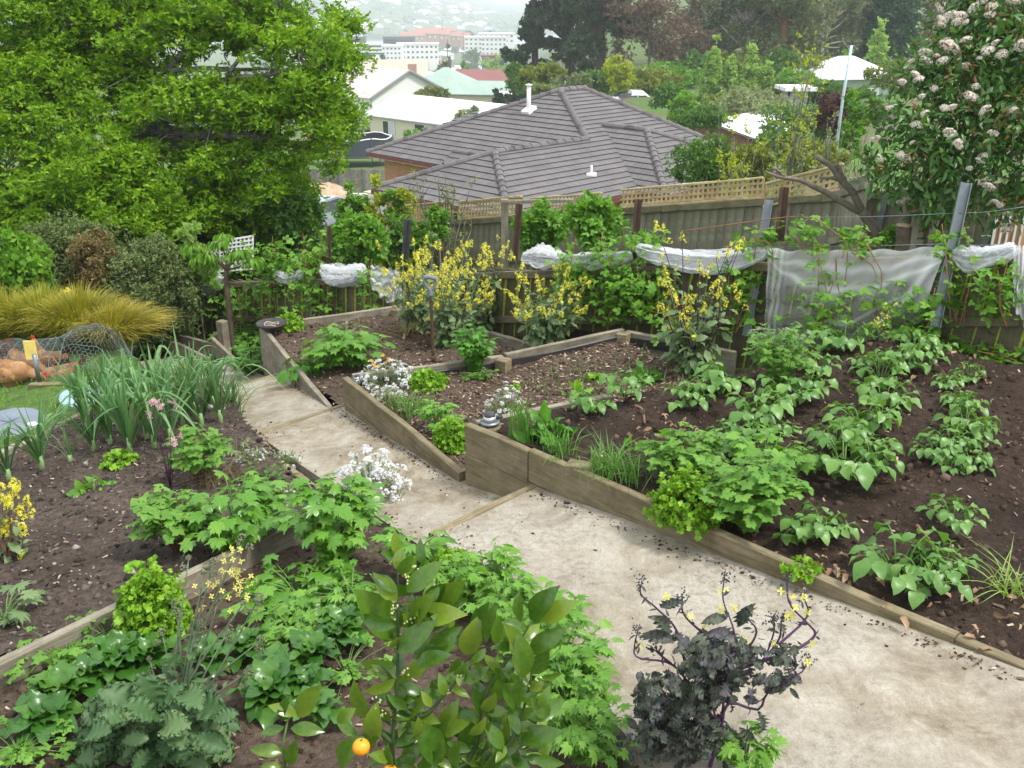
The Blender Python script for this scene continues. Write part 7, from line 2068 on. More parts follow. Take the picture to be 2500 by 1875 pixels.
for a in (("leftmost raspberry, low against the dark end of the fence", 345,610,690,60,130), ("raspberry left of the weeping tree's trunk", 440,560,690,80,190), ("raspberry in front of the weeping tree's trunk base", 520,600,700,60,110), ("tall column of raspberry right of the weeping tree", 572,495,690,62,260), ("tall raspberry beside the fat bunch of net", 668,500,675,62,240), ("spread of raspberry shoots under the fat bunch of net", 700,610,690,70,90), ("raspberry shoot climbing through the frayed flap of net", 800,560,680,40,90),
          ("broad raspberry right of the torn net, tallest in the middle of the fence", 1285,480,700,90,360), ("raspberry shading the gap left of the middle canes", 1225,560,640,60,90), ("raspberry beyond the middle canes, reaching the rolled net", 1370,560,700,80,220), ("raspberry behind the thin yellow brassica", 1440,570,690,80,190), ("raspberry at the foot of the grey slotted post", 1605,560,710,60,150), ("bushy raspberry growing up through the hanging net", 1800,560,745,120,190), ("tall thin raspberry before the middle of the hanging net", 1770,510,740,50,60), ("raspberry before the right side of the hanging net, on a thin stake", 1965,600,745,110,300), ("raspberry climbing the leaning steel post", 2060,480,700,40,70), ("raspberry against the bare fence at the far right", 2165,555,700,55,110), ("low young raspberries at the foot of the fence, far right", 2150,735,800,120,100), ("low young raspberries right of the leaning post's foot", 2045,740,800,70,70), ("raspberry sprouts along the dark base of the middle fence", 1480,660,720,130,120)):
    rasp(*a)
for a in (("arching raspberry over the fence beside the pruned branches", 1745,470,545,60,60), ("raspberry clump over the net, before the sawn stump", 1870,490,560,50,60), ("raspberry shoots on the wires left of the dark stake", 1650,490,560,70,70), ("raspberry poking over the rolled net at the middle of the fence", 1385,500,560,70,90)):
    rasp(*a, off=.05, nc=3)
def behind(lb, px, py, y, w, h, n=70, leaf="rasp", ls=.07, name="leafy_bush", g="leafy bushes behind the fence"):
    b = stand(px, py, y); c = aty(px, py, y); H = px2m(h, y); W = px2m(w, y)
    dz = max(.1, c[2] - b[2])
    return shrub(name, lb, b, [(0,0, dz + H * .5, W / 2, W / 2.5, H * .5)], n, 26, W * .14, ls, leaf, tpl=TRI_OV, group=g, stems=6)
behind("big leafy bush behind the fence above the fat bunch of net", 775,560,12.6,120,90,60)
behind("leafy bush behind the fence left of the tall raspberry columns", 640,500,14.5,110,80,60, "mid")
behind("ivy-like bush inside the grey timber frame", 1165,545,13.2,110,100,60, "rasp", .06)
behind("leafy bush rising behind the middle canes", 1285,520,12.0,110,90,60)
behind("dark leafy bush behind the yellow flowers' left side", 880,540,13.6,110,60,40, "mid")
behind("small climbing plant on the boundary fence, left", 945,510,15.5,40,60,24)
behind("weeds behind the fence, left of the thin rusty stake", 690,590,12.8,80,40,24, "olive", .05)
behind("grass-green weeds at the foot of the sawn stump", 1925,530,10.6,40,40,24, "bright", .05)
mound("dry_heap", "heap of dry prunings behind the thin rusty stake", stand(688,560,13.6), .75,.55, "rust", LANCE, 900,.22, "brush pile")
for i, (px, h, lb) in enumerate(((775,130, "tallest upright young tree with yellow-green leaves, leftmost"), (815,120, "second upright yellow-green young tree"), (850,100, "third upright yellow-green young tree"), (872,110, "fourth upright young tree nearest the tiled eave"), (742,70, "short yellow-green young tree left of the upright ones"))):
    b = stand(px, 500,19.0); c = aty(px, 500,19.0); H = px2m(h, 19) + max(0, c[2] - b[2])
    tree("young_tree", lb, b, [(0,0, H * .62,.20,.2, H * .36), (.1,0, H * .4,.3,.25, H * .2)], 46,26,.13,.085, "yellow" if i % 2 else "bright", "grey", .03,14, TP_S, group="upright young trees before the car", fork=.1)
def twiggy(name, label, px, py, y, h, w, leaf, nl, nb, ls, cat="tree", bark="grey", r=.06):
    """Open crown of bare twigs with a scatter of small leaves."""
    b = stand(px, py, y); c = aty(px, py, y); dz = max(0, c[2] - b[2]); H, W = px2m(h, y) + dz, px2m(w, y)
    t = thing(name, label, cat, b)
    tb, P = MB(), []
    for k in range(nb):
        tip = b + np.array([rng.normal(0, W * .28), rng.normal(0, W * .2), H * rng.uniform(.55,1.0)])
        Q = spline([b - [0,0,.1], b + (tip - b) * [.3,.3,.5] + rng.normal(0,.05,3), tip], 9)
        tube(tb, Q, np.linspace(r * .45,.006,9), 5)
        for _ in range(6):
            q = Q[rng.integers(4,9)]; e = q + rng.normal(0, W * .10,3) + [0,0, H * .06]
            tube(tb, [q, (q + e) / 2 + rng.normal(0,.02,3), e], [.007,.005,.003], 4)
            P += [q + (e - q) * f for f in rng.random(nl)]
    tb.build("twigs", BARK[bark], t)
    P = np.array(P) + rng.normal(0,.03, (len(P), 3))
    fb = MB(); fb.inst(TP_S4, P, leaf_axes(unit(rng.normal(0,1, P.shape))), ls * rng.uniform(.6,1.3, len(P))); fb.build("foliage", GREEN[leaf], t, "stuff")
twiggy("sparse_tree", "open twiggy tree with scattered yellow-green leaves before the bungalow", 1700,400,24,270,150, "yellow", 4,22,.065)
twiggy("sparse_tree", "twiggy yellow-green shrub to the left of the open tree", 1590,390,22,150,110, "yellow", 5,16,.06)
twiggy("sparse_tree", "greyish twiggy shrub above the side fence", 1790,395,23,130,100, "sage", 5,22,.06)
twiggy("sparse_tree", "leafless grey shrub with tiny buds before the tiled roof", 960,500,17,130,150, "olive", 3,20,.04)
fs("dark green bush right of the tiled roof, under the twiggy shrub", 1520,400,26,90,150, "mid", 80)
fs("olive green bush left of the twiggy tree's foot", 1610,400,25,80,110, "olive", 60)
fs("leafy green bush behind the side fence's top", 1760,390,26,80,130, "olive", 60)
fs("deep green bush filling behind the purple one", 1720,300,46,60,160, "mid", 60)
fs("bright leafy bush between the tiled roof and the larches", 1510,280,52,40,120, "mid", 40)
# ---- photinia at the right
PB = []
for (px, py, y, rpx, k) in ((1965,225,10.6,80,1), (1945,340,10.4,72,1), (2040,150,10.7,80,1), (2110,80,10.9,90,1), (2180,20,11.1,100,1), (2060,290,10.3,110,1), (2170,190,10.4,110,1), (2180,330,10.2,110,1), (2050,410,10.3,80,1), (2150,440,10.1,70,.8), (2230,430,10.0,60,.9), (2260,120,10.8,140,1), (2270,300,10.5,130,1), (1970,420,10.5,50,.8), (2080,0,11.2,60,1)):
    r = px2m(rpx, y); p = aty(px, py, y); PB.append([*p, r, r * .9, r * k])
phb = stand(2030,520,10.8)
pho = thing("photinia_tree", "large flowering photinia with glossy leaves and creamy flower heads", "tree", phb)
P, D, cen = crown_points(PB, 600,22,.20)
tp_long = leaf_tpl(1,.34,4,.5,.15,.3,2)
fb = MB(); fb.inst(tp_long, P, leaf_axes(D, .6,.35), .105 * rng.uniform(.7,1.25, len(P))); fb.build("crown", GREEN["photinia"], pho, "stuff")
sel = cen[rng.choice(len(cen), 110, replace=False)]
Pn = (sel[:, None] + rng.normal(0,.09, (110,14,3))).reshape(-1,3) + unit(np.array([-.35,-.9,.5])) * .12
fb = MB(); fb.inst(tp_long, Pn, leaf_axes(unit(rng.normal(0,1, Pn.shape) + [0,-.3,.6])), .07 * rng.uniform(.7,1.2, len(Pn))); fb.build("new_growth", GREEN["bronze"], pho, "stuff")
tk = MB()
for (a, b, r0) in (((1962,500), (1985,420), .05), ((1995,505), (2020,430), .07), ((2030,500), (2070,420), .05)):
    p0, p1 = aty(*a, 10.8), aty(*b, 10.7); tube(tk, spline([p0 + [0,0,-1.2], p0, p1, p1 + [.2,0,.8]], 10), np.linspace(r0, r0 * .5,10), 8)
tk.build("trunk", BARK["brown"], pho)
heads = []
for s in range(4):
    hb = MB(); n = 150
    d = unit(rng.normal(0,1, (n, 3)) + [0,0,.9]); q = d * [.085,.085,.045] * rng.uniform(.75,1, (n, 1))
    hb.inst(PET, q, frames(np.cross(d, [1,.3,.2]), d + rng.normal(0,.3, d.shape)), .0125)
    heads.append(hb.mesh("flower_head", M["creampetal"]))
view = unit(np.array([-.42,-.85,.42]))
cand = np.array([np.array(b[:3]) + unit(rng.normal(0,.75,3) + view) * np.array(b[3:6]) * 1.03 for b in PB for _ in range(40)])
ok = np.array([all((((c - np.array(b[:3])) / (np.array(b[3:6]) * .99)) ** 2).sum() > .93 for b in PB) for c in cand])
cand = cand[ok]
wgt = np.exp(.9 * (cand[:, 2] - cand[:, 2].mean()) + .35 * (cand[:, 0] - cand[:, 0].mean())); wgt /= wgt.sum()
for i, c in enumerate(cand[rng.choice(len(cand), min(170, len(cand)), replace=False, p=wgt)]):
    o = link("flower_head", heads[i % 4], pho)
    o.location = [float(q) for q in c - ORG[pho.name]]; o.rotation_euler = (rng.normal(.35,.3), rng.normal(-.1,.3), rng.uniform(0,6)); s = rng.uniform(.35,1.0); o.scale = (s, s, s)
# ---- left side: shrubs, tussock, weeping tree
shrub("hebe_bush", "rounded grey-green hebe bush behind the tussock", stand(325,655,12.0), [(0,0,.75,.60,.5,.72), (.12,0,1.15,.38,.35,.42)], 300,46,.12,.034, "hebe", tpl=TP_S, stems=10)
shrub("hebe_bush", "lower grey-green hebe left of the rounded one", stand(165,610,12.6), [(0,0,.65,.8,.5,.52)], 190,40,.14,.036, "hebe", tpl=TP_S, stems=8)
shrub("browned_bush", "orange-brown scorched bush between the two hebes", stand(215,640,11.9), [(0,0,.62,.27,.3,.42)], 80,40,.10,.032, "orange", tpl=TP_S, stems=6)
shrub("browned_bush", "brownish bush tips left of the lower hebe", stand(100,600,12.8), [(0,0,.4,.4,.3,.3)], 50,30,.12,.04, "orange", tpl=TP_S, stems=6)
shrub("leafy_shrub", "light green leafy shrub at the left edge behind the tussock", stand(25,640,11.4), [(0,0,.6,.45,.4,.5)], 90,34,.14,.075, "bright", tpl=TP_S4, stems=6)
wt = stand(490,655,11.2)
wtr = thing("weeping_tree", "small tree with drooping tufts of long leaves beside the fence", "tree", wt)
tk = MB(); tube(tk, spline([wt - [0,0,.1], aty(490,620,11.2), aty(489,583,11.2)], 8), np.linspace(.035,.028,8), 8); tk.build("trunk", BARK["brown"], wtr)
lb_, P, D = MB(), [], []
for (px, py) in ((430,555), (450,545), (475,520), (483,505), (520,540), (545,560), (415,530), (505,545), (460,560)):
    e = aty(px, py, 11.2 + rng.normal(0,.15)); limb(lb_, aty(489,583,11.2), e, .016,.006,.05)
    for _ in range(85):
        d = unit(np.append(rng.normal(0,1,2), rng.normal(-.5,.5))); P.append(e + d * [.12,.12,.07] * rng.random()); D.append(d + [0,0,-1.1])
lb_.build("limbs", BARK["brown"], wtr)
fb = MB(); fb.inst(LANCE, np.array(P), frames(np.array(D), np.array([0,0,1.]) + rng.normal(0,.4, (len(P), 3))), .105 * rng.uniform(.7,1.2, len(P))); fb.build("foliage", GREEN["bright"], wtr, "stuff")
tree("young_fig", "spindly young tree with upright leaf tufts left of the weeping tree", stand(425,600,12.2), [(0,0,1.05,.25,.2,.35), (.0,0,1.5,.12,.12,.2)], 22,18,.09,.075, "larch", "grey", .018,10, TP_S4)
def tussock(label, p, R, H, n, lean=(0,0), pale=.0):
    t = thing("tussock_grass", label, "ornamental grass", p, "golden tussock grasses")
    a = rng.uniform(0,2 * PI, n); s = np.sqrt(rng.random(n)); h = H * rng.uniform(.6,1.1, n) * (1.05 - .25 * s)
    o = np.column_stack([np.cos(a), np.sin(a)]) * (s * R)[:, None] + np.array(lean) * h[:, None] * rng.uniform(.4,1.2, (n, 1))
    m_ = 6; u = np.linspace(0,1, m_)
    b = p + np.column_stack([np.cos(a) * s * R * .55, np.sin(a) * s * R * .55, np.zeros(n)])
    C = b[:, None] + np.stack([o[:, :1] * u ** 1.5, o[:, 1:] * u ** 1.5, h[:, None] * (1.25 * u - .42 * u ** 3 * (.4 + s[:, None]))], -1)
    w = .0085 * (1.05 - u)[None, :, None]
    side = unit(np.column_stack([-np.sin(a), np.cos(a), rng.normal(0,.3, n)]))[:, None]
    V = np.stack([C - side * w, C + side * w], 2).reshape(n, -1,3)
    k = 2 * m_; f = np.array([[2 * i, 2 * i + 1,2 * i + 3,2 * i + 2] for i in range(m_ - 1)])
    tone = np.clip(np.repeat(u ** 1.3,2)[None] * rng.uniform(.15,1.1, (n, 1)) + pale * np.repeat(u, 2)[None] + rng.normal(0,.15, (n, 1)), 0,1)
    mb = MB(); mb.add(V.reshape(-1,3), (f[None] + (np.arange(n) * k)[:, None, None]).reshape(-1,4), 0, tone.ravel())
    mb.build("blades", GREEN["tussock"], t, "stuff")
tussock("golden tussock at the left edge, behind the hen run", stand(20,735,10.6), .46,.64,1500)
tussock("golden-green tussock second from the left, behind the hens", stand(105,738,10.5), .46,.66,1500, (.06,0))
tussock("tall tussock with orange tips in the middle of the row", stand(180,740,10.3), .46,.66,1600, (.08,0), .14)
tussock("pale tussock sweeping right over the path", stand(250,748,10.0), .40,.52,1500, (.45,-.1), .38)
blades("day_lily", "orange-yellow flower heads above the tussock", stand(140,740,10.9), 12,.75,.1, "chive", .01, "flower", lean=.06)
yb = MB()
for (x, y) in ((134,632), (128,650), (146,627)): raceme(yb, aty(x, y, 10.9), [0,0,1], 8,.04,.03,.05)
yb.build("blossom", M["yellowpetal"], [o for o in bpy.data.objects if o.name.startswith("day_lily")][0], "stuff")
stalky("bed_weeds", "bright low greens filling the far bed behind the stub post", on(*ZL(1560,800)), 60,.45,.3, "celery2", TRI_L3,.06, "weed", 5, group="greens in the far beds")
stalky("bed_weeds", "parsley-like greens beside the tall corner of the lowest bed", on(*ZL(1590,960)), 40,.26,.36, "parsley", LOB5,.06, "weed", 6, group="greens in the far beds")
stalky("bed_weeds", "leafy greens in the bed below the weeping tree", on(*ZL(1480,680)), 60,.5,.22, "rasp", TRI_OV, .045, "weed", 4, group="greens in the far beds")
stalky("bed_weeds", "scattered weeds at the far end of the path", on(*ZL(1240,740)), 40,.42,.18, "celery2", TRI_OV, .04, "weed", 4, group="greens in the far beds")
stalky("bed_weeds", "low greenery at the foot of the fence left of the path's end", on(*ZL(1000,660)), 60,.5,.35, "rasp", TRI_OV, .05, "weed", 4, group="greens in the far beds")
# lawn grass
gb = MB(); n = 5200
a, b = rng.uniform(-6.6,-2.6, n), rng.uniform(-3.6,.2, n)
ok = (a < -3.2 - .55 * (b + 1.7)) & (b < pleft(a) - .3) & (a > -5.6)
a, b = a[ok], b[ok]
P = np.column_stack([C0[0] + a * AX[0] + b * BX[0], C0[1] + a * AX[1] + b * BX[1], np.zeros(len(a))]); P[:, 2] = hground(P[:, 0], P[:, 1])
gb.inst((np.array([[-.07,0,0], [.07,0,0], [.05,.5,.1], [0,1,.35], [-.05,.5,.1]]), [np.array([[0,1,2,4]]), np.array([[4,2,3]])]), P, frames(np.column_stack([rng.normal(0,.5, (len(a), 2)), np.ones(len(a))]), rng.normal(0,1, (len(a), 3))), .05 * rng.uniform(.5,1.4, len(a)))
tag(gb.build("lawn_grass", GREEN["grass"], None, "stuff"), "short bright grass blades of the little lawn", "grass")
# ------------------------------------------------------------------ hens in their run
def Z7(x, y): return (x / 4.424) / VS, (700 + y / 4.424) / VS
def Z8(x, y): return (1900 + x / 3.687) / VS, (350 + y / 3.687) / VS
def ZS(x, y): return (650 + x / 4.424) / VS, (350 + y / 4.424) / VS
m, nt, out = nodes("ginger_feathers")
v = coord(nt)
g = noise(nt, coord(nt, "Object", (1,1,1)), 9,4)
f2_ = noise(nt, coord(nt, "Object", (20,20,60)), 3,3)
col = ramp(nt, g, [(.3, (.13,.062,.028)), (.5, (.27,.14,.063)), (.72, (.44,.29,.155))])
col = mixc(nt, ramp(nt, f2_, [(.5, (0,0,0)), (.75, (.6,) * 3)]), col, (.22,.085,.03))
principled(nt, out, col, .8, bump(nt, f2_, .5,.01), .2)
M["feather"] = m
M["feather_dark"] = plain("dark_brown_feathers", (.075,.035,.02), .8,.4,30)
M["feather_wing"] = plain("chestnut_wing_feathers", (.24,.10,.04), .8,.5,25,.4,.2,0, (.48,.27,.12))
M["comb"] = plain("red_comb", (.55,.03,.03), .5,.2,40)
M["beak"] = plain("horn_beak", (.45,.33,.16), .5)
M["eye"] = plain("dark_eye", (.02,.015,.01), .2)
def usphere(c, r, R=None, n=10, k=14):
    th, ph = np.meshgrid(np.linspace(0, PI, n), np.linspace(0,2 * PI, k), indexing="ij")
    V = np.stack([np.sin(th) * np.cos(ph) * r[0], np.sin(th) * np.sin(ph) * r[1], np.cos(th) * r[2]], -1).reshape(-1,3)
    if R is not None: V = V @ np.asarray(R).T
    return V + c, grid_faces(n, k)
def remesh(mb, name, mat, vox, smooth=8, dec=None):
    me = mb.mesh("raw_" + name, mat)
    ob = bpy.data.objects.new("raw", me); COL.objects.link(ob)
    md = ob.modifiers.new("r", "REMESH"); md.mode = "VOXEL"; md.voxel_size = vox; md.use_smooth_shade = True
    sm = ob.modifiers.new("s", "SMOOTH"); sm.iterations = smooth; sm.factor = .5
    bpy.context.view_layer.update()
    me2 = bpy.data.meshes.new_from_object(ob.evaluated_get(bpy.context.evaluated_depsgraph_get()))
    bpy.data.objects.remove(ob); bpy.data.meshes.remove(me)
    me2.name = name; me2.materials.clear(); me2.materials.append(mat)
    return me2
def ry(a):
    c, s = math.cos(a), math.sin(a)
    return np.array([[c, 0, s], [0,1,0], [-s, 0, c]])
def hen(label, p, head, pose, s=1.0):
    """head: heading angle; pose: 'up' looking about, 'down' pecking."""
    t = thing("hen", label, "hen", (0,0,0), "ginger hens in the wire run")
    b = MB()
    b.add(*usphere([0,0,.20], (.165,.105,.105), ry(.15)))
    b.add(*usphere([.08,0,.20], (.10,.095,.10)))
    b.add(*usphere([-.13,0,.25], (.10,.07,.06), ry(.55)))
    b.add(*usphere([-.02,.075,.215], (.12,.035,.07), ry(.2))); b.add(*usphere([-.02,-.075,.215], (.12,.035,.07), ry(.2)))
    if pose == "up": nk, hd, da = [(.12,0,.25), (.155,0,.31), (.17,0,.36)], np.array([.185,0,.395]), .0
    else: nk, hd, da = [(.14,0,.20), (.20,0,.185), (.24,0,.165)], np.array([.275,0,.145]), .6
    for i, c in enumerate(nk): b.add(*usphere(c, (.062 - .011 * i,) * 3))
    b.add(*usphere(hd, (.036,.028,.030), ry(da)))
    for y in (.045,-.045): b.add(*usphere([0, y, .11], (.045,.035,.06)))
    body = link("body", remesh(b, "hen_body", M["feather"], .011), t); ORG[body.name] = np.zeros(3)
    Rh = ry(da); P = lambda v: (np.asarray(v) @ Rh.T) + hd
    for y in (1,-1):
        wb = MB(); wb.add(*usphere([-.03, y * .088,.215], (.125,.030,.068), ry(.22)))
        for q in range(5):
            lv, lf = leaf_tpl(.13,.035,4,.5,.1,.1,2); d = np.array([-1, y * .05,-.22 + .09 * q])
            wb.add(lv @ frames(d[None], np.array([[0, y, .2]]))[0].T + [-.05, y * .105,.175 + .022 * q], lf)
        wb.build("wing", M["feather_wing"], t)
    c_ = MB()
    for i, x in enumerate((-.012,.004,.02)):
        c_.add(*usphere(P([x, 0,.038]), (.012,.004,.018), Rh, 6,8))
    c_.add(*usphere(P([.004,0,.028]), (.026,.005,.012), Rh, 6,8)); c_.build("comb", M["comb"], t)
    w = MB()
    for y in (.008,-.008): w.add(*usphere(P([.022, y, -.032]), (.008,.005,.018), Rh, 6,8))
    w.add(*usphere(P([.012,0,-.004]), (.024,.0295,.018), Rh, 8,10)); w.build("wattles", M["comb"], t)
    k = MB(); tube(k, [P([.030,0,-.002]), P([.048,0,-.006]), P([.058,0,-.012])], [.010,.006,.001], 6); k.build("beak", M["beak"], t)
    e = MB()
    for y in (.026,-.026): e.add(*usphere(P([.014, y, .008]), (.005,) * 3, None, 6,8))
    e.build("eyes", M["eye"], t)
    tl = MB()
    for i in range(11):
        a = (i - 5) * .16; d = np.array([-.75, math.sin(a) * .45,.75 - abs(a) * .3])
        lv, lf = leaf_tpl(.17,.045,5,.6,.1,-.25,2)
        R = frames(d[None], np.array([[.6, math.sin(a), .6]]))[0]
        tl.add(lv @ R.T + [-.17, a * .03,.28], lf)
    tl.build("tail_feathers", M["feather_dark"], t)
    for y in (.045,-.045):
        l = MB(); tube(l, [[0, y, .09], [.012, y, .05], [.0, y, .008]], [.010,.007,.007], 6)
        for q in (-.5,0,.5): tube(l, [[0, y, .008], [.05 * math.cos(q), y + .05 * math.sin(q), .004]], [.006,.003], 5)
        tube(l, [[0, y, .008], [-.025, y, .004]], [.005,.003], 5); l.build("leg", M["beak"], t)
    t.location = [float(q) for q in p]; t.rotation_euler = (0,0, head); t.scale = (s,) * 3
    return t
def hp(x, y, yy):
    p = aty(*Z7(x, y), yy); return np.array([p[0], p[1], float(hground(p[0], p[1])) + .0])
HG = float(aty(*Z7(560,1000), 9.0)[2])
def hen_at(label, x, y, yy, dz, *a):
    p = aty(*Z7(x, y), yy); p[2] -= dz * a[2]; hen(label, p, *a); return p
RUNP = []
RUNP.append(hen_at("biggest ginger hen at the left edge, pecking with its red comb down", 95,930,8.75,.20,.05, "down", 1.18))
RUNP.append(hen_at("ginger hen behind the biggest one, its head down under the yellow tag", 290,830,9.15,.20,-.5, "down", 1.05))
RUNP.append(hen_at("ginger hen standing with its red comb raised, looking left", 545,800,9.3,.20,2.75, "up", 1.0))
RUNP.append(hen_at("rusty hen crouching low behind the grey timber", 640,960,9.0,.20,3.5, "down", 1.0))
rz = min(p[2] for p in RUNP) + .02
# floor of the run
mb = MB(); nx, ny = 50,24
c0, c1, c2_, c3 = aty(*Z7(-250,1150), 8.5), aty(*Z7(1500,1000), 8.7), aty(*Z7(1450,800), 10.2), aty(*Z7(-250,800), 10.2)
s, q = np.meshgrid(np.linspace(0,1, nx), np.linspace(0,1, ny), indexing="ij")
V = ((c0[None, None] * (1 - s[..., None]) + c1 * s[..., None]) * (1 - q[..., None]) + (c3 * (1 - s[..., None]) + c2_ * s[..., None]) * q[..., None])
V[...,2] = rz + .02 * fbm(V[...,0], V[...,1], 2.5,4)
mb.add(V.reshape(-1,3), grid_faces(nx, ny))
o = mb.build("run_soil", M["soil_brown"], None, "structure"); o["label"] = "scratched brown soil with litter inside the hen run"
lb = MB(); n = 1500; P = V.reshape(-1,3)[rng.integers(0, nx * ny, n)] + rng.normal(0,.03, (n, 3)) * [1,1,0] + [0,0,.015]
lb.inst((np.array([[-.35,-1,0], [.35,-.8,.1], [.25,1,0], [-.3,.8,.12]]), np.array([[0,1,2,3]])), P, frames(unit(np.column_stack([rng.normal(0,1, (n, 2)), rng.normal(0,.3, n)])), np.array([0,0,1.])), .022,0); lb.build("soil_litter", M["chips"], o, "stuff")
# wire netting bowed over the run
run = thing("hen_run", "low tunnel of wire netting over the hens", "hen run", [RUNP[2][0], RUNP[2][1] - .3, rz])
La, Lb = aty(*Z7(-200,900), 9.15), aty(*Z7(1430,870), 9.35)
La[2] = Lb[2] = rz
ax_ = unit(Lb - La); ay_ = np.array([-ax_[1], ax_[0], 0]); LEN = np.linalg.norm(Lb - La)
def tun(u, v):
    """u metres along, v 0..1 over the bow."""
    s_ = u / LEN
    hgt = .43 + .14 * np.exp(-((s_ - .72) / .22) ** 2) + .02 * np.sin(u * 7)
    hgt = hgt * np.clip((1 - s_) * 7,0,1) ** .45
    dep = .58 * np.clip((1 - s_) * 8,.15,1) ** .5
    th = v * PI
    return La + u[:, None] * ax_ + (-np.cos(th) * dep)[:, None] * ay_ + (np.sin(th) ** .8 * hgt + .012 * np.sin(u * 23 + v * 31))[:, None] * [0,0,1.]
hx = .046
EU, EV = [], []
ARC = 1.55
nu, nv = int(LEN / hx), int(ARC / (hx * .866 * 1.0))
for j in range(nv):
    for i in range(nu):
        cu = (i + .5 * (j % 2)) * hx; cv = j * hx * .866
        r_h = hx / math.sqrt(3)
        pts = [(cu + r_h * math.sin(a), cv + r_h * math.cos(a)) for a in np.arange(4) * PI / 3]
        for q in range(3): EU.append((pts[q][0], pts[q + 1][0])); EV.append((pts[q][1] / ARC, pts[q + 1][1] / ARC))
EU, EV = np.clip(np.array(EU), 0, LEN), np.clip(np.array(EV), 0,1)
A0, A1 = tun(EU[:, 0], EV[:, 0]), tun(EU[:, 1], EV[:, 1])
d = A1 - A0; L_ = np.linalg.norm(d, axis=1); k_ = L_ > .004
A0, A1, d = A0[k_], A1[k_], unit(d[k_])
x_ = unit(np.cross(d, [.31,.2,.93])); y_ = np.cross(d, x_); wr = .0017
V = np.stack([A + wr * (math.cos(a) * x_ + math.sin(a) * y_) for A in (A0, A1) for a in (0,2.1,4.2)], 1)
f = np.array([[0,1,4,3], [1,2,5,4], [2,0,3,5]])
mb = MB(); mb.add(V.reshape(-1,3), (f[None] + (np.arange(len(V)) * 6)[:, None, None]).reshape(-1,4))
mb.build("wire_netting", M["steel"], run, "stuff")
M["greenwire"] = plain("green_coated_wire", (.10,.17,.15), .5)
for u in np.linspace(.05, LEN * .62,9):
    mb = MB(); tube(mb, tun(np.full(16, u), np.linspace(0,1,16)), .0035,5); mb.build("hoop", M["greenwire"], run)
for v in (.18,.32,.5,.68):
    mb = MB(); tube(mb, tun(np.linspace(0, LEN * .97,40), np.full(40, v)), .003,5); mb.build("line_wire", M["greenwire"], run)
mb = MB(); p = aty(*Z7(328,680), 8.85); box(mb, (-.055,-.008,-.10), (.055,.008,.09), 0,0, None, p); mb.build("yellow_tag", plain("yellow_tag", (.75,.58,.16), .6), run)
mb = MB(); p = aty(*Z7(400,900), 8.62); tube(mb, [p - [0,0,.12], p + [0,0,.16]], .022,8); mb.build("corner_stake", M["steel"], run)
# discs, stone
def disc(label, px, py, yy, r, col, tilt, name="garden_disc"):
    p = aty(px, py, yy)
    mb = MB(); n = 28; ang = np.arange(n) * 2 * PI / n
    rings = [(.02,.012), (.5,.011), (.9,.008), (1.0,.0), (1.0,-.03), (.9,-.035)]
    V = np.array([[math.cos(a) * r * q, math.sin(a) * r * q, z + .004 * rng.normal() * (q < .95)] for q, z in rings for a in ang])
    c, s_ = math.cos(tilt), math.sin(tilt)
    V = V @ np.array([[1,0,0], [0, c, -s_], [0, s_, c]]).T + p
    i, j = np.meshgrid(np.arange(len(rings) - 1), np.arange(n), indexing="ij"); i, j = i.ravel(), j.ravel()
    mb.add(V, [np.stack([i * n + j, i * n + (j + 1) % n, (i + 1) * n + (j + 1) % n, (i + 1) * n + j], 1)[:, ::-1], np.arange(n)[None]], 0,0, False)
    return mb.solo(name, plain(label.split()[0] + "_disc_paint", col, .5,.12,6,.1,.4), label, "disc", "round discs on the lawn's edge")
disc("pale blue round disc lying tilted against the sleeper beside the leeks", 190,850,7.75,.235, (.27,.39,.47), .13)
disc("slate grey round disc on the lawn by the white stone", 18,915,7.1,.27, (.16,.19,.23), .10)
mb = MB(); p = aty(*Z7(350,1487), 6.72); V, f = usphere(p, (.042,.03,.018)); mb.add(V + rng.normal(0,.0012, V.shape), f); mb.solo("white_stone", M["white"], "smooth white stone lying on the grey sleeper", "stone")
# garden fork
fb_ = on(*ZM(665,935)); fy = fb_[1]
fork = thing("garden_fork", "garden fork stuck upright in the soil, with a grey handle", "garden fork", fb_)
F_ = lambda x, y, o=0: aty(*ZM(x, y), fy + o)
mb = MB(); tube(mb, spline([F_(668,885), F_(660,640), F_(652,465)], 10), [.013] * 10,10); mb.build("shaft", M["rust"], fork)
mb = MB(); tube(mb, spline([F_(652,475), F_(650,440), F_(622,405), F_(612,372), F_(628,353)], 14), [.020,.019,.018,.016,.015,.014,.013,.013,.013,.013,.013,.014,.015,.016], 10)
tube(mb, spline([F_(650,440), F_(672,420), F_(682,395), F_(684,372)], 10), .0125,10); tube(mb, spline([F_(612,358), F_(640,352), F_(690,366)], 8), .0185,10)
mb.build("handle", plain("grey_handle", (.16,.18,.21), .5), fork)
mb = MB(); tube(mb, [F_(668,850), F_(668,890)], [.016,.018], 8); tube(mb, spline([F_(608,888), F_(664,885), F_(720,892)], 8), .009,8); mb.build("socket", M["rust"], fork)
for x in (608,645,682,720):
    mb = MB(); a = F_(x, 888); b = F_(x, 955); tube(mb, [a, a * .5 + b * .5, b, b - [0,0,.07]], [.008,.0075,.006,.004], 6); mb.build("tine", M["rust"], fork)
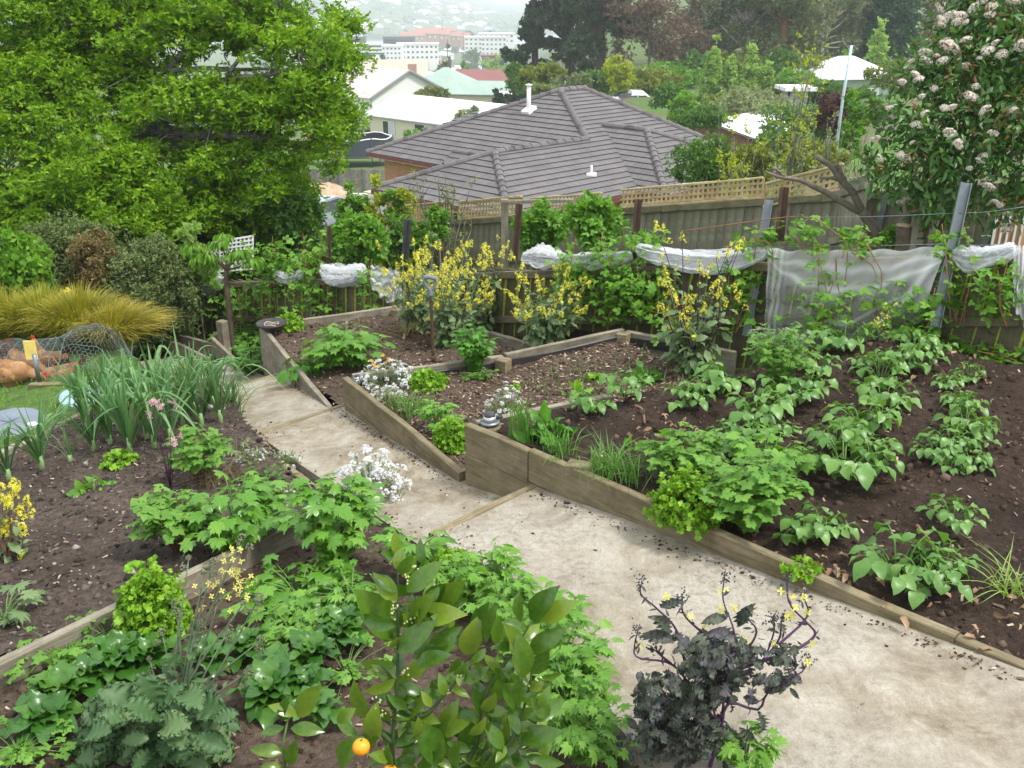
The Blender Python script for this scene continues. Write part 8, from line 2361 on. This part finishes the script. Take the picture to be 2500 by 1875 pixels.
# metal garden fittings
def fitting(label, p, s=1.0):
    t = thing("tap_fitting", label, "fitting", p)
    mb = MB(); tube(mb, [p, p + [0,0,.012 * s]], .06 * s, 16); mb.build("flange", M["steel"], t)
    mb = MB(); tube(mb, [p + [0,0,.012 * s], p + [0,0,.045 * s]], [.042 * s, .038 * s], 16); mb.build("body", plain("zinc", (.45,.46,.46), .35,.1,20,0,.5,.7), t)
    mb = MB(); tube(mb, [p + [0,0,.045 * s], p + [0,0,.052 * s], p + [0,0,.066 * s]], [.034 * s, .034 * s, .03 * s], 16); mb.build("cap", M["darkpost"], t)
    mb = MB(); tube(mb, [p + [.04 * s, .01,.03 * s], p + [.075 * s, .02,.034 * s]], [.014 * s, .012 * s], 8); mb.build("nozzle", M["darkpost"], t)
q = at(*ZM(1015,1288), -2.352); block(None, "corner_shelf", q + [.02,0,.0], .12,.12,.06, "sleeper", .3); tag(bpy.data.objects["corner_shelf"], "small wooden corner piece carrying the round metal fitting", "block")
fitting("round metal tap fitting on the corner of the highest bed", q + [.01,0,.012])
fitting("small metal fitting in the corner of the middle bed, beside the alyssum", at(*ZM(185,1005), -2.70) + [0,0,.0], .6)
tr = at(*ZL(1720,668), -3.12)
t = thing("plant_tray", "shallow round black tray of dry bits on the lowest bed's corner", "tray", tr)
mb = MB(); n = 24; ang = np.arange(n) * 2 * PI / n; prof = [(.0,.01), (.115,.01), (.15,.045), (.158,.047), (.158,.038), (.12,0), (.0,0)]
V = np.array([[math.cos(a) * max(r, .002), math.sin(a) * max(r, .002), z] for r, z in prof for a in ang]) + tr
i, j = np.meshgrid(np.arange(len(prof) - 1), np.arange(n), indexing="ij"); i, j = i.ravel(), j.ravel()
mb.add(V, np.stack([i * n + j, i * n + (j + 1) % n, (i + 1) * n + (j + 1) % n, (i + 1) * n + j], 1)); mb.build("bowl", M["liner"], t)
mb = MB(); tube(mb, [tr + [.07 * math.cos(a), .07 * math.sin(a), .03 + .01 * math.sin(3 * a)] for a in np.linspace(0,5.6,16)], .006,5); tube(mb, [tr + [-.09,.02,.025], tr + [.08,-.03,.04]], .005,5); mb.build("dry_twigs", plain("dry_twig", (.42,.35,.25), .8), t)
# sticks and dead leaves on the soil
def stick(label, pts, r, mat="stem_mauve", name="stick"):
    mb = MB(); tube(mb, spline(pts, 12), np.linspace(r, r * .6,12), 6); mb.solo(name, M[mat] if isinstance(mat, str) else mat, label, "stick")
M["root"] = plain("pale_root", (.38,.28,.19), .8,.3,20)
stick("bent brown stick lying on the dark soil behind the single potato plant", [on(*ZM(1945,1190)) + [0,0,.02], on(*ZM(1990,1225)) + [0,0,.03], on(*ZM(2005,1300)) + [0,0,.02]], .011)
stick("pale root lying by the sleeper behind the tall parsley", [on(*ZM(1060,745)) + [0,0,.02], on(*ZM(1150,750)) + [0,0,.03], on(*ZM(1250,785)) + [0,0,.02]], .013, "root")
stick("thick pale dead stem leaning on the soil under the yellow flowers", [on(*ZM(480,755)) + [0,0,.01], on(*ZM(505,690)) + [0,0,.10], on(*ZM(505,650)) + [0,0,.22]], .017, "root")
stick("broken twig lying by the rightmost potato row", [on(*ZC(1520,150)) + [0,0,.02], on(*ZC(1600,240)) + [0,0,.02]], .010)
stick("short dry twig on the soil in the third potato gap", [on(*Z6(1395,1520)) + [0,0,.02], on(*Z6(1390,1580)) + [0,0,.02]], .008, "root")
M["deadleaf"] = leafmat("dead_leaf", (.16,.085,.045), (.30,.18,.10), (.45,.32,.2), .15, grain=20, tint=(1,1,.8))
def dead(label, px, py, n, r, s=.06):
    c = on(px, py); mb = MB()
    P = c + np.column_stack([rng.normal(0, r, n), rng.normal(0, r, n), np.abs(rng.normal(.02,.015, n))])
    mb.inst(leaf_tpl(1,.4,4,.4,.3,.8,2,.08,2,3), P, frames(unit(np.column_stack([rng.normal(0,1, (n, 2)), rng.normal(0,.3, n)])), np.array([0,0,1.]) + rng.normal(0,.5, (n, 3))), s * rng.uniform(.5,1.3, n))
    mb.solo("dead_leaves", M["deadleaf"], label, "dead leaves", "dead leaves lying on the soil", "stuff")
dead("dead brown leaves beside the bent stick on the dark soil", *ZM(2120,1320), 26,.10)
dead("dead leaves by the big near potato clump at the path", *ZC(1000,420), 30,.12)
dead("dead leaves at the far end of the rightmost row", *Z6(1850,1080), 34,.18)
dead("dead leaves in the near corner of the dark bed", *ZC(1900,700), 30,.16)
dead("pale dead leaves at the far end of the third row under the net", *Z6(1680,880), 26,.16)
blades("straw_weed", "pale pulled-up weeds at the right edge of the dark bed", on(*ZC(2100,560)), 40,.16,.1, "larch", .005, "weed", lean=1.0)
# ------------------------------------------------------------------ things beyond the fence
ct = stand(1895,530,10.8)
cut = thing("pruned_tree", "hard-pruned bare tree with sawn grey branches behind the net", "tree", ct)
Y8 = 10.8
M["cutwood"] = plain("grey_brown_bark", (.15,.125,.10), .9,.3,16,.4)
for nm, pts, r0, r1 in (("trunk", [(1010,1150), (960,960), (870,790), (745,605)], .085,.065), ("branch", [(750,620), (700,480), (560,330), (480,210), (352,120)], .055,.034), ("branch", [(700,470), (640,375), (540,320), (372,308)], .036,.02), ("branch", [(600,350), (560,260), (525,180)], .036,.032), ("branch", [(745,615), (560,525), (380,420), (200,335), (60,310), (-120,255)], .055,.018), ("branch", [(90,320), (20,270), (-20,235), (-50,225)], .022,.015)):
    mb = MB(); Q = spline([aty(*Z8(x, y), Y8) for x, y in pts], 14); Q[1:-1] += rng.normal(0,.006, (12,3)); tube(mb, Q, np.linspace(r0, r1,14) * .8,9); mb.build(nm, M["cutwood"], cut)
sp = aty(*Z8(1125,935), 10.4)
t = thing("tree_stump", "sawn tree stump with a pale flat top before the boundary fence", "stump", sp - [0,0,.5])
mb = MB(); tp_ = aty(*Z8(1130,742), 10.4); tube(mb, [sp - [0,0,.6], sp, sp * .4 + tp_ * .6, tp_], [.10,.085,.08,.078], 14); mb.build("trunk", BARK["brown"], t)
mb = MB(); tube(mb, [tp_, tp_ + [0,0,.012]], [.082,.078], 14); mb.build("sawn_top", M["root"], t)
mb = MB(); pp = aty(*Z8(1200,930), 10.35); box(mb, (-.032,-.03,-.6), (.032,.03,.36), 0,0, None, pp); o = mb.solo("grey_post", M["paling_grey"], "short weathered grey post beside the sawn stump", "post")
t = thing("slatted_crate", "stack of broken grey slats right of the stump's post", "crate", aty(*Z8(1260,930), 10.45) - [0,0,.5])
for y in (745,820,890,950):
    mb = MB(); box(mb, (-.045,-.02,-.028), (.045,.02,.028), 0,0, None, aty(*Z8(1262, y), 10.4)); mb.build("slat", M["paling_grey"], t)
mb = MB(); p = aty(*Z8(1270,850), 10.44); box(mb, (-.012,-.01,-.5), (.012,.01,.22), 0,0, None, p); mb.build("upright", M["paling_grey"], t)
t = thing("striped_panel", "salmon coloured board panel with white battens at the right edge", "panel", aty(*Z8(2090,950), 11.3) - [0,0,.6])
for i, x in enumerate((2010,2065,2130,2190,2250)):
    a = aty(*Z8(x, 640), 11.3); mb = MB(); box(mb, (-.055,0,-1.3), (.055,.02,0), 0,0, None, a); mb.build("board", R_["terracotta"] if False else plain("salmon_board", (.55,.27,.17), .7), t) if i == 0 else t.children[0].copy()
sal = [o for o in t.children if o.name.startswith("board")][0]
for x in (2065,2130,2190,2250):
    o = sal.copy(); COL.objects.link(o); o.parent = t; o.location = [float(q) for q in aty(*Z8(x, 640), 11.3) - aty(*Z8(2010,640), 11.3)]
for x in (1980,2040,2100,2165,2225):
    a = aty(*Z8(x, 625), 11.27); mb = MB(); box(mb, (-.012,0,-1.3), (.012,.02,0), 0,0, None, a); mb.build("batten", M["white"], t)
mb = MB(); a, b = aty(*Z3(1060,600), 30), aty(*Z3(1112,287), 30.2); tube(mb, [a - [0,0,2.5] - (b - a) * .5, a, b], .045,8); mb.solo("steel_pole", plain("pale_blue_pole", (.42,.52,.58), .5), "leaning pale blue-grey pole before the sage house", "pole")
t = thing("tv_antenna", "small television aerial on a thin mast left of the bungalow roof", "antenna", aty(*Z3(25,800), 58))
mb = MB(); tube(mb, [aty(*Z3(25,830), 58), aty(*Z3(28,722), 58)], .03,6); mb.build("mast", M["steel"], t)
mb = MB(); tube(mb, [aty(*Z3(22,726), 58), aty(*Z3(86,731), 58)], .025,6)
for x in (35,50,65,80): p = aty(*Z3(x, 729), 58); tube(mb, [p - [0,.3,0], p + [0,.3,0]], .015,5)
mb.build("elements", M["steel"], t)
# cars
def car(name, label, p, head, paint, L=4.4, W=1.76, wagon=True):
    t = thing(name, label, "car", p)
    c, s = math.cos(head), math.sin(head); R = np.array([[c, -s, 0], [s, c, 0], [0,0,1]])
    T = lambda v: np.asarray(v, float) @ R.T + p
    k = .5 * W
    prof = [(-L / 2,.45,1.), (-L / 2 - .03,.75,1.), (-L / 2 + .05,.95,.97), (-L / 2 + .35,1.42,.82), (-L / 2 + .7,1.50,.80), (.1,1.52,.80), (.55,1.44,.80), (1.25,1.0,.95), (L / 2 - .15,.85,.93), (L / 2,.6,.9), (L / 2 - .02,.35,.9), (-L / 2 + .05,.30,.98)]
    if not wagon: prof[3:7] = [(-L / 2 + .1,1.0,.97), (-.6,1.02,.95), (-.45,1.62,.82), (.5,1.6,.82)]
    n = len(prof)
    V = T([[x, sg * k * w, z] for sg in (-1,1) for x, z, w in prof])
    f = [[i, (i + 1) % n, n + (i + 1) % n, n + i] for i in range(n)]
    mb = MB(); mb.add(V, [np.array(f), np.array([np.arange(n)[::-1]]), np.array([n + np.arange(n)])], 0,0, False); mb.build("body", paint, t)
    def quad(nm, pts, mat):
        q = MB(); V = T(pts); nn = unit(np.cross(V[1] - V[0], V[2] - V[0])) * .012
        q.add(np.vstack([V + nn, V - nn]), [np.array([[0,1,2,3], [7,6,5,4], [0,4,5,1], [1,5,6,2], [2,6,7,3], [3,7,4,0]])], 0,0, False); return q.build(nm, mat, t)
    e = .01
    if wagon:
        quad("rear_window", [(-L / 2 + .08 - e, -k * .86,1.0), (-L / 2 + .08 - e, k * .86,1.0), (-L / 2 + .33 - e, k * .74,1.38), (-L / 2 + .33 - e, -k * .74,1.38)], M["glass"])
    for sg in (-1,1):
        quad("side_window", [(-L / 2 + .5, sg * k * .955,1.0), (.0, sg * k * .955,1.0), (.0, sg * k * .835,1.42), (-L / 2 + .65, sg * k * .835,1.40)], M["glass"])
        quad("side_window", [(.06, sg * k * .955,1.0), (1.0, sg * k * .955,1.0), (.52, sg * k * .84,1.38), (.06, sg * k * .835,1.42)], M["glass"])
        quad("tail_light", [(-L / 2 - .025, sg * k * .98,.8), (-L / 2 - .025, sg * k * .66,.8), (-L / 2 + .03, sg * k * .66,.96), (-L / 2 + .03, sg * k * .96,.96)], M["comb"])
        for x in (-L / 2 + .85, L / 2 - .85):
            w = MB(); y = sg * (k - .08); tube(w, T([[x, y - sg * .1,.31], [x, y + sg * .06,.31]]), .31,16); wo = w.build("wheel", M["liner"], t)
            h = MB(); tube(h, T([[x, y + sg * .05,.31], [x, y + sg * .075,.31]]), .19,12); h.build("rim", M["steel"], wo)
    quad("number_plate", [(-L / 2 - .04,-.2,.62), (-L / 2 - .04,.2,.62), (-L / 2 - .04,.2,.74), (-L / 2 - .04,-.2,.74)], M["white"])
    quad("bumper", [(-L / 2 - .03,-k * .96,.42), (-L / 2 - .03, k * .96,.42), (-L / 2 - .04, k * .96,.58), (-L / 2 - .04,-k * .96,.58)], M["darkpost"])
cp = aty(*ZS(640,900), 47); car("parked_car", "silver estate car seen from behind between the big tree and the young trees", cp, math.radians(66), plain("silver_paint", (.40,.45,.50), .3,.05,2,0,.6,.4))
wp = aty(*Z2(1940,692), 86); car("parked_ute", "small white utility parked by the pale blue shed", wp, math.radians(10), plain("white_paint_car", (.8,.8,.8), .3,.03,2,0,.5), wagon=False)
mb = MB(); p = aty(*ZS(590,620), 55); V, f = usphere(p, (1.9,1.4,.95), None, 16,26); V = V + rng.normal(0,.06, V.shape); mb.add(V, f); mb.solo("mulch_heap", plain("straw_mulch", (.42,.30,.20), .95,.35,3,.5), "heap of straw-coloured mulch behind the silver car", "heap")
t_p = aty(*ZS(1000,235), 80)
tp2 = thing("trampoline", "dark trampoline with a sagging safety net on the lawn", "trampoline", t_p - [0,0,.0])
r_t = 2.9
ring = lambda z, r=r_t, n=28: np.array([t_p + [r * math.cos(a), r * .9 * math.sin(a), z] for a in np.linspace(0,2 * PI, n)])
mb = MB(); tube(mb, ring(.95), .06,6); mb.build("frame", M["darkpost"], tp2)
mb = MB(); mb.add(np.vstack([ring(.95, r_t * .97)[:-1], [t_p + [0,0,.85]]]), np.array([[i, (i + 1) % 27,27] for i in range(27)])); mb.build("mat", M["liner"], tp2)
M["netdark"] = plain("dark_mesh", (.045,.055,.07), .8,.2)
nb_ = MB(); a_ = ring(1.0); b_ = ring(2.3, r_t * .97); b_[:, 2] += .08 * np.cos(np.linspace(0,2 * PI, 28) * 6); nb_.add(np.vstack([a_, b_]), np.array([[i, i + 1,28 + i + 1,28 + i] for i in range(27)])); nb_.build("safety_net", M["netdark"], tp2)
mb = MB(); tube(mb, b_, .05,6); mb.build("top_edge", M["white"], tp2)
for a in np.arange(6) * PI / 3:
    mb = MB(); q = t_p + [r_t * math.cos(a), r_t * .9 * math.sin(a), 0]; tube(mb, [q, q + [0,0,2.45]], .045,6); mb.build("pole", M["darkpost"], tp2)
# white lattice screen behind the weeping tree
t = thing("lattice_screen", "small white lattice screen behind the weeping tree", "lattice", aty(505,560,13.2))
a, b, c, d_ = aty(*ZL(1340,135), 13.2), aty(*ZL(1600,92), 13.2), aty(*ZL(1600,300), 13.2), aty(*ZL(1340,320), 13.2)
n = 10
for i in range(n + 1):
    f = i / n; mb = MB(); p, q = a * (1 - f) + b * f, d_ * (1 - f) + c * f; x = unit(q - p); y = unit(np.cross([0,1,0], x)); box(mb, (0,-.012,-.005), (np.linalg.norm(q - p), .012,.005), 0,0, np.stack([x, y, np.cross(x, y)], 1), p); mb.build("slat", M["white"], t)
for i in range(9):
    f = i / 8; mb = MB(); p, q = a * (1 - f) + d_ * f + [0,-.012,0], b * (1 - f) + c * f + [0,-.012,0]; x = unit(q - p); y = unit(np.cross([0,1,0], x)); box(mb, (0,-.012,-.005), (np.linalg.norm(q - p), .012,.005), 0,0, np.stack([x, y, np.cross(x, y)], 1), p); mb.build("slat", M["white"], t)
for s_, pts in enumerate((((1470,500), (1690,470), (1745,470)), ((1560,545), (1640,520), (1668,540), (1665,600)), ((1870,525), (1890,560), (1905,600), (1890,690)), ((1760,470), (1800,500), (1830,530), (1825,620)), ((1805,560), (1810,620), (1835,690)), ((1840,545), (1880,570), (1895,600)))):
    mb = MB(); tube(mb, spline([fp(x, y, .16) for x, y in pts], 14), np.linspace(.0055,.003,14), 5)
    mb.solo("bare_cane", M["stem_brown"], ("long bare raspberry cane arching along the wire", "bare cane looping beside the grey slotted post", "bare cane curving down before the hanging net", "bare cane tied at the net's middle", "bare cane dropping through the middle of the net", "short bare cane crossing the top of the hanging net")[s_], "raspberry", "bare raspberry canes")
bpy.data.objects["cam" if False else "camera"].hide_viewport = False
